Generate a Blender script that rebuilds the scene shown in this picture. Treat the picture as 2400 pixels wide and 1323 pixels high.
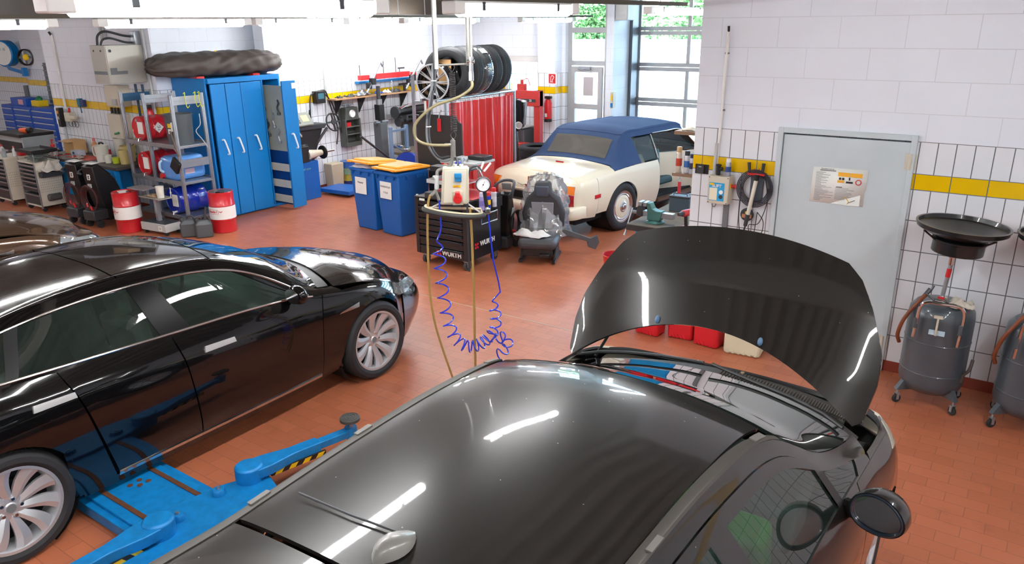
import bpy, bmesh, math, random
import numpy as np
from mathutils import Matrix, Vector
R = math.radians; PI = math.pi
random.seed(7)
for o in list(bpy.data.objects): bpy.data.objects.remove(o)
scn = bpy.context.scene; COL = scn.collection

# ---------------------------------------------------------------- camera, world, exposure
cam_data = bpy.data.cameras.new('camera'); cam = bpy.data.objects.new('camera', cam_data); COL.objects.link(cam)
cam_data.sensor_width = 36; cam_data.lens = 1779 / 2400 * 36; cam_data.clip_start = .02; cam_data.clip_end = 200
cam.matrix_world = Matrix(((0.82169146, -0.17490894, 0.54242972, 0), (0.56980636, 0.27214488, -0.7754082, 0),
                           (-0.01199365, 0.9462262, 0.32328335, 2.98), (0, 0, 0, 1)))
scn.camera = cam
scn.view_settings.view_transform = 'Standard'; scn.view_settings.look = 'None'; scn.view_settings.gamma = 1
scn.view_settings.use_curve_mapping = False; scn.view_settings.exposure = 1.72
LAMP = 32.0      # strength of the fluorescent tubes
wld = bpy.data.worlds.new('world'); scn.world = wld; wld.use_nodes = True
nt = wld.node_tree; bg = nt.nodes['Background']; sky = nt.nodes.new('ShaderNodeTexSky')
sky.sky_type = 'NISHITA'; sky.sun_elevation = R(40); sky.sun_rotation = R(200); sky.sun_disc = False
nt.links.new(sky.outputs[0], bg.inputs[0]); bg.inputs[1].default_value = 0.9
sun_d = bpy.data.lights.new('sun', 'SUN'); sun_d.energy = 5; sun_d.angle = R(1)
sun = bpy.data.objects.new('sun', sun_d); COL.objects.link(sun); sun.rotation_euler = (R(48), 0, R(18))

# ---------------------------------------------------------------- helpers
def lin(c):
    if isinstance(c, str): c = [int(c[i:i + 2], 16) / 255 for i in (0, 2, 4)]
    return tuple(((v / 12.92) if v <= .04045 else ((v + .055) / 1.055) ** 2.4) for v in c) + (1,)

MATS = {}
def mat(name, c, rough=.5, metal=0., coat=0., var=.06, scale=6., bump=0., spec=None, trans=0., alpha=1., ior=None, emit=0., bscale=None):
    """procedural material: base colour broken up by noise, optional bump"""
    if name in MATS: return MATS[name]
    m = bpy.data.materials.new(name); m.use_nodes = True; N = m.node_tree.nodes; L = m.node_tree.links
    b = N['Principled BSDF']; c = lin(c)
    tc = N.new('ShaderNodeTexCoord'); nz = N.new('ShaderNodeTexNoise'); nz.inputs['Scale'].default_value = scale; nz.inputs['Detail'].default_value = 4
    L.new(tc.outputs['Object'], nz.inputs['Vector'])
    mx = N.new('ShaderNodeMix'); mx.data_type = 'RGBA'
    mx.inputs[6].default_value = tuple(max(0, v * (1 - var * 1.6)) for v in c[:3]) + (1,)
    mx.inputs[7].default_value = tuple(min(1, v * (1 + var)) for v in c[:3]) + (1,)
    L.new(nz.outputs[0], mx.inputs[0]); L.new(mx.outputs[2], b.inputs['Base Color'])
    b.inputs['Roughness'].default_value = rough; b.inputs['Metallic'].default_value = metal
    b.inputs['Coat Weight'].default_value = coat; b.inputs['Coat Roughness'].default_value = .03
    if spec is not None: b.inputs['Specular IOR Level'].default_value = spec
    b.inputs['Transmission Weight'].default_value = trans; b.inputs['Alpha'].default_value = alpha
    if ior: b.inputs['IOR'].default_value = ior
    if emit:
        b.inputs['Emission Color'].default_value = c; b.inputs['Emission Strength'].default_value = emit
    if bump:
        n2 = nz
        if bscale:
            n2 = N.new('ShaderNodeTexNoise'); n2.inputs['Scale'].default_value = bscale; L.new(tc.outputs['Object'], n2.inputs['Vector'])
        bp = N.new('ShaderNodeBump'); bp.inputs['Strength'].default_value = bump; bp.inputs['Distance'].default_value = .01
        L.new(n2.outputs[0], bp.inputs['Height']); L.new(bp.outputs[0], b.inputs['Normal'])
    MATS[name] = m
    return m

def glass(name, c, rough=.02, dens=.75, coat_fac=1.):
    """thin tinted pane: mostly see-through tint with a fresnel reflection"""
    if name in MATS: return MATS[name]
    m = bpy.data.materials.new(name); m.use_nodes = True; N = m.node_tree.nodes; L = m.node_tree.links
    N.remove(N['Principled BSDF']); out = N['Material Output']
    t = N.new('ShaderNodeBsdfTransparent'); t.inputs[0].default_value = lin(c)
    g = N.new('ShaderNodeBsdfGlossy'); g.inputs['Roughness'].default_value = rough
    d = N.new('ShaderNodeBsdfDiffuse'); d.inputs[0].default_value = lin(c)
    m1 = N.new('ShaderNodeMixShader'); m1.inputs[0].default_value = 1 - dens; L.new(t.outputs[0], m1.inputs[1]); L.new(d.outputs[0], m1.inputs[2])
    f = N.new('ShaderNodeFresnel'); f.inputs[0].default_value = 1.5
    mu = N.new('ShaderNodeMath'); mu.operation = 'MULTIPLY'; mu.inputs[1].default_value = coat_fac; L.new(f.outputs[0], mu.inputs[0])
    m2 = N.new('ShaderNodeMixShader'); L.new(mu.outputs[0], m2.inputs[0]); L.new(m1.outputs[0], m2.inputs[1]); L.new(g.outputs[0], m2.inputs[2])
    L.new(m2.outputs[0], out.inputs[0]); MATS[name] = m
    return m

def T(x=0, y=0, z=0): return Matrix.Translation((x, y, z))
def RX(a): return Matrix.Rotation(R(a), 4, 'X')
def RY(a): return Matrix.Rotation(R(a), 4, 'Y')
def RZ(a): return Matrix.Rotation(R(a), 4, 'Z')
def SC(x, y, z): return Matrix.Diagonal((x, y, z, 1))
def frame(p, q):
    """matrix whose z axis runs p -> q, origin p"""
    p, q = Vector(p), Vector(q); z = (q - p).normalized(); a = Vector((0, 0, 1)) if abs(z.z) < .9 else Vector((1, 0, 0))
    x = a.cross(z).normalized(); y = z.cross(x)
    return Matrix(((x.x, y.x, z.x, p.x), (x.y, y.y, z.y, p.y), (x.z, y.z, z.z, p.z), (0, 0, 0, 1)))

class MB:
    """collects shapes, builds ONE mesh object"""
    def __init__(s, M=None): s.v = []; s.f = []; s.mi = []; s.M = M or Matrix.Identity(4); s.cur = 0
    def add(s, vs, fs, M=None):
        M = s.M @ M if M is not None else s.M; n = len(s.v); s.v += [tuple(M @ Vector(v)) for v in vs]
        s.f += [tuple(n + i for i in f) for f in fs]; s.mi += [s.cur] * len(fs); return s
    def m(s, i): s.cur = i; return s
    def box(s, a, b, M=None, taper=None):
        (x0, y0, z0), (x1, y1, z1) = a, b; t = taper or (1, 1); cx, cy = (x0 + x1) / 2, (y0 + y1) / 2
        vs = [(x, y, z0) for x, y in ((x0, y0), (x1, y0), (x1, y1), (x0, y1))]
        vs += [(cx + (x - cx) * t[0], cy + (y - cy) * t[1], z1) for x, y in ((x0, y0), (x1, y0), (x1, y1), (x0, y1))]
        return s.add(vs, [(3, 2, 1, 0), (4, 5, 6, 7), (0, 1, 5, 4), (1, 2, 6, 5), (2, 3, 7, 6), (3, 0, 4, 7)], M)
    def cbox(s, c, d, M=None, taper=None):
        return s.box([c[i] - d[i] / 2 for i in range(3)], [c[i] + d[i] / 2 for i in range(3)], M, taper)
    def cyl(s, p, q, r, r2=None, n=16, caps=True):
        r2 = r if r2 is None else r2; M = frame(p, q); h = (Vector(q) - Vector(p)).length
        vs = [(r * math.cos(2 * PI * i / n), r * math.sin(2 * PI * i / n), 0) for i in range(n)] + [(r2 * math.cos(2 * PI * i / n), r2 * math.sin(2 * PI * i / n), h) for i in range(n)]
        fs = [(i, (i + 1) % n, n + (i + 1) % n, n + i) for i in range(n)]
        if caps: fs += [tuple(range(n))[::-1], tuple(range(n, 2 * n))]
        return s.add(vs, fs, M)
    def lathe(s, prof, M=None, n=32, close=False):
        """prof: (radius, height) pairs round local z"""
        vs = [(r * math.cos(2 * PI * i / n), r * math.sin(2 * PI * i / n), h) for r, h in prof for i in range(n)]
        k = len(prof); fs = []
        for j in range(k if close else k - 1):
            a, b = j * n, ((j + 1) % k) * n
            fs += [(a + i, a + (i + 1) % n, b + (i + 1) % n, b + i) for i in range(n)]
        return s.add(vs, fs, M)
    def tube(s, pts, r, n=8, caps=True, closed=False, rs=None):
        P = [Vector(p) for p in pts]; k = len(P); vs = []; up = None
        for i in range(k):
            a = P[(i - 1) % k] if (closed or i > 0) else P[i]; b = P[(i + 1) % k] if (closed or i < k - 1) else P[i]
            t = (b - a).normalized()
            if up is None: up = Vector((0, 0, 1)) if abs(t.z) < .9 else Vector((1, 0, 0))
            x = up.cross(t)
            if x.length < 1e-4: x = Vector((1, .3, 0)).cross(t)
            x.normalize(); y = t.cross(x); up = y
            rr = rs[i] if rs else r
            vs += [tuple(P[i] + x * rr * math.cos(2 * PI * j / n) + y * rr * math.sin(2 * PI * j / n)) for j in range(n)]
        fs = []
        for i in range(k if closed else k - 1):
            a, b = i * n, ((i + 1) % k) * n
            fs += [(a + j, a + (j + 1) % n, b + (j + 1) % n, b + j) for j in range(n)]
        if caps and not closed: fs += [tuple(range(n))[::-1], tuple(range((k - 1) * n, k * n))]
        return s.add(vs, fs)
    def prism(s, poly, h0, h1, M=None):
        """polygon in local xy, extruded h0..h1 along z"""
        n = len(poly); vs = [(x, y, h0) for x, y in poly] + [(x, y, h1) for x, y in poly]
        return s.add(vs, [tuple(range(n))[::-1], tuple(range(n, 2 * n))] + [(i, (i + 1) % n, n + (i + 1) % n, n + i) for i in range(n)], M)
    def sph(s, c, r, n=14, M=None):
        rr = r if isinstance(r, (tuple, list)) else (r, r, r); vs = []; k = n // 2
        for j in range(k + 1):
            a = PI * j / k
            vs += [(c[0] + rr[0] * math.sin(a) * math.cos(2 * PI * i / n), c[1] + rr[1] * math.sin(a) * math.sin(2 * PI * i / n), c[2] - rr[2] * math.cos(a)) for i in range(n)]
        return s.add(vs, [(j * n + i, j * n + (i + 1) % n, (j + 1) * n + (i + 1) % n, (j + 1) * n + i) for j in range(k) for i in range(n)], M)
    def grid(s, G, close_u=False, M=None):
        """G[i][j] points"""
        a, b = len(G), len(G[0]); vs = [tuple(p) for row in G for p in row]; fs = []
        for i in range(a if close_u else a - 1):
            for j in range(b - 1): fs.append((i * b + j, i * b + j + 1, ((i + 1) % a) * b + j + 1, ((i + 1) % a) * b + j))
        return s.add(vs, fs, M)
    def build(s, name, mats, parent=None, bevel=0., smooth=True, angle=35, weld=True, solid=0.):
        me = bpy.data.meshes.new(name); me.from_pydata(s.v, [], s.f)
        if not isinstance(mats, (list, tuple)): mats = [mats]
        for m_ in mats: me.materials.append(m_)
        if any(s.mi): me.polygons.foreach_set('material_index', s.mi)
        bm = bmesh.new(); bm.from_mesh(me)
        if weld: bmesh.ops.remove_doubles(bm, verts=bm.verts, dist=2e-5)
        bmesh.ops.recalc_face_normals(bm, faces=bm.faces)
        if smooth:
            for f in bm.faces: f.smooth = True
        bm.to_mesh(me); bm.free()
        if smooth: me.set_sharp_from_angle(angle=R(angle))
        o = bpy.data.objects.new(name, me); COL.objects.link(o)
        if parent: o.parent = parent
        if solid: md = o.modifiers.new('solid', 'SOLIDIFY'); md.thickness = solid; md.offset = 0
        if bevel:
            md = o.modifiers.new('bevel', 'BEVEL'); md.width = bevel; md.segments = 2; md.limit_method = 'ANGLE'; md.angle_limit = R(40)
        return o

def tag(o, label, cat, group=None, kind=None):
    if label: o['label'] = label
    if cat: o['category'] = cat
    if group: o['group'] = group
    if kind: o['kind'] = kind
    return o
def thing(name, label, cat, loc=(0, 0, 0), rz=0, group=None):
    o = bpy.data.objects.new(name, None); COL.objects.link(o); o.location = loc; o.rotation_euler = (0, 0, R(rz)); o.empty_display_size = .1
    return tag(o, label, cat, group)
def struct(name, mb, m, **k):
    o = mb.build(name, m, smooth=False, **k); o['kind'] = 'structure'; return o
def dup(root, loc=None, rz=None, label=None, group=None):
    def cp(o, par):
        c = o.copy(); COL.objects.link(c); c.parent = par
        for ch in [x for x in bpy.data.objects if x.parent == o]: cp(ch, c)
        return c
    r = cp(root, None)
    if loc is not None: r.location = loc
    if rz is not None: r.rotation_euler = (0, 0, R(rz))
    if label: r['label'] = label
    if group: r['group'] = group
    return r
def text(name, s, size, M, m, parent, ext=.001, align='CENTER', bold=0.):
    cu = bpy.data.curves.new(name, 'FONT'); cu.body = s; cu.size = size; cu.extrude = ext; cu.align_x = align; cu.align_y = 'CENTER'; cu.offset = bold
    t = bpy.data.objects.new(name + '_tmp', cu); COL.objects.link(t)
    dg = bpy.context.evaluated_depsgraph_get(); me = bpy.data.meshes.new_from_object(t.evaluated_get(dg)); bpy.data.objects.remove(t)
    me.materials.clear(); me.materials.append(m); me.transform(M)
    o = bpy.data.objects.new(name, me); COL.objects.link(o); o.parent = parent
    return o
FY = RX(90)      # local xy plane -> facing -Y (text upright, reads from -Y side)
FX = RZ(90) @ RX(90)   # facing +X
FXn = RZ(-90) @ RX(90)  # facing -X

def catmull(pts, n=8):
    P = [Vector(p) for p in pts]; P = [P[0] * 2 - P[1]] + P + [P[-1] * 2 - P[-2]]; out = []
    for i in range(1, len(P) - 2):
        for k in range(n):
            t = k / n; a, b, c, d = P[i - 1:i + 3]
            out.append(.5 * ((2 * b) + (c - a) * t + (2 * a - 5 * b + 4 * c - d) * t * t + (3 * b - a - 3 * c + d) * t ** 3))
    out.append(P[-2]); return out

# common materials
WHITE = mat('white_paint', 'e9e9e6', .45); BLACK = mat('black_plastic', '17181a', .42, var=.15); RUBBER = mat('tyre_rubber', '26272a', .72, var=.12, scale=20, bump=.15)
CHROME = mat('chrome', 'd8d8d8', .12, 1., var=.03); STEEL = mat('galvanised_steel', 'aab0b6', .38, .85, var=.12, scale=14); DSTEEL = mat('dark_steel', '55585c', .4, .8, var=.2)
BLUE = mat('blue_enamel', '0a7dc8', .35, var=.05); DBLUE = mat('bin_blue_plastic', '0f62b4', .4, var=.05); RED = mat('red_paint', 'c81e22', .35, coat=.3)
GREY = mat('grey_plastic', '6d7175', .5); LGREY = mat('light_grey_paint', 'b9bcbc', .5); DGREY = mat('dark_grey_plastic', '34373b', .5, var=.12)
BEIGE = mat('beige_plastic', 'cdc6b4', .5, var=.06); YELLOW = mat('yellow_paint', 'f0c814', .45); ORANGE = mat('orange_plastic', 'f09a30', .45)
PAPER = mat('white_paper', 'eceeea', .7, var=.03); GREEN = mat('green_paint', '1d7a4a', .45); CREAM = mat('cream_body_paint', 'ede4cb', .3, coat=.6, var=.02, scale=2)
COPPER = mat('rusty_steel', '7a4c35', .6, .4, var=.3, scale=25); INK = mat('black_ink', '1a1a1c', .6); REDINK = mat('red_ink', 'c02430', .6)
# ---------------------------------------------------------------- room shell
def nodes_mat(name):
    m = bpy.data.materials.new(name); m.use_nodes = True; return m, m.node_tree.nodes, m.node_tree.links
def mth(N, L, op, a, b=None, c=None):
    n = N.new('ShaderNodeMath'); n.operation = op
    for i, v in enumerate((a, b, c)):
        if v is None: continue
        if isinstance(v, (int, float)): n.inputs[i].default_value = v
        else: L.new(v, n.inputs[i])
    return n.outputs[0]
def mixc(N, L, f, a, b):
    n = N.new('ShaderNodeMix'); n.data_type = 'RGBA'
    for i, v in ((0, f), (6, a), (7, b)):
        if isinstance(v, (int, float, tuple)): n.inputs[i].default_value = v
        else: L.new(v, n.inputs[i])
    return n.outputs[2]
def wall_mat(name, axis, tiled=True, phase=0.03):
    """painted block wall above 2.03 m, white tiles with a yellow band below, red skirting tile"""
    m, N, L = nodes_mat(name); b = N['Principled BSDF']; tc = N.new('ShaderNodeTexCoord'); sp = N.new('ShaderNodeSeparateXYZ'); L.new(tc.outputs['Object'], sp.inputs[0])
    z = sp.outputs[2]; ge_ = N.new('ShaderNodeNewGeometry'); sn = N.new('ShaderNodeSeparateXYZ'); L.new(ge_.outputs['True Normal'], sn.inputs[0])
    along_y = mth(N, L, 'GREATER_THAN', mth(N, L, 'ABSOLUTE', sn.outputs[0]), .5); um = N.new('ShaderNodeMix'); L.new(along_y, um.inputs[0]); L.new(sp.outputs[0], um.inputs[2]); L.new(sp.outputs[1], um.inputs[3])
    u = mth(N, L, 'ADD', um.outputs[0], phase + 52.0)
    def line(v, pitch, off, w):  # 1 on the joint
        f = mth(N, L, 'FRACT', mth(N, L, 'DIVIDE', mth(N, L, 'ADD', v, off), pitch)); d = mth(N, L, 'ABSOLUTE', mth(N, L, 'SUBTRACT', f, .5))
        return mth(N, L, 'GREATER_THAN', d, .5 - w / pitch / 2)
    nz = N.new('ShaderNodeTexNoise'); nz.inputs['Scale'].default_value = 1.3; nz.inputs['Detail'].default_value = 6; L.new(tc.outputs['Object'], nz.inputs[0])
    paint = mixc(N, L, nz.outputs[0], lin('d8dfe9'), lin('e8eef8'))
    # faint block courses
    cb = N.new('ShaderNodeCombineXYZ'); L.new(u, cb.inputs[0]); L.new(z, cb.inputs[1])
    br = N.new('ShaderNodeTexBrick'); br.inputs['Scale'].default_value = 1; br.inputs['Brick Width'].default_value = .5; br.inputs['Row Height'].default_value = .25
    br.inputs['Mortar Size'].default_value = .004; br.inputs['Mortar Smooth'].default_value = .6; br.offset = .5; L.new(cb.outputs[0], br.inputs[0])
    n3 = N.new('ShaderNodeTexNoise'); n3.inputs['Scale'].default_value = .9; L.new(tc.outputs['Object'], n3.inputs[0])
    mk = mth(N, L, 'MULTIPLY', br.outputs['Fac'], mth(N, L, 'MULTIPLY', n3.outputs[0], .75))
    paint = mixc(N, L, mk, paint, lin('a9abae'))
    col = paint; rough = .6
    if tiled:
        tile = mixc(N, L, nz.outputs[0], lin('d8dde4'), lin('ebf0f6'))
        grout = lin('6f7376'); G1 = line(u, .13, 0, .0078); G2 = line(u, .26, 0, .0078)
        hz = line(z, .26, .26 * 4 - 1.64 + .26 * 6, .0078)
        low = mixc(N, L, mth(N, L, 'MAXIMUM', G1, hz), tile, grout)
        up = mixc(N, L, G1, tile, grout)
        band = mixc(N, L, G2, lin('e8be00'), grout)
        def ge(h): return mth(N, L, 'GREATER_THAN', z, h)
        c = mixc(N, L, ge(1.637), low, grout); c = mixc(N, L, ge(1.643), c, band); c = mixc(N, L, ge(1.767), c, grout); c = mixc(N, L, ge(1.773), c, up)
        c = mixc(N, L, ge(2.027), c, grout); c = mixc(N, L, ge(2.032), c, paint)
        col = mixc(N, L, ge(.1), lin('8d4234'), c)
        rr = N.new('ShaderNodeMix'); rr.inputs[2].default_value = .22; rr.inputs[3].default_value = .6; L.new(ge(2.03), rr.inputs[0]); L.new(rr.outputs[0], b.inputs['Roughness'])
    else: b.inputs['Roughness'].default_value = .6
    L.new(col, b.inputs['Base Color'])
    bp = N.new('ShaderNodeBump'); bp.inputs['Strength'].default_value = .12; bp.inputs['Distance'].default_value = .02; n4 = N.new('ShaderNodeTexNoise'); n4.inputs['Scale'].default_value = 9; n4.inputs['Detail'].default_value = 5
    L.new(tc.outputs['Object'], n4.inputs[0]); L.new(n4.outputs[0], bp.inputs['Height']); L.new(bp.outputs[0], b.inputs['Normal'])
    return m
WX = wall_mat('tiled_wall_along_x', 0); WY = wall_mat('tiled_wall_along_y', 1); WP = wall_mat('painted_block_wall', 0, False); WPY = wall_mat('painted_block_wall_y', 1, False)

def floor_mat():
    m, N, L = nodes_mat('terracotta_tile_floor'); b = N['Principled BSDF']; tc = N.new('ShaderNodeTexCoord')
    mp = N.new('ShaderNodeMapping'); L.new(tc.outputs['Object'], mp.inputs[0])
    br = N.new('ShaderNodeTexBrick'); br.inputs['Scale'].default_value = 1; br.inputs['Brick Width'].default_value = .245; br.inputs['Row Height'].default_value = .12
    br.inputs['Mortar Size'].default_value = .0028; br.inputs['Mortar Smooth'].default_value = .2; br.inputs['Bias'].default_value = -.3
    br.inputs['Color1'].default_value = lin('c0714f'); br.inputs['Color2'].default_value = lin('b06546'); br.inputs['Mortar'].default_value = lin('9c5b42'); L.new(mp.outputs[0], br.inputs[0])
    nz = N.new('ShaderNodeTexNoise'); nz.inputs['Scale'].default_value = .55; nz.inputs['Detail'].default_value = 8; nz.inputs['Roughness'].default_value = .62; L.new(tc.outputs['Object'], nz.inputs[0])
    cr = N.new('ShaderNodeValToRGB'); cr.color_ramp.elements[0].position = .42; cr.color_ramp.elements[1].position = .68; L.new(nz.outputs[0], cr.inputs[0])
    c = mixc(N, L, mth(N, L, 'MULTIPLY', cr.outputs[0], .35), br.outputs[0], lin('8a5038'))
    n2 = N.new('ShaderNodeTexNoise'); n2.inputs['Scale'].default_value = 3.2; n2.inputs['Detail'].default_value = 9; n2.inputs['Roughness'].default_value = .7; L.new(tc.outputs['Object'], n2.inputs[0])
    c2 = N.new('ShaderNodeValToRGB'); c2.color_ramp.elements[0].position = .55; c2.color_ramp.elements[1].position = .8; L.new(n2.outputs[0], c2.inputs[0])
    c = mixc(N, L, mth(N, L, 'MULTIPLY', c2.outputs[0], .3), c, lin('5e3526'))
    L.new(c, b.inputs['Base Color'])
    mr = N.new('ShaderNodeMapRange'); mr.inputs[3].default_value = .28; mr.inputs[4].default_value = .5; L.new(n2.outputs[0], mr.inputs[0]); L.new(mr.outputs[0], b.inputs['Roughness'])
    bp = N.new('ShaderNodeBump'); bp.inputs['Strength'].default_value = .35; bp.inputs['Distance'].default_value = .003; bp.invert = True; L.new(br.outputs['Fac'], bp.inputs['Height']); L.new(bp.outputs[0], b.inputs['Normal'])
    return m
FLOOR = floor_mat()
struct('floor', MB().box((-25, -5, -.2), (5, 14.6, 0)), FLOOR)
JOINT = mat('floor_joint_sealant', 'b9a48c', .6)
struct('trim_1', MB().box((-8.0, 6.2, 0), (-3.3, 6.212, .0015)), JOINT)
CEIL = mat('ceiling_sheet', '857e72', .55, var=.1)
cm = MB()
# trapezoid steel deck, ribs running across the bays
x = -25.
while x < 5.:
    cm.add([(x, -5, 4.42), (x + .05, -5, 4.30), (x + .15, -5, 4.30), (x + .2, -5, 4.42), (x + .3, -5, 4.42), (x, 14.6, 4.42), (x + .05, 14.6, 4.30), (x + .15, 14.6, 4.30), (x + .2, 14.6, 4.42), (x + .3, 14.6, 4.42)],
           [(i, i + 1, i + 6, i + 5) for i in range(4)]); x += .3
cm.box((-25, -5, 4.43), (5, 14.6, 4.5))
struct('ceiling', cm, CEIL)
BEAM = mat('roof_beam_paint', 'b7b4ac', .6)
for i, yb in enumerate((-2.2, 2.3, 9.6)): struct('trim_%d' % (i + 2), MB().box((-25, yb, 3.85), (5, yb + .22, 4.34)), BEAM)
# walls.  the near right wall stands at y = 6.94 and ends at x = -2.72
DO = (-1.94, -.83, 2.08)
w = MB(); w.box((-2.72, 6.94, 0), (DO[0], 7.2, 4.42)); w.box((DO[1], 6.94, 0), (5, 7.2, 4.42)); w.box((DO[0], 6.94, DO[2]), (DO[1], 7.2, 4.42)); w.box((DO[0], 7.1, 0), (DO[1], 7.2, DO[2]))
struct('wall_right', w, WX)
struct('wall_return', MB().box((-2.719, 7.2, 0), (-2.5, 14.4, 4.42)), WPY)
struct('wall_left', MB().box((-15.15, 6.95, 0), (-11.67, 9.4, 4.42)), WX)
w = MB(); w.box((-11.9, 9.4, 0), (-11.67, 9.0, 4.42)); w.box((-11.4, 8.68, 0), (-11.15, 13.4, 4.42)); w.box((-11.67, 8.95, 0), (-11.4, 9.4, 4.42))
struct('wall_back', w, WY)
# far wall with barred window, glazed door, post
w = MB(); w.box((-11.4, 13.4, 0), (-9.5, 13.7, 4.42)); w.box((-9.5, 13.4, 0), (-8.6, 13.7, 1.35)); w.box((-9.5, 13.4, 2.34), (-8.6, 13.7, 4.42)); w.box((-8.6, 13.4, 0), (-8.02, 13.7, 4.42))
struct('wall_far', w, WX)
struct('trim_6', MB().box((-8.5, 13.14, 0), (-8.1, 13.4, 4.42)), WX)
struct('trim_7', MB().box((-7.12, 13.4, 0), (-6.97, 14.4, 4.42)), WP)
struct('wall_farleft', MB().box((-25, 9.6, 0), (-15.1, 9.9, 4.42)), WX)
struct('trim_8', MB().box((-21.4, 9.3, 0), (-20.0, 9.6, 4.42)), WX)
struct('wall_leftend', MB().box((-25.2, -5, 0), (-25, 9.9, 4.42)), WPY)
struct('wall_behind', MB().box((-25, -5.2, 0), (5, -5, 4.42)), WP)
struct('wall_rightend', MB().box((5, -5, 0), (5.2, 7.2, 4.42)), WPY)
# barred window
GLAZ = glass('clear_glass', 'f4fbfa', .01, 1.)
WF = mat('window_frame_paint', 'd9d9d6', .5); ALU = mat('brushed_aluminium', 'b4b6b8', .45, .15, var=.06)
f = MB()
for a, b in (((-9.5, 13.42, 1.35), (-9.42, 13.5, 2.34)), ((-8.68, 13.42, 1.35), (-8.6, 13.5, 2.34)), ((-9.42, 13.42, 1.35), (-8.68, 13.5, 1.42)), ((-9.42, 13.42, 2.22), (-8.68, 13.5, 2.34))): f.box(a, b)
wn = f.build('window_1', WF, smooth=False); wn['kind'] = 'structure'
MB().box((-9.42, 13.47, 1.42), (-8.68, 13.478, 2.22)).build('pane', GLAZ, wn)
g = MB()
for i in range(6): xx = -9.4 + i * .141; g.cyl((xx, 13.44, 1.4), (xx, 13.44, 2.24), .006, n=6)
for zz in (1.62, 1.98): g.cyl((-9.42, 13.44, zz), (-8.68, 13.44, zz), .006, n=6)
g.build('window_bars', mat('teal_bar', '3f7f78', .5), wn)
# glazed door with transoms
d = MB()
X0, X1 = -8.02, -7.12
for xx in (X0, X1 - .09): d.box((xx, 13.5, 0), (xx + .09, 13.57, 4.42))
for z0, z1 in ((2.17, 2.26), (2.78, 2.88), (3.5, 3.6), (4.3, 4.42)): d.box((X0 + .09, 13.5, z0), (X1 - .09, 13.57, z1))
dr = d.build('door_1', ALU, smooth=False, bevel=.004); dr['kind'] = 'structure'
d = MB()
for a, b in (((X0 + .1, .02), (X0 + .19, 2.15)), ((X1 - .19, .02), (X1 - .1, 2.15)), ((X0 + .19, 2.05), (X1 - .19, 2.15)), ((X0 + .19, .02), (X1 - .19, .2)), ((X0 + .19, 1.34), (X1 - .19, 1.44))): d.box((a[0], 13.44, a[1]), (b[0], 13.5, b[1]))
lf = d.build('door_leaf', ALU, dr, smooth=False, bevel=.003)
MB().box((X0 + .3, 13.39, 2.1), (X0 + .56, 13.44, 2.16)).cyl((X0 + .3, 13.37, 2.11), (X0 + .62, 13.40, 2.04), .008, n=6).build('door_closer', STEEL, lf)
MB().box((X0 + .14, 13.38, 1.0), (X0 + .17, 13.44, 1.03)).cyl((X0 + .15, 13.38, 1.015), (X0 + .28, 13.38, 1.015), .011).build('door_handle', STEEL, lf)
d = MB()
for z0, z1 in ((.2, 1.34), (1.44, 2.05)): d.box((X0 + .19, 13.465, z0), (X1 - .19, 13.475, z1))
d.build('pane', GLAZ, lf)
MB().box((X0 + .38, 13.455, 1.6), (X0 + .6, 13.462, 1.96)).build('paper_notice', mat('faded_notice', 'b9b4b8', .7), lf)
d = MB()
for z0, z1 in ((2.26, 2.78), (2.88, 3.5), (3.6, 4.3)): d.box((X0 + .09, 13.53, z0), (X1 - .09, 13.537, z1))
d.build('pane', GLAZ, dr)
# sectional garage door at y = 14.4
GX0, GX1, GY = -6.94, -2.72, 14.35
d = MB(); d.box((GX0 - .02, GY - .3, 0), (GX0 + .04, GY - .02, 4.42)); d.box((GX0, GY, 0), (GX1, GY + .05, .1))
dr = d.build('door_2', mat('door_track_grey', '6a7078', .45, .5), smooth=False); dr['kind'] = 'structure'
rails = [.1, .775, 1.45, 2.125, 2.8, 3.475, 4.15]
d = MB()
for k, zz in enumerate(rails[:-1]):
    z0, z1 = zz + .004, rails[k + 1] - .004
    for a, b in (((GX0, z0), (GX1, z0 + .075)), ((GX0, z1 - .075), (GX1, z1))): d.box((a[0], GY, a[1]), (b[0], GY + .045, b[1]))
    for xx in (GX0, GX0 + 1.04, GX0 + 2.11, GX0 + 3.18, GX1 - .07): d.box((xx, GY, z0 + .06), (xx + .07, GY + .045, z1 - .06))
d.build('door_sections', ALU, dr, smooth=False, bevel=.003)
d = MB()
for k, zz in enumerate(rails[:-1]): d.box((GX0 + .07, GY + .02, zz + .064), (GX1 - .07, GY + .028, rails[k + 1] - .064))
d.build('pane', GLAZ, dr)
d = MB()
for zz in rails[1:-1]:
    d.box((GX0 - .02, GY - .03, zz - .07), (GX0 + .08, GY, zz + .07)); d.cyl((GX0 - .06, GY - .04, zz - .03), (GX0 + .03, GY - .04, zz - .03), .02)
d.build('hinge', STEEL, dr)
struct('trim_10', MB().box((-11.2, 13.7, 4.0), (-2.5, 14.4, 4.42)), BEAM)
DUCT = mat('dark_service_duct', '3d342a', .7, var=.3, scale=2)
struct('trim_11', MB().box((-11.15, 8.7, 3.16), (-10.75, 13.38, 3.9)), DUCT)
struct('trim_12', MB().box((-24.9, 6.6, 3.2), (-11.75, 6.94, 3.9)), DUCT)
struct('trim_13', MB().box((-12.5, 6.3, 3.19), (-11.9, 6.59, 3.6)), mat('beige_duct', 'b59c7c', .6))
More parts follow.
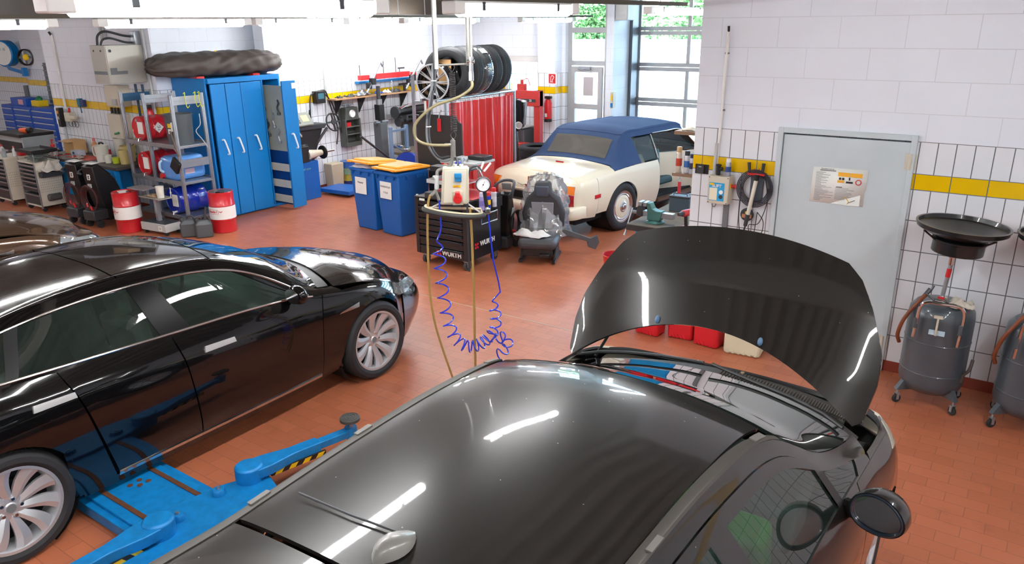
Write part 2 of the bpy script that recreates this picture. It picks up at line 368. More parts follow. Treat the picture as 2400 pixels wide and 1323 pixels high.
# grey steel door in the right wall
d = MB()
for a, b in (((DO[0], 0), (DO[0] + .045, DO[2])), ((DO[1] - .045, 0), (DO[1], DO[2])), ((DO[0] + .045, DO[2] - .045), (DO[1] - .045, DO[2]))): d.box((a[0], 6.915, a[1]), (b[0], 7.02, b[1]))
DP = mat('grey_door_paint', 'c3d0d6', .42, var=.07, scale=2.5)
dr = d.build('door_3', DP, smooth=False, bevel=.003); dr['kind'] = 'structure'
MB().box((DO[0] + .05, 6.935, .01), (DO[1] - .03, 6.985, DO[2] - .06)).build('door_leaf', DP, dr, smooth=False, bevel=.004)
h = MB()
for zz in (.2, 1.8): h.cyl((DO[1] - .03, 6.92, zz), (DO[1] - .03, 6.92, zz + .13), .012); h.box((DO[1] - .07, 6.925, zz), (DO[1] + .01, 6.935, zz + .13))
h.build('hinge', BEIGE, dr)
# outside: forecourt, pale fence wall, trees
OUT = mat('pale_concrete_forecourt', 'c9ccd0', .8, var=.1)
struct('ground_outside', MB().box((-40, 14.6, -.25), (20, 60, -.02)), OUT)
fw = MB().box((-30, 22, -.02), (12, 22.3, 2.36)).build('wall_outside', mat('white_render', 'e6ebee', .7, var=.04), smooth=False); fw['kind'] = 'structure'
o = MB().box((-30, 21.96, 2.34), (12, 22.34, 2.46)).build('wall_coping', mat('pale_blue_coping', '8fb9cf', .6), fw)
MB().box((-30, 21.94, .28), (12, 22.0, .38)).build('wall_kerb', MATS['pale_blue_coping'], fw)

LEAF = mat('tree_foliage', '5d8a4a', .8, var=.5, scale=3, bump=.6)
def tree(x, y, h, r, label, seed):
    rn = random.Random(seed); t = thing('broadleaf_tree', label, 'tree', (x, y, -.02)); MB().cyl((0, 0, 0), (0, 0, h * .6), .16, .08).build('trunk', mat('bark', '5c4c3c', .9), t)
    b = MB()
    for i in range(40):
        c = Vector((rn.gauss(0, r * .5), rn.gauss(0, r * .4), h * .62 + rn.gauss(0, r * .42)))
        for k in range(130):
            d = Vector((rn.gauss(0, 1), rn.gauss(0, 1), rn.gauss(0, 1))).normalized() * r * .36 * rn.uniform(.7, 1.05); p = c + d; a = Vector((rn.uniform(-1, 1), rn.uniform(-1, 1), rn.uniform(-.6, .6))).normalized() * .08; q = d.cross(a).normalized() * .05
            b.add([tuple(p - a), tuple(p - q), tuple(p + a), tuple(p + q)], [(0, 1, 2, 3)])
    b.build('foliage', LEAF, t, smooth=False, weld=False)
for i, (x, y, h, r, lab) in enumerate(((-13.6, 25.0, 4.6, 1.7, 'green tree seen through the transom of the glazed side door'), (-10.9, 29.5, 5.6, 1.9, 'green tree behind the white wall, left part of the garage door'), (-8.2, 25.0, 5.0, 1.8, 'green tree behind the white wall, right part of the garage door'), (-5.2, 29.5, 5.4, 1.9, 'green tree behind the white wall, hidden edge by the wall corner'))): tree(x, y, h, r, lab, i)
# ---------------------------------------------------------------- car bodies from a net of stations x feature lines
class Car:
    def __init__(s, st):
        rows = []
        for e in st:
            if len(e) == 3:
                y, bow, L = e; rows.append([(x, y - bow * (x / .95) ** 2, z) for x, z in L])
            else: rows.append(e[0])
        s.N = np.array(rows, float); s.ns, s.nv = s.N.shape[:2]
    def P(s, a, b):
        """points at station a, line b (arrays)"""
        a, b = np.broadcast_arrays(np.asarray(a, float), np.asarray(b, float)); sh = a.shape; a = a.ravel(); b = b.ravel()
        def w(t, n):
            t = np.clip(t, 0, n - 1 - 1e-9); i = t.astype(int); f = t - i
            k = np.stack([i - 1, i, i + 1, i + 2], 1); W = np.stack([-.5 * f + f * f - .5 * f ** 3, 1 - 2.5 * f * f + 1.5 * f ** 3, .5 * f + 2 * f * f - 1.5 * f ** 3, -.5 * f * f + .5 * f ** 3], 1)
            return k, W
        ka, wa = w(a, s.ns); kb, wb = w(b, s.nv)
        def get(i, j):
            # clamp, extrapolating one step linearly along s; mirrored across the centre line along v
            ii = np.clip(i, 0, s.ns - 1); jj = np.clip(j, 0, s.nv - 1); p = s.N[ii, jj].copy()
            lo = (i < 0)
            if lo.any(): p[lo] = 2 * s.N[0, jj[lo]] - s.N[1, jj[lo]]
            hi = (i > s.ns - 1)
            if hi.any(): p[hi] = 2 * s.N[-1, jj[hi]] - s.N[-2, jj[hi]]
            l2 = (j < 0)
            if l2.any(): p[l2] = 2 * s.N[ii[l2], 0] - s.N[ii[l2], 1]
            h2 = (j > s.nv - 1)
            if h2.any(): p[h2] = s.N[ii[h2], s.nv - 2] * np.array([-1, 1, 1])
            return p
        out = np.zeros((len(a), 3))
        for m in range(4):
            for n in range(4): out += (wa[:, m] * wb[:, n])[:, None] * get(ka[:, m], kb[:, n])
        return out.reshape(sh + (3,))
    def s_of(s, y, v):
        lo = np.zeros_like(y); hi = np.full_like(y, s.ns - 1.)
        for _ in range(26):
            m = (lo + hi) / 2; c = s.P(m, v)[..., 1] < y; lo = np.where(c, m, lo); hi = np.where(c, hi, m)
        return (lo + hi) / 2
    def inv(s, y, z, vmax=4.5):
        y = np.asarray(y, float); z = np.asarray(z, float); v = np.full_like(y, 2.)
        for _ in range(5):
            a = s.s_of(y, v); lo = np.zeros_like(y); hi = np.full_like(y, vmax)
            for _ in range(22):
                m = (lo + hi) / 2; c = s.P(a, m)[..., 2] < z; lo = np.where(c, m, lo); hi = np.where(c, hi, m)
            v = (lo + hi) / 2
        return a, v
    def panel(s, name, m, lo, hi, nb, par, side=1, th=.014, off=0., xf=None, flange=True, angle=40, M=None):
        """surface between curves lo and hi, each a pair (s array, v array); side 1 right, -1 left, 0 both over the centre"""
        t = np.linspace(0, 1, nb + 1)
        A = lo[0][:, None] * (1 - t) + hi[0][:, None] * t; B = lo[1][:, None] * (1 - t) + hi[1][:, None] * t
        def pts(A, B): return s.P(A, B)
        G = pts(A, B); e = 1e-3
        du = pts(np.clip(A + e, 0, s.ns - 1), B) - pts(np.clip(A - e, 0, s.ns - 1), B); dv = pts(A, B + e) - pts(A, B - e)
        n = np.cross(du, dv); n /= np.maximum(np.linalg.norm(n, axis=2), 1e-12)[..., None]
        c = G - np.array([0, 0, .55]); c[..., 1] = np.where(np.abs(G[..., 1]) > 1e9, 0, 0); sg = np.sign((n * c).sum(2)); sg[sg == 0] = 1; n *= sg[..., None]
        G = G + n * off
        if side == -1: G = G * [-1, 1, 1]; n = n * [-1, 1, 1]
        if side == 0:
            G2 = (G * [-1, 1, 1])[:, ::-1][:, 1:]; n2 = (n * [-1, 1, 1])[:, ::-1][:, 1:]; G = np.concatenate([G, G2], 1); n = np.concatenate([n, n2], 1)
        mb = MB(M); mb.grid(G.tolist())
        if flange:
            I = G - n * th
            for Q, q in ((G[0], I[0]), (G[-1], I[-1]), (G[:, 0], I[:, 0]), (G[:, -1], I[:, -1])): mb.grid([Q.tolist(), q.tolist()])
        return mb.build(name, m, par, angle=angle)
    def line_tube(s, name, m, a, b, r, par, side=1, off=.002, mb=None):
        p = s.P(np.asarray(a), np.asarray(b)); c = [(x * side + (off if x > 0 else 0) * side, y, z) for x, y, z in p.tolist()]
        t = mb or MB(); t.tube(c, r, 8)
        return None if mb else t.build(name, m, par)

def L(*a): return np.linspace(*a)
def arch(yc, zc, r, y0, z0, y1, z1, n=26):
    """bottom edge of a fender: from (y0,z0) along the sill, over the wheel, on to (y1,z1)"""
    th0 = math.asin(min(1, max(-1, (z0 - zc) / r))); th1 = math.asin(min(1, max(-1, (z1 - zc) / r)))
    ya = yc - r * math.cos(th0); yb = yc + r * math.cos(th1)
    th = L(PI - th0, th1, n); Y = np.concatenate([L(y0, ya, 8)[:-1], yc + r * np.cos(th), L(yb, y1, 8)[1:]]); Z = np.concatenate([np.full(7, z0), zc + r * np.sin(th), L(z1, z1, 8)[1:]])
    return Y, Z

def tyre(mb, R_, w, rim, tread=True):
    """tyre round local z, width w"""
    k = R_ - rim; h = w / 2
    mb.lathe([(rim - .01, -h * .7), (rim + .005, -h * .86), (rim + k * .35, -h), (rim + k * .7, -h * .98), (R_ - .012, -h * .82), (R_, -h * .62), (R_, -h * .33), (R_ - .007, -h * .3), (R_ - .007, -h * .24), (R_, -h * .21),
              (R_, h * -.05), (R_ - .007, -h * .04), (R_ - .007, h * .04), (R_, h * .05),
              (R_, h * .21), (R_ - .007, h * .24), (R_ - .007, h * .3), (R_, h * .33), (R_, h * .62), (R_ - .012, h * .82), (R_ + k * -.3, h * .98), (rim + k * .35, h), (rim + .005, h * .86), (rim - .01, h * .7)], n=56)
    if tread:
        for i in range(72):
            a = 2 * PI * i / 72
            for sg in (-1, 1): mb.cbox((0, 0, 0), (.005, .012, h * .26), RZ(math.degrees(a)) @ T(R_ - .0005, 0, sg * h * .49))
SILVER = mat('alloy_silver', 'c6c9cd', .3, .6, var=.03)
def wheel(par, x, y, z, Rt, w, rim, style, side, name='tyre'):
    """wheel with its face looking to +x (side 1) or -x"""
    M = T(x, y, z) @ RY(90 * side); t = MB(M); tyre(t, Rt, w, rim); t = t.build(name, RUBBER, par, angle=30)
    h = w / 2; r = MB(M)
    r.lathe([(rim, h * .86), (rim + .006, h * .9), (rim - .012, h * .88), (rim - .03, h * .5), (rim - .03, -h * .9), (rim, -h * .9)], n=56)
    if style == 'ten':
        for i in range(10):
            a0 = 360 * i / 10; G = []
            for k in range(9):
                u = k / 8; rr = .045 + u * (rim - .06); tw = 7 * math.sin(u * PI * .9); wd = .022 + .028 * u ** 1.2; zz = h * (.42 + .32 * u - .1 * (1 - u))
                a = R(a0 + tw); c, s_ = math.cos(a), math.sin(a)
                row = []
                for q, dz in ((-wd, -.02), (-wd, 0), (-wd * .2, .012), (wd, 0), (wd, -.02)): row.append((rr * c - q * s_, rr * s_ + q * c, zz + dz))
                G.append(row)
            r.grid(G)
        r.lathe([(0, h * .5), (.03, h * .5), (.036, h * .44), (.075, h * .40), (.085, h * .1)], n=32)
        r.build('rim', SILVER, t, angle=30)
        b = MB(M)
        for i in range(5):
            a = 2 * PI * i / 5 + .3; b.cyl((.057 * math.cos(a), .057 * math.sin(a), h * .38), (.057 * math.cos(a), .057 * math.sin(a), h * .52), .0105, n=6)
        b.build('wheel_bolts', CHROME, t); MB(M).lathe([(0, h * .52), (.026, h * .52), (.028, h * .47)], n=24).build('hub_cap', GREY, t)
        d = MB(M); d.lathe([(.05, -.01), (.16, -.01), (.16, .01), (.05, .01)], n=40, close=True); d.build('brake_disc', DSTEEL, t)
        MB(M).lathe([(0, -.03), (rim - .03, -.03)], n=40).build('wheel_back', BLACK, t)
    elif style == 'disc':
        r.lathe([(rim - .01, h * .86), (rim - .03, h * .8), (rim - .045, h * .84), (rim - .06, h * .78)], n=56); r.build('rim', CHROME, t, angle=30)
        MB(M).lathe([(rim - .055, h * .76), (rim - .075, h * .86), (rim - .10, h * .88), (rim - .105, h * .8)], n=48).build('trim_ring', CREAM, t, angle=30)
        MB(M).lathe([(rim - .1, h * .84), (.085, h * .93), (.08, h * .8)], n=48).build('wheel_disc', CREAM, t, angle=30)
        MB(M).lathe([(.086, h * .9), (.075, h * .98), (.06, h * 1.0), (.05, h * .96), (.045, h * 1.1), (.03, h * 1.2), (0, h * 1.2)], n=32).build('hub_cap', CHROME, t, angle=30)
    return t

def seat(par, x, y, z, m, w=.5, h=.62):
    b = MB(); b.cbox((x, y, z), (w, .5, .14)); b.cbox((0, 0, 0), (w, .12, h), T(x, y - .26, z + h / 2 + .03) @ RX(10)); b.cbox((0, 0, 0), (w * .5, .09, .17), T(x, y - .33, z + h + .14) @ RX(6))
    return b.build('seat', m, par, bevel=.04)

BPAINT = mat('black_car_paint', '08080a', .12, 0., coat=1., var=.03, spec=.15)
CABIN = mat('cabin_dark_trim', '6c7070', .7, var=.2); TGLASS = glass('tinted_window_glass', 'a4c2b8', .01, .97, 1.6)
WSG = glass('windscreen_glass', '8fa8a0', .01, .95, 2.0); HLG = glass('headlamp_lens', 'eef4f4', .03, .8, 1.5)
UND = mat('underbody_black', '0c0c0d', .8)

TS = [
 ([(0, -3.85, .3), (0, -3.9, .45), (0, -3.92, .6), (0, -3.9, .8), (0, -3.86, .95), (0, -3.8, 1.02), (0, -3.78, 1.04), (0, -3.76, 1.05), (0, -3.7, 1.06)],),
 ([(.55, -3.78, .3), (.6, -3.84, .45), (.6, -3.85, .6), (.58, -3.8, .8), (.5, -3.76, .95), (.4, -3.7, 1.02), (.3, -3.68, 1.04), (.15, -3.66, 1.06), (0, -3.64, 1.07)],),
 (-3.4, .15, [(.84, .22), (.92, .40), (.95, .62), (.91, .86), (.80, 1.02), (.58, 1.12), (.45, 1.15), (.25, 1.17), (0, 1.18)]),
 (-2.96, 0, [(.88, .2), (.96, .38), (.985, .62), (.965, .86), (.86, 1.05), (.57, 1.25), (.47, 1.28), (.25, 1.31), (0, 1.32)]),
 (-2.4, 0, [(.88, .17), (.95, .36), (.975, .6), (.96, .85), (.875, 1.025), (.60, 1.36), (.5, 1.395), (.27, 1.42), (0, 1.425)]),
 (-1.8, 0, [(.88, .17), (.95, .36), (.97, .6), (.955, .83), (.88, .995), (.62, 1.385), (.52, 1.42), (.28, 1.445), (0, 1.45)]),
 (-1.25, .0, [(.88, .17), (.95, .36), (.97, .6), (.955, .82), (.88, .975), (.65, 1.325), (.54, 1.375), (.29, 1.405), (0, 1.413)]),
 (-.72, .1, [(.88, .18), (.95, .37), (.97, .6), (.955, .81), (.885, .955), (.735, 1.13), (.62, 1.19), (.32, 1.235), (0, 1.25)]),
 (-.28, .3, [(.88, .2), (.95, .38), (.97, .6), (.955, .80), (.89, .915), (.80, .955), (.64, .99), (.34, 1.02), (0, 1.03)]),
 (.15, .22, [(.9, .25), (.96, .4), (.98, .6), (.965, .78), (.895, .875), (.80, .905), (.62, .94), (.33, .965), (0, .97)]),
 (.5, .28, [(.9, .22), (.95, .38), (.97, .56), (.935, .71), (.86, .80), (.76, .83), (.56, .87), (.3, .89), (0, .895)]),
 (.78, .42, [(.86, .2), (.9, .34), (.91, .5), (.86, .62), (.76, .70), (.66, .735), (.48, .77), (.25, .79), (0, .795)]),
 ([(.55, .86, .2), (.6, .92, .33), (.6, .95, .48), (.56, .92, .58), (.5, .87, .66), (.38, .83, .685), (.28, .815, .705), (.15, .81, .72), (0, .81, .725)],),
 ([(0, .96, .2), (0, 1.01, .33), (0, 1.03, .48), (0, 1.0, .58), (0, .92, .66), (0, .905, .68), (0, .895, .69), (0, .885, .70), (0, .875, .705)],)]

def sedan(par, paint, chrome_trim=True, lamp=HLG):
    c = Car(TS); ns = c.ns
    def sY(y, v): return c.s_of(np.atleast_1d(np.array(y, float)), np.atleast_1d(np.array(v, float) + 0 * np.array(y, float)))
    BELT = 4.0
    for sd in (1, -1):
        def side(name, Pb, top_y, vt, m=paint, z=None):
            sb, vb = c.inv(Pb[0], Pb[1]); st = sY(top_y, np.full(len(top_y), vt)); return c.panel(name, m, (sb, vb), (st, np.full(len(st), vt)), 12, par, sd)
        g = .004
        # front fender: arch at y=0
        Y, Z = arch(0, .35, .385, -.58, .2, .42, .24); vt = 4.02
        side('front_fender', (Y, Z), L(-.50, .5, len(Y)), vt)
        Y, Z = arch(-2.96, .35, .385, -3.45, .24, -2.33, .2)
        sb, vb = c.inv(Y, Z); top = np.concatenate([L(-3.45, -2.62, len(Y) // 2), L(-2.6, -2.5, len(Y) - len(Y) // 2)]); 
        side('rear_fender', (Y, Z), L(-3.45, -2.547, len(Y)), vt)
        side('front_door', (L(-1.71, -.59, 24), np.full(24, .245)), L(-1.80, -.51, 24), vt)
        side('rear_door', (L(-2.32, -1.72, 20), np.full(20, .245)), L(-2.54, -1.81, 20), vt)
        side('sill', (L(-2.5, -.45, 20), np.full(20, .175)), None, 0) if False else c.panel('sill', paint, (sY(L(-2.55, -.4, 24), 0.), np.zeros(24)), (c.inv(L(-2.55, -.4, 24), np.full(24, .238))), 3, par, sd)
        c.panel('front_bumper', paint, (L(sY(.43, 1.)[0], ns - 1.001, 20), np.zeros(20)), (L(sY(.47, 3.)[0], ns - 1.001, 20), np.full(20, 3.0)), 8, par, sd)
        c.panel('bumper_upper', paint, (L(sY(.5, 3.)[0], ns - 1.001, 20), np.full(20, 3.0)), (L(sY(.5, 4.)[0], ns - 1.001, 20), np.full(20, 4.02)), 4, par, sd)
        c.panel('rear_bumper', paint, (L(0.001, sY(-3.45, 1.)[0], 16), np.zeros(16)), (L(.001, sY(-3.45, 4.)[0], 16), np.full(16, 4.02)), 10, par, sd)
        # window strip: glass v 4.12-4.84 between stations, pillars in black
        def win(name, y0, y1, y0t, y1t, m=TGLASS, a=4.1, b=4.86, off=-.006, n=16):
            return c.panel(name, m, (sY(L(y0, y1, n), a), np.full(n, a)), (sY(L(y0t, y1t, n), b), np.full(n, b)), 6, par, sd, off=off, flange=False)
        win('side_window', -1.66, -.66, -1.78, -1.16); win('side_window', -2.75, -1.86, -2.62, -1.93)
        win('quarter_window', -3.1, -2.79, -2.9, -2.66)
        win('door_pillar', -1.87, -1.65, -1.94, -1.77, mat('pillar_black', '0a0a0b', .25, spec=.08), off=0, n=4); win('door_pillar', -2.81, -2.74, -2.68, -2.60, BLACK, off=0, n=4)
        n = 50; c.panel('roof_rail', paint, (sY(L(-3.2, -.55, n), 4.86), np.full(n, 4.86)), (sY(L(-3.2, -.46, n), 5.18), np.full(n, 5.18)), 4, par, sd)
        c.panel('belt_strip', paint, (sY(L(-3.2, -.5, n), 4.02), np.full(n, 4.02)), (sY(L(-3.2, -.5, n), 4.1), np.full(n, 4.1)), 2, par, sd)
        # fills the nose of the window strip and the quarter behind it
        c.panel('pillar_base', paint, (sY(L(-.67, -.45, 6), 4.1), np.full(6, 4.1)), (sY(L(-1.17, -.5, 6), 4.87), np.full(6, 4.87)), 6, par, sd)
        c.panel('rear_quarter', paint, (sY(L(-3.5, -3.09, 8), 4.02), np.full(8, 4.02)), (sY(L(-3.5, -2.89, 8), 5.0), np.full(8, 5.0)), 6, par, sd)
        if chrome_trim:
            mb = MB(); n = 60
            c.line_tube('', None, sY(L(-3.1, -.6, n), 4.1), np.full(n, 4.1), .009, par, sd, mb=mb)
            aa = np.concatenate([sY(L(-3.1, -1.3, 30), 4.88), sY(L(-1.27, -.6, 20), 4.88)]); vv = np.concatenate([np.full(30, 4.88), L(4.88, 4.12, 20) * 0 + 4.88 - (L(0, 1, 20) ** 3) * .7])
            c.line_tube('', None, aa, vv, .008, par, sd, mb=mb)
            mb.build('window_chrome', CHROME, par)
            c.panel('sill_chrome', CHROME, c.inv(L(-2.33, -.6, 20), np.full(20, .232)), c.inv(L(-2.33, -.6, 20), np.full(20, .256)), 1, par, sd, off=.008, th=.01)
        for y0, y1, z0 in ((-1.63, -1.38, .862), (-2.75, -2.5, .90)):
            lo = c.inv(L(y0, y1, 10), L(z0 - .018, z0 - .022, 10)); hi = c.inv(L(y0 + .01, y1 - .005, 10), L(z0 + .022, z0 + .012, 10)); c.panel('door_handle', mat('satin_silver', 'c9c9c9', .32, .7), lo, hi, 3, par, sd, off=.012)
        # headlamp
        n = 14; lo = (L(sY(.30, 3.3)[0], sY(.86, 3.3)[0], n), np.full(n, 3.1)); hi = (L(sY(.34, 3.9)[0], sY(.80, 3.9)[0], n), 3.55 + .5 * np.sin(L(.9, 2.6, n)))
        c.panel('headlamp', mat('lamp_reflector', 'b8bcc0', .18, .9), lo, hi, 6, par, sd, off=.003); c.panel('headlamp_lens', lamp, lo, hi, 6, par, sd, off=.012)
        # mirror on the door
        mm = MB(); mm.sph((0, 0, 0), (.10, .055, .075), 18, T(.98 * sd, -.82, 1.03)); mm.build('mirror_housing', paint, par); MB().cyl((.86 * sd, -.80, .965), (.95 * sd, -.81, .99), .022).build('mirror_arm', BLACK, par)
        MB().lathe([(0, 0), (.9, 0)], n=24, M=T(.98 * sd, -.874, 1.03) @ RX(90) @ SC(.09, .065, 1)).build('mirror_glass', CHROME, par)
        for yy in (0, -2.96): wheel(par, .865 * sd, yy, .35, .352, .23, .262, 'ten', sd)
        lo = c.inv(L(-.42, -.20, 8), L(.735, .735, 8)); hi = c.inv(L(-.40, -.19, 8), L(.745, .775, 8)); c.panel('side_repeater', CHROME, lo, hi, 2, par, sd, off=.008)
        # inner wheel housings
        for yy in (0, -2.96):
            mb = MB(T(0, yy, .35) @ RY(90 * sd)); mb.lathe([(.0, .45), (.40, .45), (.40, .90)], n=36); mb.build('wheel_housing', UND, par)
    n = 30
    c.panel('windscreen', WSG, (sY(L(-1.27, -.47, n), 5.2), np.full(n, 5.2)), (sY(L(-1.2, -.28, n), 7.999), np.full(n, 8.)), 12, par, 0)
    c.panel('roof_front', BPAINT, (sY(L(-1.95, -1.285, n), 5.2), np.full(n, 5.2)), (sY(L(-1.95, -1.215, n), 8.), np.full(n, 8.)), 12, par, 0)
    c.panel('roof_rear', BPAINT, (sY(L(-3.25, -1.96, n), 5.2), np.full(n, 5.2)), (sY(L(-3.25, -1.96, n), 8.), np.full(n, 8.)), 12, par, 0)
    c.panel('tailgate', paint, (L(0.001, sY(-3.26, 5.)[0], n), np.full(n, 4.03)), (L(.001, sY(-3.26, 8.)[0], n), np.full(n, 8.)), 14, par, 0)
    n = 40; c.panel('bonnet', paint, (L(sY(-.36, 4.1)[0] + .0, sY(.97, 8.)[0] * 0 + 12.05, n), np.concatenate([L(4.9, 4.06, 12), np.full(n - 12, 4.06)])), (L(sY(-.19, 8.)[0], 12.9, n), np.full(n, 8.)), 14, par, 0)
    c.panel('nose_panel', paint, (L(12.07, 12.999, 12), np.full(12, 4.03)), (L(12.93, 12.999, 12), np.full(12, 8.)), 8, par, 0)
    c.panel('windscreen_cowl', BLACK, (sY(L(-.5, -.34, 6), 5.2), np.full(6, 5.2)), (sY(L(-.3, -.18, 6), 8.), np.full(6, 8.)), 10, par, 0, off=-.012)
    c.panel('fender_top', paint, (sY(L(-.52, -.3, 8), 4.02), np.full(8, 4.02)), (sY(L(-.52, -.34, 8), 4.95), np.full(8, 4.95)), 4, par, 1); c.panel('fender_top', paint, (sY(L(-.52, -.3, 8), 4.02), np.full(8, 4.02)), (sY(L(-.52, -.34, 8), 4.95), np.full(8, 4.95)), 4, par, -1)
    u = MB(); u.box((-.80, -3.3, .2), (.80, .55, .3)); u.box((-.8, -3.3, .3), (-.72, -.5, .86)); u.box((.72, -3.3, .3), (.8, -.5, .86)); u.box((-.72, -.4, .3), (.72, .3, .6)); u.box((-.8, -.5, .3), (.8, -.4, .85)); u.box((-.72, .3, .3), (.72, .38, .66)); u.build('underbody', UND, par)
    for xx in (-.38, .38): seat(par, xx, -1.55, .42, CABIN); 
    seat(par, 0, -2.5, .48, CABIN, 1.3, .5)
    d = MB(); d.box((-.7, -.95, .72), (.7, -.45, .9)); d.build('dashboard', CABIN, par, bevel=.03)
    s_ = MB(); s_.M = T(-.38, -1.05, .93) @ RX(65); s_.lathe([(.17 + .015 * math.cos(a), .015 * math.sin(a)) for a in L(0, 2 * PI, 9)[:-1]], n=28, close=True); s_.cbox((0, 0, 0), (.32, .03, .02)); s_.build('steering_wheel', BLACK, par)
    return c
tesla = thing('black_saloon_car', 'long black saloon car with silver ten-spoke wheels and chrome-edged windows, closed bonnet', 'car', (-5.46, 4.36, 0))
sedan(tesla, BPAINT)
# ---------------------------------------------------------------- dark grey hatchback with its bonnet open
HP = mat('dark_metallic_paint', '1d1c1b', .28, .0, coat=1., var=.08, scale=60, spec=.2)
def speckle(m):
    N = m.node_tree.nodes; L_ = m.node_tree.links; b = N['Principled BSDF']; old = b.inputs['Base Color'].links[0].from_socket; tc = N.new('ShaderNodeTexCoord')
    v = N.new('ShaderNodeTexVoronoi'); v.inputs['Scale'].default_value = 22; L_.new(tc.outputs['Object'], v.inputs['Vector']); d = mth(N, L_, 'LESS_THAN', v.outputs['Distance'], .045)
    w = N.new('ShaderNodeTexWhiteNoise'); L_.new(v.outputs['Position'], w.inputs['Vector']); d = mth(N, L_, 'MULTIPLY', d, mth(N, L_, 'GREATER_THAN', w.outputs['Value'], .72))
    L_.new(mixc(N, L_, d, old, lin('a8a49c')), b.inputs['Base Color'])
speckle(HP)
AS = [
 ([(0, -3.48, .3), (0, -3.52, .45), (0, -3.52, .65), (0, -3.46, .85), (0, -3.40, 1.0), (0, -3.12, 1.28), (0, -3.1, 1.3), (0, -3.08, 1.31), (0, -3.06, 1.32)],),
 ([(.55, -3.38, .3), (.6, -3.42, .45), (.6, -3.42, .65), (.58, -3.36, .85), (.5, -3.32, 1.0), (.4, -3.1, 1.28), (.3, -3.08, 1.30), (.15, -3.07, 1.315), (0, -3.05, 1.33)],),
 (-3.03, .1, [(.8, .25), (.88, .45), (.9, .65), (.89, .85), (.80, 1.04), (.60, 1.34), (.53, 1.375), (.3, 1.395), (0, 1.40)]),
 (-2.63, .0, [(.82, .2), (.9, .42), (.92, .65), (.91, .85), (.83, 1.03), (.575, 1.37), (.52, 1.41), (.28, 1.437), (0, 1.447)]),
 (-2.0, 0, [(.83, .18), (.89, .40), (.91, .62), (.905, .83), (.84, 1.01), (.585, 1.385), (.53, 1.43), (.28, 1.457), (0, 1.467)]),
 (-1.45, 0, [(.83, .18), (.89, .40), (.91, .62), (.905, .83), (.84, .99), (.60, 1.375), (.54, 1.425), (.28, 1.455), (0, 1.466)]),
 (-.97, .1, [(.83, .18), (.89, .40), (.91, .62), (.905, .83), (.84, .975), (.635, 1.31), (.56, 1.365), (.3, 1.40), (0, 1.41)]),
 (-.5, .2, [(.84, .2), (.89, .40), (.91, .62), (.905, .82), (.84, .965), (.74, 1.10), (.62, 1.17), (.32, 1.215), (0, 1.225)]),
 (.08, .32, [(.85, .22), (.9, .42), (.92, .62), (.91, .80), (.85, .93), (.79, .96), (.6, 1.0), (.32, 1.02), (0, 1.03)]),
 (.42, .3, [(.86, .25), (.91, .42), (.93, .6), (.915, .79), (.85, .895), (.76, .925), (.55, .915), (.3, .93), (0, .935)]),
 (.70, .42, [(.82, .2), (.88, .38), (.89, .57), (.85, .73), (.77, .83), (.66, .86), (.45, .82), (.25, .84), (0, .845)]),
 ([(.5, .76, .2), (.54, .82, .36), (.54, .83, .5), (.5, .80, .62), (.44, .77, .71), (.38, .75, .735), (.28, .74, .75), (.15, .735, .765), (0, .73, .77)],),
 ([(0, .86, .2), (0, .90, .36), (0, .90, .5), (0, .88, .62), (0, .84, .7), (0, .83, .72), (0, .82, .73), (0, .81, .74), (0, .80, .745)],)]
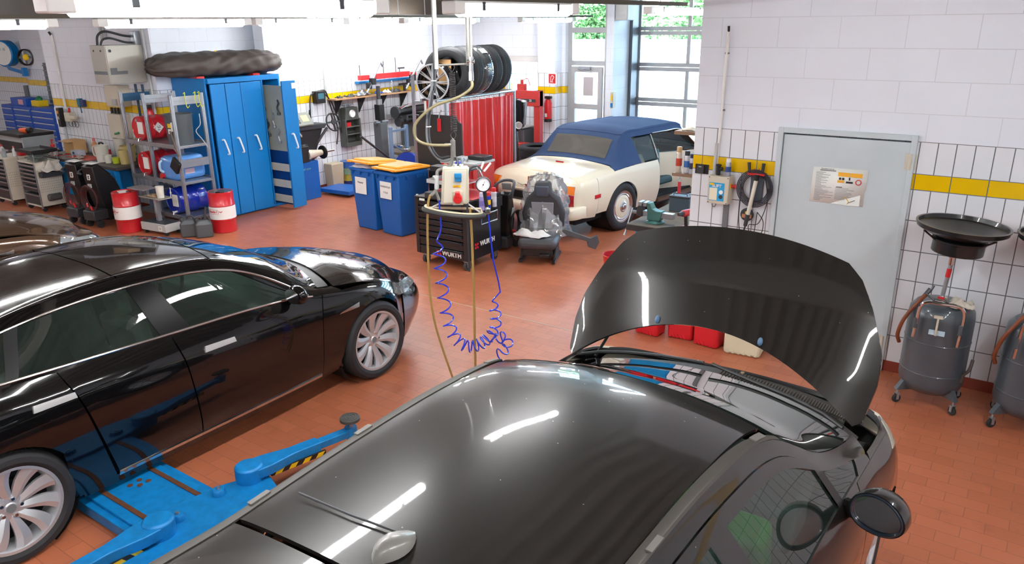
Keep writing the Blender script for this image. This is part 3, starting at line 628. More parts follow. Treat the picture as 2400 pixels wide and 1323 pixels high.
def hatch(par):
    c = Car(AS); ns = c.ns
    def sY(y, v): return c.s_of(np.atleast_1d(np.array(y, float)), np.atleast_1d(np.array(v, float) + 0 * np.array(y, float)))
    def fl(n, v): return np.full(n, float(v))
    for sd in (1, -1):
        def side(name, Pb, ty, vt):
            sb, vb = c.inv(Pb[0], Pb[1]); st = sY(ty, fl(len(ty), vt)); return c.panel(name, HP, (sb, vb), (st, fl(len(st), vt)), 12, par, sd)
        Y, Z = arch(0, .31, .35, -.52, .22, .36, .26); side('front_fender', (Y, Z), L(-.46, .42, len(Y)), 4.0)
        Y, Z = arch(-2.63, .31, .35, -3.05, .26, -2.2, .22); side('rear_fender', (Y, Z), L(-3.05, -2.3, len(Y)), 4.02)
        side('front_door', (L(-1.47, -.53, 24), fl(24, .24)), L(-1.58, -.47, 24), 4.02)
        side('rear_door', (L(-2.19, -1.48, 20), fl(20, .24)), L(-2.29, -1.59, 20), 4.02)
        c.panel('sill', HP, (sY(L(-2.25, -.4, 24), 0.), fl(24, 0)), c.inv(L(-2.25, -.4, 24), fl(24, .235)), 3, par, sd)
        c.panel('front_bumper', HP, (L(sY(.37, 1.)[0], ns - 1.001, 20), fl(20, 0)), (L(sY(.40, 3.)[0], ns - 1.001, 20), fl(20, 3.05)), 8, par, sd)
        c.panel('rear_bumper', HP, (L(.001, sY(-3.06, 1.)[0], 16), fl(16, 0)), (L(.001, sY(-3.06, 4.)[0], 16), fl(16, 4.02)), 10, par, sd)
        c.panel('headlamp', mat('lamp_housing_cream', 'd8d2c0', .25, .0, coat=1), (L(sY(.1, 3.4)[0], 10.9, 18), 3.0 + .4 * L(1, 0, 18)), (L(sY(.22, 4.)[0], 10.9, 18), fl(18, 4.35)), 8, par, sd, off=.004)
        def win(name, y0, y1, y0t, y1t, m=TGLASS, a=4.1, b=4.8, off=-.006, n=16):
            return c.panel(name, m, (sY(L(y0, y1, n), a), fl(n, a)), (sY(L(y0t, y1t, n), b), fl(n, b)), 6, par, sd, off=off, flange=False)
        win('side_window', -1.47, -.73, -1.55, -.78); win('side_window', -2.3, -1.62, -2.25, -1.68)
        win('quarter_window', -.68, -.42, -.72, -.33); win('quarter_window', -2.62, -2.36, -2.5, -2.3)
        win('door_pillar', -1.63, -1.46, -1.69, -1.54, HP, off=.002, n=4); win('door_pillar', -.735, -.675, -.785, -.715, BLACK, off=.002, n=4)
        win('door_pillar', -2.37, -2.29, -2.31, -2.24, HP, off=.002, n=4)
        n = 50
        c.panel('door_frame', HP, (sY(L(-2.7, -.26, n), 4.78), fl(n, 4.78)), (sY(L(-2.7, -.22, n), 4.92), fl(n, 4.92)), 3, par, sd, off=.002)
        c.panel('roof_side', HP, (sY(L(-3.0, -.2, n), 4.9), fl(n, 4.94) - .4 * L(0, 1, n) ** 12), (sY(L(-3.0, -.09, n), 5.3), fl(n, 5.3)), 5, par, sd)
        c.panel('roof_channel_strip', mat('roof_strip_rubber', '3c3833', .55), (sY(L(-3.0, -.93, n), 5.31), fl(n, 5.31)), (sY(L(-3.0, -.95, n), 6.04), fl(n, 6.04) - .5 * L(0, 1, n) ** 16), 3, par, sd, off=.003, th=.006)
        for y0 in (-1.12, -2.0, -2.55): c.panel('roof_strip_cap', mat('roof_cap_grey', '6a6762', .6), (sY(L(y0, y0 + .09, 3), 5.5), fl(3, 5.5)), (sY(L(y0, y0 + .09, 3), 5.8), fl(3, 5.9)), 1, par, sd, off=.009, th=.006)
        c.panel('belt_strip', HP, (sY(L(-2.9, -.42, n), 4.02), fl(n, 4.02)), (sY(L(-2.9, -.42, n), 4.1), fl(n, 4.1)), 2, par, sd)
        c.panel('cowl_corner', HP, (sY(L(-.425, -.22, 6), 4.02), fl(6, 4.02)), (sY(L(-.335, -.22, 6), 4.92), fl(6, 4.92)), 6, par, sd)
        c.panel('fender_top', HP, (sY(L(-.215, .30, 14), 4.01), fl(14, 4.01)), (sY(L(-.19, .36, 14), 4.5), fl(14, 4.5) - .15 * L(0, 1, 14)), 5, par, sd)
        c.panel('rear_quarter', HP, (sY(L(-3.05, -2.6, 8), 4.02), fl(8, 4.02)), (sY(L(-3.03, -2.48, 8), 4.94), fl(8, 4.94)), 6, par, sd)
        for y0, y1, z0 in ((-1.42, -1.2, .86), (-2.2, -1.98, .88)):
            lo = c.inv(L(y0, y1, 10), fl(10, z0 - .014)); hi = c.inv(L(y0, y1, 10), fl(10, z0 + .014)); c.panel('door_handle', HP, lo, hi, 3, par, sd, off=.03, th=.03)
        c.panel('side_moulding', mat('moulding_rubber', '2a2a2b', .5), c.inv(L(-1.45, -.5, 20), fl(20, .50)), c.inv(L(-1.45, -.5, 20), fl(20, .55)), 2, par, sd, off=.012)
        if sd == 1:
            # door mirror: rounded shell, glass facing back
            Mm = T(.965 * sd, -.77, 1.03) @ RZ(-16 * sd) @ SC(.84, .84, .9) @ RY(-6 * sd)
            mh = MB(Mm); out = [(math.cos(a) * .125 * (1 + .12 * math.cos(a - .6)), math.sin(a) * .093 * (1 + .18 * math.sin(a + .4))) for a in L(0, 2 * PI, 37)[:-1]]
            G = []
            for k, (sc, yy) in enumerate(((.88, -.02), (.93, -.035), (1.0, -.035), (1.02, -.015), (.98, .03), (.84, .075), (.55, .10), (.0, .11))): G.append([(a * sc * sd, yy, b * sc) for a, b in out] + [(out[0][0] * sc * sd, yy, out[0][1] * sc)])
            mh.grid(G); mh = mh.build('mirror_housing', HP, par, angle=50)
            g = MB(Mm); g.add([(a * .88 * sd, -.024, b * .88) for a, b in out], [tuple(range(36))]); g.build('mirror_glass', CHROME, mh, smooth=False)
            rim = MB(Mm); rim.tube([(a * .905 * sd, -.03, b * .905) for a, b in out], .008, 6, closed=True); rim.build('mirror_rim', mat('mirror_rim_blue_black', '1c2a3a', .3, coat=.6), mh)
            ar = MB(); ar.tube([(.84 * sd, -.66, .955), (.88 * sd, -.68, .96), (.95 * sd, -.72, .98)], .035, 10); ar.build('mirror_arm', BLACK, par)
        for yy in (0, -2.63):
            wheel(par, .80 * sd, yy, .31, .312, .2, .21, 'ten', sd)
            MB(T(0, yy, .31) @ RY(90 * sd)).lathe([(0, .42), (.36, .42), (.36, .82)], n=36).build('wheel_housing', UND, par)
        # gas strut
        MB().cyl((.70 * sd, .1, .93), (.60 * sd, .42, 1.28), .009, n=8).build('bonnet_strut', BLACK, par)
    n = 30
    c.panel('windscreen', WSG, (sY(L(-.93, -.12, n), 5.3), fl(n, 5.33)), (sY(L(-.885, .03, n), 8.), fl(n, 8)), 12, par, 0)
    c.panel('roof', HP, (sY(L(-2.62, -.965, 40), 6.06), fl(40, 6.06)), (sY(L(-2.62, -.9, 40), 8.), fl(40, 8)), 12, par, 0)
    c.panel('tailgate', HP, (L(.001, sY(-2.645, 5.9)[0], n), np.concatenate([L(4.03, 5.9, 10), fl(n - 10, 5.9)])), (L(.001, sY(-2.645, 8.)[0], n), fl(n, 8)), 14, par, 0)
    hw = MB(); hw.M = Matrix.Identity(4)
    # open bonnet: the bonnet skin swung up about its rear edge
    Mh = T(0, -.15, 1.0) @ RX(64) @ T(0, .15, -.98)
    def hood(ox=0., dz=0.):
        G = []
        for i in range(29):
            t_ = i / 28; w_ = float(np.interp(t_, [0, .08, .35, .55, .8, .93, 1], [.74, .775, .80, .79, .70, .635, .56])) - ox; row = []
            for j in range(33):
                x_ = (j / 32 * 2 - 1) * w_; yr = .18 - .33 * (abs(x_) / .78) ** 2; yf = .73 - .10 * (abs(x_) / .6) ** 2; y_ = yr + (yf - yr) * t_
                z_ = float(np.interp(y_, [-.15, .1, .4, .73], [1.045, 1.02, .965, .875])) - .05 * (x_ / .6) ** 2 - .035 * (abs(x_) / .78) ** 7
                row.append((x_, y_, z_ + dz))
            G.append(row)
        return G
    Gt = hood(); hb_ = MB(Mh); hb_.grid(Gt)
    for Q in (Gt[0], Gt[-1], [r[0] for r in Gt], [r[-1] for r in Gt]): hb_.grid([Q, [(x_, y_, z_ - .028) for x_, y_, z_ in Q]])
    bon = hb_.build('bonnet', HP, par, angle=40)
    hb_ = MB(Mh); hb_.grid(hood(.02, -.024)); hb_.build('bonnet_lining', UND, bon)
    for xx in (.27, -.27):
        p = Mh @ Vector((xx, .19, 1.0)); MB(Mh).sph((xx + .06 * (1 if xx > 0 else -1) * 0, .17, 1.002), (.013, .022, .012), 12).build('washer_nozzle', mat('washer_nozzle_blue', '4a6a8a', .4), bon)
    # engine bay
    e = MB(); e.box((-.80, -.02, .72), (.80, .12, .84)); e.box((-.78, .1, .45), (.78, .62, .66)); e.box((-.62, .16, .66), (-.1, .55, .76)); e.box((0, .2, .66), (.5, .5, .74)); e.build('engine_bay', UND, par, bevel=.02)
    c.panel('windscreen_cowl', mat('cowl_plastic', '2b2926', .6, var=.3, scale=30, bump=.3), (sY(L(-.2, -.04, 8), 5.2), fl(8, 5.15)), (sY(L(.03, .26, 8), 8.), fl(8, 8)), 14, par, 0, off=-.012)
    g = MB(); 
    for k in range(46):
        v = 5.5 + k * .052; p = c.P(sY(.05, v)[0] + .1, v)
        g.cbox((0, 0, 0), (.007, .07, .012), T(float(p[0]), float(p[1]) + .01, float(p[2]) + .002)); 
    g.build('cowl_grille_ribs', mat('grille_rib', '4a463f', .6), par)
    w = MB(); w.tube([tuple(Vector(c.P(sY(-.02 , 7.8)[0], 7.8)) * 1 + Vector((-.05, .07, .02)))] + [tuple(Vector(c.P(sY(yy, v)[0], v)) + Vector((0, 0, .022))) for v, yy in ((7.2, -.0), (6.6, -.03), (6.0, -.08), (5.5, -.14))], .009, 6)
    w.build('wiper', BLACK, par)
    w = MB(); w.tube([(-x, y + .04, z) for x, y, z in [tuple(Vector(c.P(sY(yy, v)[0], v)) + Vector((0, 0, .024))) for v, yy in ((7.9, .02), (7.2, .0), (6.6, -.03), (6.0, -.08), (5.5, -.14))]], .009, 6); w.build('wiper', BLACK, par)
    # slam panel and weather strip at the front of the bay
    s_ = MB(); P = [tuple(c.P(a, b)) for a, b in ((9.05, 4.1), (9.6, 4.3), (10.1, 4.7), (10.6, 5.4), (10.9, 6.4), (11.1, 8))]; P = [(x, y, z - .03) for x, y, z in P]; P = P + [(-x, y, z) for x, y, z in P[::-1][1:]]
    s_.tube(catmull(P, 6), .022, 8); s_.build('bay_edge_seal', BLACK, par)
    s_ = MB(); G = []
    for x in L(-.62, .62, 21): yy = .71 - .33 * abs(x) ** 2 ; G.append([(x, yy - .14, .71), (x, yy - .12, .745), (x, yy - .02, .755), (x, yy + .03, .72), (x, yy + .03, .6)])
    s_.grid(G); s_.build('slam_panel', mat('slam_panel_grime', '35322e', .5, .2, var=.3, scale=20), par, solid=.004)
    MB().cbox((0, .55, .77), (.1, .06, .05)).cbox((.02, .57, .80), (.02, .03, .05)).build('bonnet_latch', mat('latch_brass', '9a8a64', .5, .6), par)
    # antenna and roof crease
    a = MB(T(0, -2.48, 1.46)); a.grid([[( (0 if k in (0, 9) else 1) * math.cos(t_) * (.045 * math.sin(PI * k / 9) ** .7), -.10 + .2 * k / 9, max(0, math.sin(t_)) * .045 * math.sin(PI * (k / 9) ** .6) ** .8) for t_ in L(0, PI, 9)] for k in range(10)]); a.build('roof_antenna', mat('antenna_grey', '7c7a76', .35, coat=.3), par)
    MB().tube([(-.42, -2.44, 1.452), (-.2, -2.44, 1.463), (0, -2.42, 1.468)], .004, 6).build('roof_cable', DGREY, par)
    u = MB(); u.box((-.75, -3.0, .2), (.75, .5, .3)); u.box((-.75, -.55, .3), (.75, -.45, .85)); u.box((-.72, .4, .3), (.72, .5, .6)); u.build('underbody', UND, par)
    for xx in (-.38, .38): seat(par, xx, -1.0, .42, CABIN)
    seat(par, 0, -2.3, .46, CABIN, 1.2, .5)
    d = MB(); d.box((-.68, -.8, .72), (.68, -.3, .92)); d.build('dashboard', CABIN, par, bevel=.03)
    pk = MB(T(.43, -1.19, .98) @ RX(14)); pk.box((-.25, -.03, -.34), (.25, .12, .09)); pk.build('seat_cover', mat('green_seat_cover', '18a018', .3), par, bevel=.03)
    text('seat_cover_print', 'NOWA', .1, T(.43, -1.225, .93) @ RX(14) @ FY, mat('green_print', '0c6a10', .4), par)
alfa = thing('grey_hatchback_car', 'dark metallic hatchback in the foreground with its bonnet wide open', 'car', (-1.23, 3.5, .2))
hatch(alfa)
def squash(o):
    """the hatchback's tail is short: everything behind the driver's seat closes up"""
    for ch in [x for x in bpy.data.objects if x.parent == o]:
        if ch.name.startswith(('tyre', 'wheel_housing')):
            if min(v.co.y for v in ch.data.vertices) < -2:
                for q in [ch] + [x for x in bpy.data.objects if x.parent == ch]:
                    for v in q.data.vertices: v.co.y += .2
        else:
            for v in ch.data.vertices:
                if v.co.y < -1.5: v.co.y = -1.5 + (v.co.y + 1.5) * .82
squash(alfa)

# ---------------------------------------------------------------- cream convertible with a blue soft top
RS = [
 ([(0, -1.10, .38), (0, -1.14, .5), (0, -1.16, .62), (0, -1.13, .74), (0, -1.06, .84), (0, -1.0, .87), (0, -.97, .88), (0, -.94, .89), (0, -.9, .90)],),
 ([(.55, -1.06, .38), (.6, -1.10, .5), (.6, -1.12, .62), (.6, -1.08, .74), (.58, -1.0, .83), (.45, -.95, .87), (.33, -.92, .89), (.16, -.9, .90), (0, -.87, .905)],),
 (-.83, .12, [(.82, .34), (.87, .47), (.88, .6), (.88, .74), (.84, .85), (.68, .905), (.5, .925), (.25, .935), (0, .94)]),
 (-.45, .0, [(.84, .3), (.89, .46), (.90, .62), (.895, .78), (.86, .89), (.72, .945), (.55, .965), (.28, .975), (0, .98)]),
 (-.08, .0, [(.84, .27), (.9, .46), (.915, .62), (.905, .80), (.87, .92), (.76, .99), (.6, 1.01), (.32, 1.025), (0, 1.03)]),
 (.30, .04, [(.84, .25), (.9, .46), (.915, .62), (.905, .80), (.87, .93), (.66, 1.33), (.56, 1.365), (.3, 1.385), (0, 1.39)]),
 (.8, 0, [(.84, .25), (.9, .46), (.915, .62), (.905, .80), (.87, .93), (.66, 1.37), (.57, 1.41), (.3, 1.435), (0, 1.44)]),
 (1.4, 0, [(.84, .25), (.9, .46), (.915, .62), (.905, .80), (.87, .93), (.66, 1.37), (.57, 1.41), (.3, 1.435), (0, 1.44)]),
 (1.85, .0, [(.84, .25), (.9, .46), (.915, .62), (.905, .80), (.87, .93), (.665, 1.34), (.57, 1.385), (.3, 1.41), (0, 1.415)]),
 (2.2, .1, [(.84, .25), (.9, .46), (.915, .62), (.905, .80), (.87, .94), (.78, 1.08), (.65, 1.12), (.33, 1.14), (0, 1.15)]),
 (2.45, .2, [(.84, .25), (.9, .46), (.915, .62), (.905, .80), (.87, .93), (.80, .97), (.62, .99), (.33, 1.0), (0, 1.01)]),
 (3.05, .0, [(.84, .3), (.9, .46), (.915, .62), (.905, .80), (.87, .90), (.76, .93), (.6, .955), (.32, .97), (0, .975)]),
 (3.85, .06, [(.8, .3), (.87, .46), (.89, .62), (.88, .76), (.83, .86), (.68, .90), (.5, .92), (.25, .94), (0, .95)]),
 ([(.5, 3.88, .3), (.58, 3.92, .46), (.6, 3.93, .62), (.6, 3.92, .74), (.55, 3.9, .84), (.42, 3.86, .89), (.3, 3.86, .91), (.15, 3.87, .93), (0, 3.87, .94)],),
 ([(0, 3.95, .3), (0, 3.96, .46), (0, 3.96, .62), (0, 3.95, .74), (0, 3.93, .84), (0, 3.9, .89), (0, 3.9, .905), (0, 3.9, .92), (0, 3.9, .93)],)]
SOFT = mat('blue_soft_top_fabric', '2f4a74', .85, var=.12, scale=9, bump=.15, bscale=220)
def convertible(par):
    c = Car(RS); ns = c.ns
    def sY(y, v): return c.s_of(np.atleast_1d(np.array(y, float)), np.atleast_1d(np.array(v, float) + 0 * np.array(y, float)))
    def fl(n, v): return np.full(n, float(v))
    for sd in (1, -1):
        def side(name, Pb, ty, vt):
            sb, vb = c.inv(Pb[0], Pb[1]); st = sY(ty, fl(len(ty), vt)); return c.panel(name, CREAM, (sb, vb), (st, fl(len(st), vt)), 12, par, sd)
        Y, Z = arch(0, .36, .38, -.62, .36, .95, .27); side('rear_fender', (Y, Z), L(-.62, .93, len(Y)), 4.03)
        Y, Z = arch(3.05, .36, .38, 2.32, .27, 3.7, .3); side('front_fender', (Y, Z), L(2.3, 3.7, len(Y)), 4.03)
        dY = (L(.96, 2.3, 24), fl(24, .27))
        if sd == -1: side('door', dY, L(.94, 2.29, 24), 4.03)
        else:
            sb, vb = c.inv(*dY); st = sY(L(.94, 2.29, 24), fl(24, 4.03)); Md = T(.89, 2.29, 0) @ RZ(-24) @ T(-.89, -2.29, 0)
            dd = c.panel('door', CREAM, (sb, vb), (st, fl(24, 4.03)), 12, par, 1, M=Md)
            mb = MB(Md); mb.box((.70, .99, .32), (.80, 2.25, .92)); mb.box((.70, .975, .30), (.885, .99, .93)); mb.build('door_card', WHITE, dd, bevel=.008)
            mb = MB(Md); mb.cbox((.84, .972, .66), (.05, .012, .07)); mb.cbox((.84, .97, .5), (.03, .012, .03)); mb.build('door_latch', DSTEEL, dd)
            g = MB(Md); g.add([(.80, 1.0, .94), (.80, 2.2, .94), (.72, 1.95, 1.32), (.70, 1.03, 1.35)], [(0, 1, 2, 3)]); g.build('side_window', TGLASS, dd, smooth=False)
            g = MB(Md); g.tube([(.80, .99, .93), (.70, 1.02, 1.36), (.70, 1.75, 1.355)], .008, 6); g.build('window_frame', CHROME, dd)
        c.panel('tail_corner', CREAM, (L(.001, sY(-.63, 1.)[0], 20), fl(20, 0)), (L(.001, sY(-.63, 4.)[0], 20), fl(20, 4.03)), 12, par, sd)
        c.panel('front_corner', CREAM, (L(sY(3.71, 1.)[0], ns - 1.001, 16), fl(16, 0)), (L(sY(3.71, 4.)[0], ns - 1.001, 16), fl(16, 4.03)), 10, par, sd)
        # tail lamp: orange over red in a chrome bezel
        def lampp(name, m, z0, z1, off):
            k = 5; a = L(1.02, 1.55, 9); lo = (a, fl(9, z0)); hi = (a, fl(9, z1)); c.panel(name, m, lo, hi, k, par, sd, off=off, th=.02)
        lampp('tail_lamp_bezel', CHROME, 1.15, 3.55, .008); lampp('tail_lamp_red', mat('red_lamp_lens', 'b0141c', .15, coat=1), 1.25, 2.55, .03); lampp('tail_lamp_amber', mat('amber_lamp_lens', 'f07a12', .15, coat=1), 2.6, 3.45, .03)
        lo = c.inv(L(-.72, -.58, 4), fl(4, .60)); hi = c.inv(L(-.72, -.58, 4), fl(4, .655)); c.panel('side_marker', mat('red_marker_lens', 'd01828', .2, coat=1), lo, hi, 2, par, sd, off=.01)
        mb = MB(); n = 30
        c.line_tube('', None, sY(L(1.0, 1.85, n), 4.85), fl(n, 4.85), .009, par, sd, mb=mb); mb.build('window_chrome', CHROME, par)
        c.panel('side_window', TGLASS, (sY(L(.50, .93, 8), 4.1), fl(8, 4.1)), (sY(L(.45, .95, 8), 4.8), fl(8, 4.8)), 5, par, sd, off=-.01, flange=False)
        mb = MB(); c.line_tube('', None, sY(L(.95, .95, 8), 4.1) , L(4.1, 4.82, 8), .011, par, sd, mb=mb); mb.build('window_pillar', CHROME, par)
        c.panel('screen_pillar', CHROME, (sY(L(1.84, 2.42, 14), 4.95), fl(14, 4.95)), (sY(L(1.84, 2.45, 14), 5.1), fl(14, 5.12)), 2, par, sd)
        c.panel('soft_top_side', SOFT, (sY(L(-.2, .48, 14), 4.05), fl(14, 4.05)), (sY(L(-.17, .43, 14), 4.98), fl(14, 5.0)), 8, par, sd, off=.008)
        c.panel('soft_top_edge', SOFT, (sY(L(.0, 1.87, 40), 4.85), fl(40, 4.85)), (sY(L(.0, 1.87, 40), 5.1), fl(40, 5.12)), 4, par, sd, off=.006)
        c.panel('belt_strip', CHROME, (sY(L(.45, 2.3, 20), 4.02), fl(20, 4.02)), (sY(L(.45, 2.3, 20), 4.08), fl(20, 4.08)), 1, par, sd, off=.004) if sd == -1 else None
        for yy in (0, 3.05):
            wheel(par, .80 * sd, yy, .36, .365, .215, .235, 'disc', sd); MB(T(0, yy, .36) @ RY(90 * sd)).lathe([(0, .42), (.385, .42), (.385, .86)], n=36).build('wheel_housing', UND, par)
    n = 24
    c.panel('boot_lid', CREAM, (L(sY(-.935, 5.)[0] + .02, sY(-.16, 5.)[0], n), fl(n, 4.85)), (L(sY(-.935, 5.)[0] + .02, sY(-.12, 8.)[0], n), fl(n, 8)), 12, par, 0)
    rs = sY(-.935, 5.)[0]
    for xx in (1, -1): c.panel('rear_deck', CREAM, (L(rs, sY(-.1, 4.1)[0], n), fl(n, 4.03)), (L(rs, sY(-.1, 4.8)[0], n), fl(n, 4.84)), 4, par, xx)
    c.panel('rear_panel', CREAM, (L(.001, sY(-.935, 5.)[0], 8), fl(8, 4.03)), (L(.001, sY(-.935, 5.)[0], 8), fl(8, 8)), 10, par, 0)
    # soft top: rear face with the window, then the roof
    s0, s1 = sY(-.12, 8.)[0], sY(.28, 8.)[0]
    c.panel('soft_top_rear', SOFT, (L(sY(-.14, 5)[0], sY(.28, 5)[0], 14), fl(14, 4.9)), (L(s0, s1, 14), fl(14, 8)), 14, par, 0, off=.008)
    c.panel('soft_top', SOFT, (sY(L(.27, 1.88, 40), 5.1), fl(40, 5.12)), (sY(L(.27, 1.88, 40), 8.), fl(40, 8)), 14, par, 0, off=.014)
    lo = (L(s0 + (s1 - s0) * .2, s0 + (s1 - s0) * .80, 8), fl(8, 6.15)); c.panel('rear_window', glass('plastic_rear_window', 'd6cfc0', .08, .82, 1.4), lo, (lo[0], fl(8, 8)), 8, par, 0, off=.018, th=.006)
    c.panel('windscreen', WSG, (sY(L(1.88, 2.4, n), 5.12), fl(n, 5.12)), (sY(L(1.88, 2.47, n), 8.), fl(n, 8)), 10, par, 0)
    c.panel('bonnet', CREAM, (L(sY(2.4, 5.)[0], 12.9, n), fl(n, 4.05)), (L(sY(2.46, 8.)[0], 12.9, n), fl(n, 8)), 12, par, 0)
    c.panel('front_deck', CREAM, (L(12.9, ns - 1.001, 8), fl(8, 4.03)), (L(12.9, ns - 1.001, 8), fl(8, 8)), 8, par, 0)
    # bumpers, badges, number plate recess
    def bumper(y, sg):
        P = [(-.86, y + .38 * sg), (-.84, y + .12 * sg), (-.7, y + .02 * sg), (-.3, y - .03 * sg), (.3, y - .03 * sg), (.7, y + .02 * sg), (.84, y + .12 * sg), (.86, y + .38 * sg)]
        G = [[(x + dx * (1 if x > 0 else -1) * (abs(x) > .8), yy + dy * sg, z) for dx, dy, z in ((-.05, .08, .38), (.03, -.02, .36), (.045, -.05, .42), (.045, -.05, .5), (.02, -.02, .53), (-.05, .08, .53))] for x, yy in [(p.x, p.y) for p in catmull([(a, b, 0) for a, b in P], 5)]]
        b = MB(); b.grid(G); b.add([G[0][i] for i in range(6)], [tuple(range(6))]); b.add([G[-1][i] for i in range(6)], [tuple(range(6))[::-1]]); return b
    b = bumper(-1.24, 1); b.build('rear_bumper', CREAM, par, angle=50); b = bumper(4.06, -1); b.build('front_bumper', CHROME, par, angle=50)
    MB().box((-.24, -1.19, .5), (.24, -1.14, .66)).build('number_plate_recess', UND, par, bevel=.006)
    MB().box((-.7, -1.2, .53), (.7, -1.12, .56)).build('bumper_trim', DSTEEL, par)
    MB().box((-.30, -1.17, .66), (.30, -1.1, .70)).build('boot_handle_bar', CREAM, par, bevel=.01)
    MB().box((-.03, -1.10, .80), (.03, -1.02, .87)).build('boot_badge', mat('gold_badge', 'a88a3c', .3, .8), par, bevel=.004)
    w = MB(); w.tube([(-.2, -1.13, .755), (-.1, -1.15, .745), (0, -1.16, .765), (.1, -1.15, .745), (.2, -1.13, .755)], .006, 6); w.tube([(-.13, -1.14, .735), (0, -1.155, .725), (.13, -1.14, .735)], .005, 6); w.lathe([(.028, 0), (.022, .006), (.0, .006)], M=T(0, -1.16, .75) @ RX(90), n=16); w.build('winged_emblem', CHROME, par)
    MB().box((-.07, -.42, .985), (.07, -.40, 1.0)).build('brake_lamp', mat('red_lens', 'b01420', .2), par)
    u = MB(); u.box((-.78, -1.0, .25), (.78, 3.8, .34)); u.box((-.72, -.25, .34), (.72, -.15, .9)); u.box((-.78, 2.4, .3), (.78, 2.5, .9)); u.box((-.8, .4, .22), (.84, 2.3, .3)); u.build('underbody', UND, par)
    for xx in (.80, -.88): MB().box((xx, .98, .26), (xx + .08, 2.3, .31)).build('sill_strip', mat('worn_brown_sill', '6b4a34', .5, .3), par)
    LEA = mat('teal_leather', '35585a', .5, var=.15); BLS = mat('blue_leather', '2d4660', .5)
    for xx in (-.38, .38):
        s_ = seat(par, xx, 1.55, .5, LEA, .55, .52)
        MB().sph((xx, 1.20, 1.22), (.15, .06, .11), 14).build('headrest', BLS, par)
    seat(par, 0, .62, .5, LEA, 1.3, .4)
    MB().box((-.72, 2.1, .74), (.72, 2.42, .96)).build('dashboard', mat('walnut_dash', '6a2f1c', .3, coat=.6), par, bevel=.03)
rr = thing('cream_convertible_car', 'cream convertible car with a dark blue fabric top and its right door open', 'car', (-5.87, 10.18, 0), -8.5)
convertible(rr)

# ---------------------------------------------------------------- bronze saloon cut by the left edge
bronze = thing('bronze_saloon_car', 'metallic bronze saloon car at the left edge, only bonnet and headlamp showing', 'car', (-9.7, 3.5, 0))
sedan(bronze, mat('bronze_metallic_paint', '5a4434', .16, .55, coat=1., var=.05), lamp=HLG)
# ---------------------------------------------------------------- things on and by the right wall (y = 6.94)
t = thing('wall_controller', 'small black controller unit screwed on the yellow tile band', 'controller', (-2.625, 6.94, 1.64))
MB().box((-.065, -.012, -.045), (.065, 0, .045)).build('back_plate', BLACK, t, bevel=.002); MB().box((-.042, -.04, -.04), (.028, -.012, .04)).build('display_housing', DGREY, t, bevel=.004)
text('display_print', '8.8.8', .014, T(-.007, -.041, .026) @ FY, WHITE, t)
t = thing('switch_box', 'beige electrical switch box with a blue sticker and a red rotary switch', 'electrical box', (-2.41, 6.94, 1.35))
MB().box((-.1, -.13, 0), (.1, 0, .26)).build('housing', BEIGE, t, bevel=.006); MB().box((-.085, -.134, .03), (.06, -.13, .2)).build('sticker', mat('sticker_blue', '28a0d8', .4), t)
MB().box((-.08, -.1352, .035), (-.005, -.134, .15)).build('sticker_panel', mat('sticker_cream', 'f0ead0', .5), t); text('sticker_print', 'SLIFT', .04, T(-.012, -.1355, .17) @ FY, WHITE, t, bold=.001)
for zz in (.07, .115): MB().lathe([(0, .004), (.019, .004), (.019, 0)], M=T(.032, -.134, zz) @ RX(90), n=20).build('dial_mark', WHITE if zz > .1 else DSTEEL, t)
MB().box((-.08, -.137, .175), (-.04, -.134, .195)).build('warning_sticker', YELLOW, t)
MB().cbox((.103, -.07, .17), (.006, .045, .045)).build('switch_plate', YELLOW, t); MB().cyl((.1, -.07, .17), (.135, -.07, .17), .014).cbox((.14, -.07, .17), (.012, .016, .045)).build('rotary_switch', RED, t, bevel=.003)
b = MB()
for x in (-.088, .088):
    for z in (.012, .248): b.cyl((x, -.134, z), (x, -.13, z), .005, n=8)
b.build('screw_heads', DSTEEL, t)
MB().tube(catmull([(-.07, -.06, 0), (-.065, -.07, -.035), (-.04, -.07, -.04), (-.03, -.06, 0)], 4), .005, 6).build('cable_loop', GREY, t)
t = thing('cable_duct', 'grey plastic cable duct running down from the beige switch box', 'cable duct', (-2.36, 6.94, 0)); MB().box((-.022, -.03, .5), (.028, 0, 1.33)).build('duct', GREY, t, bevel=.002)
t = thing('cable_conduit', 'white round conduit running down the painted block wall to the switch box', 'pipe', (-2.47, 6.94, 0))
MB().tube([(.01, -.02, 2.9), (0, -.02, 2.05), (-.012, -.025, 1.62)], .0125, 10).build('conduit', WHITE, t); MB().tube([(-.015, -.035, 1.9), (-.02, -.04, 1.61)], .017, 10).build('conduit_sleeve', LGREY, t)
MB().cyl((.01, -.02, 2.88), (.012, -.035, 2.93), .011).build('cable_end', BLACK, t)
for zz in (2.7, 2.2): MB().cbox((.008, -.012, zz), (.034, .03, .014)).build('pipe_clip', GREY, t)
def spray_can(loc, label, body='8a90b8', band=None, cap='e8e8ea', r=.027, h=.16, group=None, name='spray_can', cat='spray can'):
    t = thing(name, label, cat, loc, 0, group)
    MB().lathe([(0, 0), (r, 0), (r, h * .74), (r * .93, h * .78), (r * .6, h * .82)], n=20).build('can_body', mat('can_' + body, body, .3, .3), t)
    MB().lathe([(r * .86, h * .78), (r * .86, h * .97), (r * .7, h), (0, h)], n=20).build('cap', mat('cap_' + cap, cap, .4), t)
    if band: MB().lathe([(r + .0007, h * .25), (r + .0007, h * .55)], n=20).build('label_band', mat('band_' + band, band, .4), t)
    return t
spray_can((-2.345, 6.86, 1.611), 'spray can with blue and silver label standing on the switch box', 'a6a8b4', '2a4a8c', 'e8e8ea', .026, .165)
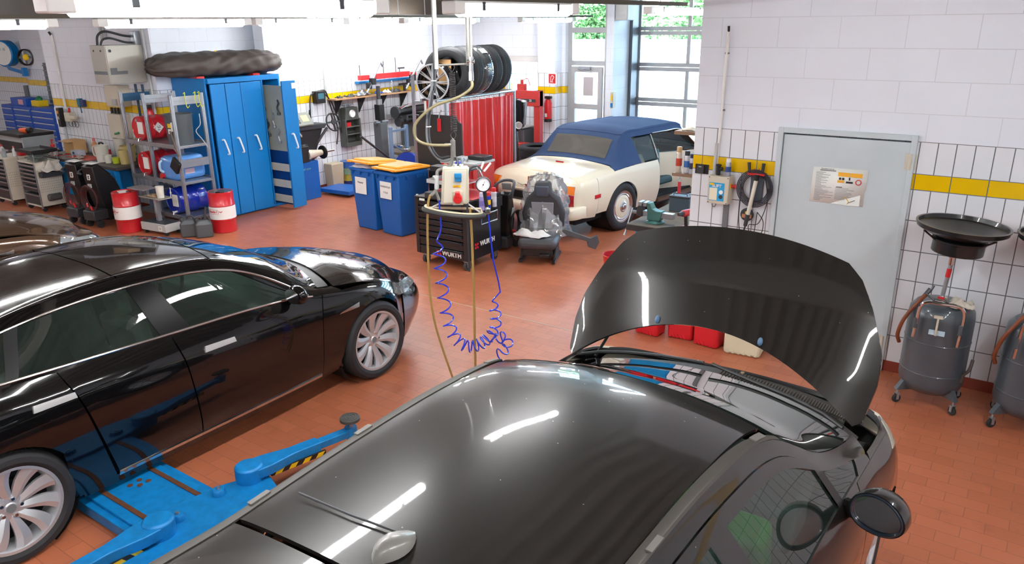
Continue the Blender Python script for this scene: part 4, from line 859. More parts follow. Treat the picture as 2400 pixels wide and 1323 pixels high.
t = thing('hose_coupling', 'black angled coupling standing on the switch box', 'coupling', (-2.44, 6.87, 1.611)); MB().tube(catmull([(0, 0, 0), (0, 0, .06), (.0, 0, .1)], 4), .02, 10).cyl((0, 0, .05), (.04, 0, .065), .016).cyl((0, 0, .085), (0, 0, .1), .026).build('coupling_body', BLACK, t, bevel=.003)
t = thing('tester_holder', 'grey wall holder with red lip, test leads and coiled black cables beside the steel door', 'tool holder', (-2.09, 6.94, 1.5))
MB().box((-.055, -.03, -.12), (.06, 0, .14)).build('holder_plate', mat('slate_grey_plastic', '4a525c', .45), t, bevel=.006)
MB().box((-.075, -.075, .14), (.08, 0, .16)).build('holder_lip', RED, t, bevel=.004)
for x in (-.065, .05): MB().cyl((x, -.045, .14), (x - .012 if x < 0 else x + .006, -.045, .25), .013, .016).build('probe_handle', DGREY, t)
for x in (-.02, .02): MB().cyl((x, -.045, .155), (x, -.045, .2), .004, n=6).build('probe_tip', RED, t)
lp = MB()
for k in range(5):
    r_ = .115 + .012 * k; lp.tube([(.0 + r_ * math.cos(a), -.045 - .006 * k, -.0 + (r_ * 1.05) * math.sin(a) + .02) for a in L(0, 2 * PI, 30)[:-1]], .0055, 6, closed=True)
lp.build('coiled_cable', mat('cable_dark', '2a2c38', .5), t)
MB().tube(catmull([(-.09, -.04, .1), (-.12, -.05, 0), (-.13, -.05, -.25), (-.1, -.05, -.42), (-.03, -.05, -.47), (.02, -.05, -.44), (.04, -.05, -.2)], 6), .004, 6).tube(catmull([(.1, -.04, .05), (.12, -.05, -.1), (.06, -.05, -.3), (-.03, -.05, -.33), (.0, -.05, -.42), (.09, -.05, -.4), (.1, -.05, -.28), (.04, -.05, -.2)], 6), .004, 6).build('loose_cable', BLACK, t)
MB().cyl((.1, -.04, .1), (.13, -.05, .03), .018, .028).cyl((.13, -.05, .03), (.135, -.05, -.0), .028).build('plug', BLACK, t)
t = thing('inspection_lamp', 'cream inspection lamp tube hanging in front of the grey wall holder', 'work lamp', (-2.09, 6.85, 1.5))
MB().cyl((.015, 0, .11), (-.03, -.01, -.22), .018).build('lamp_tube', mat('lamp_tube_cream', 'd8d4c4', .35), t); MB().cyl((-.03, -.01, -.22), (-.045, -.01, -.33), .021, .018).cyl((-.045, -.01, -.33), (-.055, -.01, -.38), .008).build('lamp_handle', DGREY, t); MB().cyl((.015, 0, .1), (.02, 0, .15), .022).build('lamp_end_cap', BLACK, t)
t = thing('cable_reel_disc', 'small round dark disc with orange and yellow pieces under the wall holder', 'disc', (-2.15, 6.94, 1.26)); MB(T(0, -.02, 0) @ RX(90)).lathe([(0, 0), (.062, 0), (.062, .012), (.05, .016), (0, .016)], n=28).build('disc', DGREY, t)
[MB().cbox((x, -.04, -.012), (.03, .006, .036)).build('insert', mat('insert_orange', 'c58a62', .5), t) for x in (-.028, .03)]; MB().cbox((.0, -.04, .02), (.03, .006, .022)).build('insert', YELLOW, t)
t = thing('first_aid_notice', 'white information sheet in two columns stuck on the grey steel door', 'poster', (-1.39, 6.935, 1.6), 0)
MB().add([(-.22, -.003, .16), (.225, -.003, .165), (.225, -.003, -.01), (.215, -.003, -.02), (.218, -.003, -.15), (.1, -.009, -.155), (-.1, -.008, -.148), (-.225, -.003, -.15)], [tuple(range(8))]).build('sheet', PAPER, t, solid=.001)
p = MB()
for i in range(26):
    z = .115 - i * .0098; p.box((-.19, -.0106, z), (-.19 + random.uniform(.04, .16), -.010, z + .003))
for i in range(9): p.box((-.02 , -.0106, -.01 - i * .012), (-.02 + random.uniform(.08, .17), -.010, -.007 - i * .012))
p.box((-.16, -.0106, .132), (-.03, -.0100, .141)); p.build('print_lines', mat('print_grey', '8d8f94', .7), t)
MB().box((-.01, -.0106, .095), (.085, -.01, .13)).box((.09, -.0106, .095), (.185, -.01, .13)).box((-.01, -.0106, .04), (.045, -.01, .06)).build('orange_print', mat('print_orange', 'f2b233', .6), t)
MB().box((.06, -.0106, .04), (.115, -.01, .056)).box((0, -.0106, .065), (.018, -.01, .085)).box((.026, -.0106, .065), (.044, -.01, .085)).box((.08, -.0106, .066), (.092, -.01, .09)).box((-.015, -.0106, -.012 + .01), (.035, -.01, .004)).build('black_print', INK, t)
MB(T(.16, -.0104, .055) @ RX(90)).lathe([(.018, 0), (.025, 0), (.025, .001), (.018, .001)], n=24, close=True).build('red_ring', REDINK, t)
text('notice_heading', 'Betriebsanweisung', .014, T(-.1, -.0105, .15) @ FY, INK, t, ext=.0003)
MB().tube([(.07, -.011, -.08), (.1, -.011, -.12), (.09, -.011, -.14)], .003, 4).build('yellow_scrawl', YELLOW, t); MB().tube([(.095, -.012, -.13), (.15, -.012, -.1)], .002, 4).build('pen_mark', INK, t)

# ---- mobile waste-oil drainers
OILG = mat('oil_drainer_grey', '4a545c', .35, .1, coat=.4, var=.12); FUN = mat('drain_bowl_black', '16181a', .28, coat=.3)
def drainer(loc, label, rz=0):
    t = thing('oil_drainer', label, 'oil drainer', loc, rz)
    MB().lathe([(0, .10), (.10, .105), (.18, .13), (.225, .175), (.235, .22), (.235, .30), (.239, .305), (.235, .31), (.235, .56), (.239, .565), (.235, .57), (.235, .76), (.228, .81), (.19, .855), (.1, .875), (0, .88)], n=48).build('tank', OILG, t)
    for a in (40, 140, 220, 320): c = MB(); c.add([(.10, -.02, .12), (.235, -.02, .2), (.285, -.02, .12), (.10, .02, .12), (.235, .02, .2), (.285, .02, .12), (.235, 0, .11)], [(0, 1, 2), (5, 4, 3), (1, 4, 5, 2), (0, 3, 4, 1), (0, 2, 5, 3)], RZ(a)); c.build('caster_bracket', OILG, t)
    for a in (40, 140, 220, 320):
        M = RZ(a) @ T(.262, 0, 0); w = MB(M @ RX(90)); w.lathe([(.0, -.012), (.03, -.012), (.036, -.006), (.036, .006), (.03, .012), (0, .012)], M=T(0, .036, 0), n=20); w = w.build('caster', RUBBER, t)
        f = MB(M); f.cbox((0, -.018, .055), (.022, .003, .05)).cbox((0, .018, .055), (.022, .003, .05)).cbox((0, 0, .082), (.03, .04, .006)).cyl((0, 0, .082), (0, 0, .13), .007).cyl((0, -.02, .036), (0, .02, .036), .005); f.build('caster_fork', STEEL, w)
    h = MB(); h.tube(catmull([(-.15, -.245, .62), (-.14, -.25, .78), (-.13, -.26, .88), (-.09, -.27, .925), (0, -.27, .93), (.12, -.26, .925), (.16, -.25, .88), (.165, -.245, .78), (.155, -.24, .60)], 5), .0135, 10); h.build('push_handle', CHROME, t)
    for x in (-.148, .16): MB().tube([(x, -.247, .70), (x, -.248, .78)], .018, 10).build('handle_sleeve', OILG, t)
    MB().cyl((-.02, .02, .87), (0, .03, 1.18), .016).build('mast', STEEL, t); MB().cyl((-.008, .026, 1.06), (-.003, .028, 1.13), .0185).build('mast_clamp', RED, t)
    MB().cyl((0, .03, 1.16), (0, .03, 1.24), .02).cyl((0, .03, 1.22), (0, .03, 1.25), .026, n=6).build('ball_valve', CHROME, t)
    b = MB(T(0.02, .03, 1.22) @ RY(3)); b.lathe([(0, .03), (.10, .035), (.175, .045), (.18, .05), (.18, .13), (.19, .135), (.19, .15), (.15, .155), (.17, .16), (.30, .225), (.315, .235), (.315, .26), (.325, .262), (.325, .27), (.308, .27), (.30, .24), (.16, .185), (.06, .175), (0, .175)], n=56); b.build('drain_bowl', FUN, t)
    s = MB(T(0.02, .03, 1.22) @ RY(3))
    for a in (35, 145, 215, 325): s.cyl((.17 * math.cos(R(a)), .17 * math.sin(R(a)), .13), (.29 * math.cos(R(a)), .29 * math.sin(R(a)), .215), .008, n=6)
    s.build('bowl_struts', FUN, t)
    MB().tube(catmull([(-.12, -.10, .93), (-.17, -.14, .86), (-.24, -.16, .72), (-.27, -.14, .58), (-.255, -.1, .5)], 6), .015, 10).build('drain_hose', mat('brown_hose', '7a3f24', .4), t)
    MB().cyl((-.10, -.07, .97), (-.16, -.13, .87), .018, .014).cyl((-.08, -.06, 1.0), (-.1, -.08, .95), .008).cyl((-.12, -.11, .94), (-.06, -.12, .90), .007).build('hose_gun', DSTEEL, t)
    MB().cbox((-.015, -.12, .93), (.045, .02, .014)).build('valve_lever', RED, t); MB().tube([(-.08, -.10, .90), (0, -.13, .90), (.06, -.11, .88)], .009, 8).cyl((0, -.05, .86), (0, -.05, .92), .025).build('top_fittings', CHROME, t)
    MB().box((-.05, -.238, .66), (.06, -.234, .70)).build('label_plate', mat('label_pale_blue', 'b9d4e4', .4), t); MB().cyl((.0, -.245, .66), (.0, -.245, .80), .008).cbox((0, -.24, .81), (.06, .02, .02)).build('level_gauge', BEIGE, t)
    MB().tube(catmull([(.225, -.09, .32), (.26, -.1, .38), (.27, -.08, .46)], 4), .012, 8).cyl((.215, -.09, .26), (.225, -.09, .33), .016).build('side_pipe', mat('side_pipe_grey', '5a5450', .4, .4), t)
    return t
d1 = drainer((-.42, 6.52, 0), 'grey wheeled oil drainer with black bowl and a rag lying on its lid')
d2 = dup(d1, (.25, 6.47, 0), None, 'grey wheeled oil drainer half cut off by the right edge of the view')
def rag(name, label, loc, d, m, cat='rag', seed=1, n=16, par=None, amp=1.):
    rnd = random.Random(seed); G = []; ph = [rnd.uniform(0, 6) for _ in range(6)]
    for i in range(n + 1):
        row = []
        for j in range(n + 1):
            u, v = i / n * 2 - 1, j / n * 2 - 1; e = 1 + .14 * math.sin(3 * math.atan2(v, u) + ph[0]) + .08 * math.sin(5 * math.atan2(v, u) + ph[1])
            h = (.55 + .28 * math.sin(5.1 * u + ph[2] + 2 * v) + .25 * math.sin(6.3 * v + ph[3] - 1.5 * u) + .12 * math.sin(13 * u + 9 * v + ph[4])) * (1 - .75 * max(abs(u), abs(v)) ** 3)
            row.append((u * d[0] / 2 * e, v * d[1] / 2 * e, max(.002, h * d[2] * amp)))
        G.append(row)
    b = MB(); b.grid(G)
    o = b.build(name, m, par, angle=70, solid=.003); o.location = loc
    if label: tag(o, label, cat)
    return o
RAGM = mat('rag_cloth', 'c9c2b4', .9, var=.15, scale=12)
rag('cleaning_rag', 'crumpled pale cleaning rag on top of the oil drainer tank', (-.30, 6.46, .868), (.17, .15, .06), RAGM, seed=3)

# ---- canisters on the floor behind the raised bonnet
def canister(loc, label, m, rz=0, d=(.25, .19, .30), group=None, cap=None, name='fluid_canister'):
    t = thing(name, label, 'canister', loc, rz, group); x, y, z = d[0] / 2, d[1] / 2, d[2]
    b = MB(); b.box((-x, -y, 0), (x, y, z * .82)); b.box((-x * .98, -y * .98, z * .82), (x * .98, y * .98, z * .95), None, (.72, .8)); b.build('canister_body', m, t, bevel=.025)
    r = MB()
    for i in range(6): xx = -x * .75 + i * x * .3; r.add([(xx - .012, -y - .004, .01), (xx + .012, -y - .004, .01), (xx, -y - .004, .05), (xx - .012, -y + .01, .01), (xx + .012, -y + .01, .01), (xx, -y + .01, .06)], [(0, 1, 2), (1, 4, 5, 2), (0, 2, 5, 3)])
    r.build('foot_ribs', m, t)
    MB().tube(catmull([(-x * .2, 0, z * .9), (-x * .15, 0, z * 1.05), (x * .4, 0, z * 1.05), (x * .5, 0, z * .9)], 4), .014, 8).build('grip', m, t)
    MB().lathe([(.028, 0), (.03, .03), (.022, .035), (0, .035)], n=20, M=T(-x * .55, 0, z * .94)).build('screw_cap', cap or WHITE, t); return t
RP = mat('red_canister_plastic', 'd6222e', .4); WPL = mat('translucent_white_plastic', 'dcdccf', .4, var=.05)
canister((-3.3, 6.55, 0), 'white plastic canister left of the three red ones', WPL, 5, cap=RED)
canister((-2.93, 6.62, 0), 'leftmost of the three red plastic canisters seen under the open bonnet', RP, -3, cap=BLACK)
canister((-2.62, 6.70, 0), 'middle one of the three red plastic canisters seen under the open bonnet', RP, 4, cap=BLACK)
canister((-2.33, 6.66, 0), 'rightmost of the three red plastic canisters, next to the white and yellow one', RP, -5, cap=BLACK)
canister((-1.99, 6.68, 0), 'big rounded white canister with a yellow tint at the right end of the row', mat('white_yellow_plastic', 'e0dcc0', .4), 6, (.34, .26, .36), cap=YELLOW)
t = thing('fire_bucket', 'open red round bucket half hidden by the raised bonnet edge', 'bucket', (-4.02, 7.95, 0)); MB().lathe([(.0, .005), (.12, .0), (.155, .3), (.162, .305), (.155, .31), (.148, .3), (.115, .01), (0, .012)], n=32).build('bucket_body', RED, t); MB().lathe([(0, .22), (.14, .22)], n=32).build('bucket_filling', BLACK, t)

# ---- work bench with the vise behind the wall corner
t = thing('vise_bench', 'low workbench with a thick grey worktop and a bright blue frame', 'workbench', (-3.25, 8.4, 0))
MB().box((-.40, -.95, .78), (.52, .9, .85)).build('worktop', mat('worn_worktop', '5f574b', .75, var=.25, scale=10), t, bevel=.005); MB().box((-.40, -.955, .785), (.52, -.95, .845)).build('top_edge', DSTEEL, t)
MB().box((-.32, -.88, 0), (.3, .1, .78)).build('drawer_cabinet', mat('bench_cyan_blue', '0a9be0', .35), t, bevel=.006)
for x in (-.36, .44): MB().box((x, .75, 0), (x + .06, .83, .78)).build('leg', BLUE, t)
b = MB()
for z in (.15, .35, .55): b.box((-.3, -.89, z), (.28, -.88, z + .17))
b.build('drawer_front', mat('bench_cyan_blue', '0a9be0'), t, bevel=.003)
t = thing('bench_vise', 'green and grey bench vise with a long handle rod on the corner of the worktop', 'vise', (-3.40, 7.66, .851), 0)
VG = mat('vise_green', '4b7a74', .45, .3, var=.2); 
MB().lathe([(0, 0), (.10, 0), (.10, .012), (.085, .02), (.06, .03), (0, .03)], n=32).build('swivel_base', VG, t)
MB().prism([(-.08, .03), (.07, .03), (.09, .10), (.09, .14), (.02, .14), (-.02, .16), (-.05, .22), (-.09, .22), (-.08, .1)], -.05, .05, RX(90)).build('fixed_body', VG, t, bevel=.006)
MB().box((-.13, -.055, .18), (-.09, .055, .225)).build('fixed_jaw', STEEL, t, bevel=.003); MB().box((-.19, -.055, .18), (-.15, .055, .225)).build('moving_jaw', STEEL, t, bevel=.003)
MB().prism([(-.22, .06), (-.14, .06), (-.145, .2), (-.18, .22), (-.21, .14)], -.045, .045, RX(90)).build('moving_body', DSTEEL, t, bevel=.006)
MB().box((-.14, -.035, .065), (.22, .035, .125)).build('slide', STEEL, t, bevel=.004); MB().cyl((-.29, 0, .09), (-.2, 0, .09), .02).build('screw', STEEL, t)
MB().cyl((-.27, -.02, .14), (-.29, -.16, -.14), .008).cyl((-.288, -.15, -.12), (-.292, -.165, -.15), .013).build('handle_rod', STEEL, t)
t = thing('car_battery', 'dark grey car battery at the back of the vise worktop', 'battery', (-3.38, 8.34, .851), 4); MB().box((-.12, -.09, 0), (.12, .09, .165)).build('case', mat('battery_slate', '44505a', .45), t, bevel=.006); MB().box((-.125, -.095, .165), (.125, .095, .19)).build('battery_lid', DGREY, t, bevel=.006)
MB().tube([(-.08, -.05, .19), (-.08, -.05, .215), (.08, -.05, .215), (.08, -.05, .19)], .006, 6).build('carry_handle', BLACK, t)
for x in (-.08, .08): MB().cyl((x, .05, .19), (x, .05, .205), .01).build('terminal', STEEL, t)
t = thing('cordless_driver', 'red and black cordless impact driver standing on the worktop by the wall corner', 'power tool', (-2.97, 7.5, .851), -20)
MB().box((-.045, -.06, 0), (.045, .06, .055)).build('battery_pack', RED, t, bevel=.01); MB().cyl((0, 0, .05), (0, -.015, .17), .02).build('grip', BLACK, t); MB().cyl((0, .07, .2), (0, -.07, .2), .036).build('motor_housing', RED, t, bevel=.008); MB().cyl((0, -.07, .2), (0, -.13, .2), .03, .018).build('chuck', DSTEEL, t)
# shelves on the end of the wall
SH = mat('shelf_brown', '8a6d56', .6)
s = MB().box((-3.06, 7.25, 1.9), (-2.722, 7.5, 1.935)).build('wall_shelf', SH); tag(s, 'upper brown wooden shelf sticking out from the wall corner', 'shelf')
s = MB().box((-3.06, 7.25, 1.48), (-2.722, 7.5, 1.51)).build('wall_shelf', SH); tag(s, 'lower brown wooden shelf with spray cans at the wall corner', 'shelf')
o = rag('folded_cloth', 'cream folded cloth lying on the upper wall shelf', (-2.88, 7.37, 1.937), (.24, .18, .035), mat('cream_cloth', 'e6dcc6', .9), 'cloth', 5)
t = thing('folder', 'blue and white folder standing on the upper shelf against the wall corner', 'folder', (-2.79, 7.37, 1.936)); MB().box((-.03, -.1, 0), (.03, .1, .27)).build('folder_cover', mat('folder_blue', '128ac8', .4), t, bevel=.003); MB().box((-.031, -.102, .19), (.031, .102, .272)).build('folder_top_band', WHITE, t)
t = thing('glue_tube', 'slim white tube with an orange cap standing beside the blue folder', 'tube', (-2.745, 7.30, 1.936)); MB().cyl((0, 0, 0), (0, 0, .24), .018).build('tube_body', LGREY, t); MB().cyl((0, 0, .24), (0, 0, .29), .018, .014).build('cap', ORANGE, t)
spray_can((-3.02, 7.32, 1.511), 'tall red and white spray can at the front of the lower shelf', 'd9cfc0', 'c2402a', 'c8a26a', .031, .26)
spray_can((-2.94, 7.34, 1.511), 'white spray can with a rainbow coloured label on the lower shelf', 'd8d8dc', '3b74c0', '30343c', .031, .22)
spray_can((-2.87, 7.31, 1.511), 'grey spray can with navy cap on the lower shelf', 'b4b7c0', '2a3050', '22284a', .031, .2)
spray_can((-2.80, 7.38, 1.511), 'dark spray can at the wall end of the lower shelf', '3c3f48', 'b02a30', 'c02a30', .031, .25)
t = thing('key_tag', 'red key tag hanging on a ring under the lower shelf', 'key tag', (-2.98, 7.27, 1.48)); MB().tube([(.018 * math.cos(a), 0, -.045 + .018 * math.sin(a)) for a in L(0, 2 * PI, 16)[:-1]], .002, 5, closed=True).build('ring', STEEL, t); MB().cyl((0, 0, 0), (0, 0, -.03), .003, n=6).build('hook', STEEL, t); MB().cbox((0, 0, -.12), (.035, .012, .12)).build('tag_plate', mat('tag_red', 'c0303a', .4), t, bevel=.004)
# ---------------------------------------------------------------- in-ground lift between the cars
LB = mat('lift_blue_paint', '0d85cc', .42, .1, var=.25, scale=16, bump=.1); 
t = thing('car_lift', 'bright blue car lift carriage between the black saloon and the hatchback', 'car lift', (-4.0, 2.1, 0))
MB().box((-.85, -.24, .02), (.08, .24, .12)).build('crossbeam', LB, t, bevel=.006)
for y in (-.16, .17): MB().box((-.82, y - .015, .12), (.02, y + .015, .128)).build('worn_rail', COPPER, t)
for y in (-.285, .24): MB().box((-.80, y, .02), (.02, y + .045, .1)).build('side_flange', LB, t, bevel=.004)
MB().prism([(.02, -.62), (.36, -.42), (.40, .28), (.34, .48), (.12, .56), (.0, .30), (-.06, .0), (0, -.35)], .03, .16).build('yoke', LB, t, bevel=.012)
def arm(p, q, label):
    a = MB(); P, Q = Vector(p), Vector(q); M = frame(P, Q); Ln = (Q - P).length
    a.lathe([(0, .068), (.075, .068), (.09, .055), (.09, -.05), (0, -.05)], n=32, M=T(*p)); a = a.build('arm_pivot', LB, t, bevel=.004)
    F = Matrix(((0, 0, 1, 0), (1, 0, 0, 0), (0, 1, 0, 0), (0, 0, 0, 1)))  # local z -> x
    ang = math.degrees(math.atan2(Q.y - P.y, Q.x - P.x)); MM = T(*p) @ RZ(ang)
    MB(MM).prism([(-.03, -.085), (.12, -.085), (.30, -.05), (.50, -.048), (.50, .048), (.30, .05), (.12, .085), (-.03, .085)], -.02, .05).build('outer_arm', LB, a, bevel=.006)
    MB(MM).box((.46, -.034, -.012), (Ln, .034, .04)).build('inner_arm', LB, a, bevel=.004)
    st = MB(MM); 
    for s_ in (-1, 1): st.m(0).box((.12, .058 * s_ - .008, -.045), (.52, .058 * s_ + .008, -.012))
    st.build('warning_plate', INK, a)
    for s_ in (-1, 1):
        st = MB(MM)
        for k in range(4): x = .14 + k * .1; st.add([(x, .067 * s_, -.044), (x + .05, .067 * s_, -.044), (x + .075, .067 * s_, -.013), (x + .025, .067 * s_, -.013)], [(0, 1, 2, 3)])
        st.build('warning_stripes', YELLOW, a, smooth=False)
    return a, MM, Ln
a, MM, Ln = arm((.10, .44, .2), (.27, 1.15, .2), 'front'); 
MB(MM).cyl((Ln + .03, 0, -.03), (Ln + .03, 0, .05), .045).build('pad_socket', LB, a); MB(MM).cyl((Ln + .03, 0, .05), (Ln + .03, 0, .1), .018).build('pad_stem', STEEL, a)
MB(MM).lathe([(0, .13), (.066, .13), (.072, .125), (.072, .105), (.03, .1), (0, .1)], n=36, M=T(Ln + .03, 0, 0)).build('rubber_pad', mat('pad_rubber', '4c4a46', .7, var=.3, scale=40), a)
r_ = MB()
for k in (.02, .04, .058): r_.tube([(k * math.cos(q), k * math.sin(q), 0) for q in L(0, 2 * PI, 24)[:-1]], .002, 4, closed=True)
r_.v = [tuple(MM @ T(Ln + .03, 0, .131) @ Vector(v)) for v in r_.v]; r_.build('pad_grooves', BLACK, a)
arm((.14, -.22, .2), (.13, -1.05, .2), 'rear')
for x, y in ((.08, .22), (.10, -.08)):
    b = MB(T(x, y, .16)); b.lathe([(0, .04), (.035, .04), (.042, .03), (.046, 0)], n=24); b = b.build('locking_boss', LB, t); MB(T(x, y, .2)).lathe([(0, .012), (.012, .012), (.014, 0)], n=6).build('grease_nut', STEEL, b)
for x, y in ((-.56, .05), (-.50, .02), (-.55, -.02), (-.50, .08)): MB().cyl((x, y, .12), (x, y, .124), .018).build('rusty_bolt', COPPER, t)
s = MB().box((-3.62, .6, .001), (-3.585, 2.75, .07)).build('red_guide_rail', RED, bevel=.004); tag(s, 'narrow red floor rail running alongside the blue lift', 'rail')
s = MB().box((-3.56, .6, .001), (-3.49, 2.1, .06)).build('rubber_strip', BLACK, bevel=.01); tag(s, 'black rubber strip lying beside the red floor rail', 'strip')

# ---------------------------------------------------------------- pull-out tool cabinet and the storage rack
t = thing('pullout_cabinet', 'tall blue cabinet with vertical pull-out units, the rightmost pulled out', 'cabinet', (-11.2, 7.2, 0))
MB().box((-.46, 0, 0), (.42, .03, 2.22)).box((-.46, .03, 0), (-.43, 1.40, 2.22)).box((-.43, 1.37, 0), (.46, 1.40, 2.22)).box((-.43, .03, 2.14), (.47, 1.37, 2.22)).box((-.43, .03, 0), (.4, 1.37, .04)).box((-.43, 1.05, .04), (.42, 1.08, 2.14)).build('carcass', BLUE, t, bevel=.003)
WH = mat('white_handle', 'eef2f2', .35)
def pull(i, y0, y1, out=0., hole=None):
    d = MB().box((.44 + out, y0, .03), (.475 + out, y1, 2.13)); d = d.build('pull_out_front', BLUE, t, bevel=.004)
    yc = (y0 + y1) / 2; x = .475 + out
    MB().tube(catmull([(x, yc - .035, 1.27), (x + .045, yc - .03, 1.27), (x + .05, yc, 1.17), (x + .05, yc + .03, 1.05), (x, yc + .035, 1.03)], 5), .014, 8).build('handle', WH, d); return d
for i, (a_, b_) in enumerate(((.06, .31), (.325, .60), (.61, 1.0))): pull(i, a_, b_)
d = pull(3, 1.09, 1.36, .42)
MB().box((-.4, 1.13, .98), (.85, 1.15, 2.05)).build('perforated_tool_panel', mat('panel_grey_green', '9aa298', .5), d); MB().box((-.4, 1.15, .06), (.85, 1.16, .98)).build('lower_back_panel', mat('deep_blue_enamel', '0c3f86', .4), d)
for z in (.10, .36, .64): MB().box((-.2, 1.11, z), (.85, 1.15, z + .02)).box((-.2, 1.10, z), (.85, 1.11, z + .13)).build('pull_out_tray', mat('tray_beige_grey', 'bfc0b4', .45), d, bevel=.003)
MB().box((.896, 1.28, 2.0), (.898, 1.38, 2.09)).build('cabinet_label', WHITE, d)
for k, (z, yy) in enumerate(((1.88, .2), (1.7, .25), (1.6, .45), (1.45, .3), (1.35, .55), (1.82, .6))):
    tl = MB(); tl.tube(catmull([(yy, 1.12, z), (yy + .03, 1.11, z - .05), (yy - .01, 1.11, z - .12), (yy + .02, 1.11, z - .2)], 4), .015, 6); tl.cyl((yy + .02, 1.11, z - .2), (yy + .02, 1.11, z - .24), .03); tl = tl.build('hand_tool', DSTEEL if k % 2 else STEEL, None); tl.location = (-11.2 + .1, 7.2, 0); tag(tl, 'steel hand tool hanging on the pulled-out grey tool panel', 'hand tool', 'hand tools on the pulled-out panel')
# drawstring-covered roof box on top
t = thing('covered_roof_box', 'long dark brown-grey fabric-covered roof box lying on the blue cabinet', 'roof box', (-11.15, 7.72, 2.22), 82)
G = []
for k in range(61):
    u = k / 60 * 2 - 1; row = []; prof = (1 - abs(u) ** 5) ** .5
    for j in range(49):
        a = 2 * PI * j / 48; cr = .018 * math.sin(9 * a + 3 * math.sin(7 * u)) * (1.1 - prof) * 2 + .010 * math.sin(7 * a + 13 * u + 2 * math.sin(5 * u)) + .006 * math.sin(3 * a - 29 * u); cs, sn = math.cos(a), math.sin(a)
        row.append((u * 1.12, (.40 * prof + cr) * math.copysign(abs(cs) ** .7, cs), .19 + (.20 * prof + cr) * (math.copysign(abs(sn) ** .8, sn)) * (1 if sn > 0 else .9)))
    G.append(row)
b = MB(); b.grid(G); b.build('fabric_cover', mat('brown_grey_tarpaulin', '4b4440', .55, var=.2, scale=8, bump=.35, bscale=14), t, angle=60)
for x in (-.5, .45): MB().box((x, -.3, .0), (x + .12, .3, .03)).build('roof_box_foot', RED, t)
MB().tube([(-.02, -.02, .385), (.02, .0, .395)], .01, 6).build('cover_tag', YELLOW, t)

RKX = (-11.82, -11.2, -10.48); RY0, RY1 = 6.42, 6.92
t = thing('steel_rack', 'open galvanised steel rack holding drums and canisters, before the blue cabinet', 'rack', (-11.15, 6.67, 0))
ox, oy = 11.15, -6.67
for x in RKX:
    for y in (RY0, RY1):
        M = T(x + ox, y + oy, 0); MB(M).box((-.02, -.025, 0), (.02, .025, 2.05)).box((-.028, -.008, 0), (.028, .008, 2.05)).build('upright', STEEL, t, bevel=.003)
    MB(T(x + ox, 0, 0)).box((-.012, RY0 + oy + .025, 1.9), (.012, RY1 + oy - .025, 2.02)).box((.0, RY0 + oy + .025, 1.955), (.016, RY1 + oy - .025, 1.965)).build('end_brace', STEEL if x > -11.7 else mat('rack_blue_grey', '2f5878', .4, .5), t, bevel=.002)
MB(T(RKX[2] + ox, 0, 0)).box((-.012, RY0 + oy + .025, .98), (.012, RY1 + oy - .025, 1.1)).build('end_brace', STEEL, t, bevel=.002)
for z in (.22, .76, 1.30):
    b = MB()
    for y in (RY0 - .03, RY1 + .01): b.box((RKX[0] + ox, y + oy, z - .03), (RKX[2] + ox, y + oy + .02, z + .03))
    for x in RKX: b.box((x + ox - .015, RY0 + oy, z - .03), (x + ox + .015, RY1 + oy, z))
    b.build('shelf_beam', STEEL, t)
    MB().box((RKX[0] + ox, RY0 + oy, z), (RKX[2] + ox, RY1 + oy, z + .008)).build('shelf_panel', STEEL, t)
def drum(name, label, loc, r, h, m, upright=True, ends=None, group=None, rz=0):
    t = thing(name, label, 'drum', loc, rz, group); M = Matrix.Identity(4) if upright else T(0, 0, r + .008) @ RX(-90)
    MB(M).lathe([(0, .012), (r - .012, .012), (r - .008, 0), (r, .006), (r, h * .33 - .01), (r + .007, h * .33), (r, h * .33 + .01), (r, h * .67 - .01), (r + .007, h * .67), (r, h * .67 + .01), (r, h - .006), (r - .008, h), (r - .014, h - .01), (0, h - .012)], n=48).build('drum_body', m, t); return t, M
RDR = mat('red_drum_enamel', 'c8202a', .28, coat=.5)
def lying(label, loc, r, h, m, tap=CHROME):
    t, M = drum('oil_drum', label, loc, r, h, m, False)
    MB().box((-.02, -.002, r - .07), (.11, .014, r + .11)).build('label_sheet', PAPER, t); MB().lathe([(0, .006), (.022, .006), (.026, 0)], n=20, M=T(-.05, .01, r + .13) @ RX(90)).build('bung_cap', STEEL, t)
    MB().cyl((.05, .01, .05), (.05, -.05, .05), .013).cyl((.02, -.045, .055), (.09, -.045, .05), .008).cyl((.05, -.05, .05), (.05, -.06, .01), .01).build('tap', tap, t); return t
lying('red drum lying on the top shelf of the rack with a white label', (-11.5, RY0 + .02, 1.31), .185, .48, RDR)
lying('red drum lying on the middle shelf of the rack, tap facing out', (-11.5, RY0 + .02, .77), .185, .48, RDR)
lying('dark blue drum lying on the lowest shelf of the rack', (-10.86, RY0 + .02, .231), .2, .48, mat('blue_drum_enamel', '0a2aa0', .25, coat=.5), WHITE)
for k, (x, z) in enumerate(((-11.5, 1.3),)):
    dm = MB(T(x + .188, RY0 + .24, z + .21) @ FX @ RZ(0)); dm.add([(0, -.085, 0), (.085, 0, 0), (0, .085, 0), (-.085, 0, 0)], [(0, 1, 2, 3)]); o = dm.build('hazard_diamond', WHITE, None, smooth=False); tag(o, 'white hazard diamond stuck on the red drum of the top shelf', 'sticker')
    h_ = MB(T(x + .1895, RY0 + .24, z + .21) @ FX); h_.tube([(-.02, .02, 0), (0, -.01, 0), (.03, 0, 0), (.02, .03, 0)], .004, 4); h_.cbox((0, -.035, 0), (.04, .008, .001)); h_.build('hazard_symbol', INK, o)
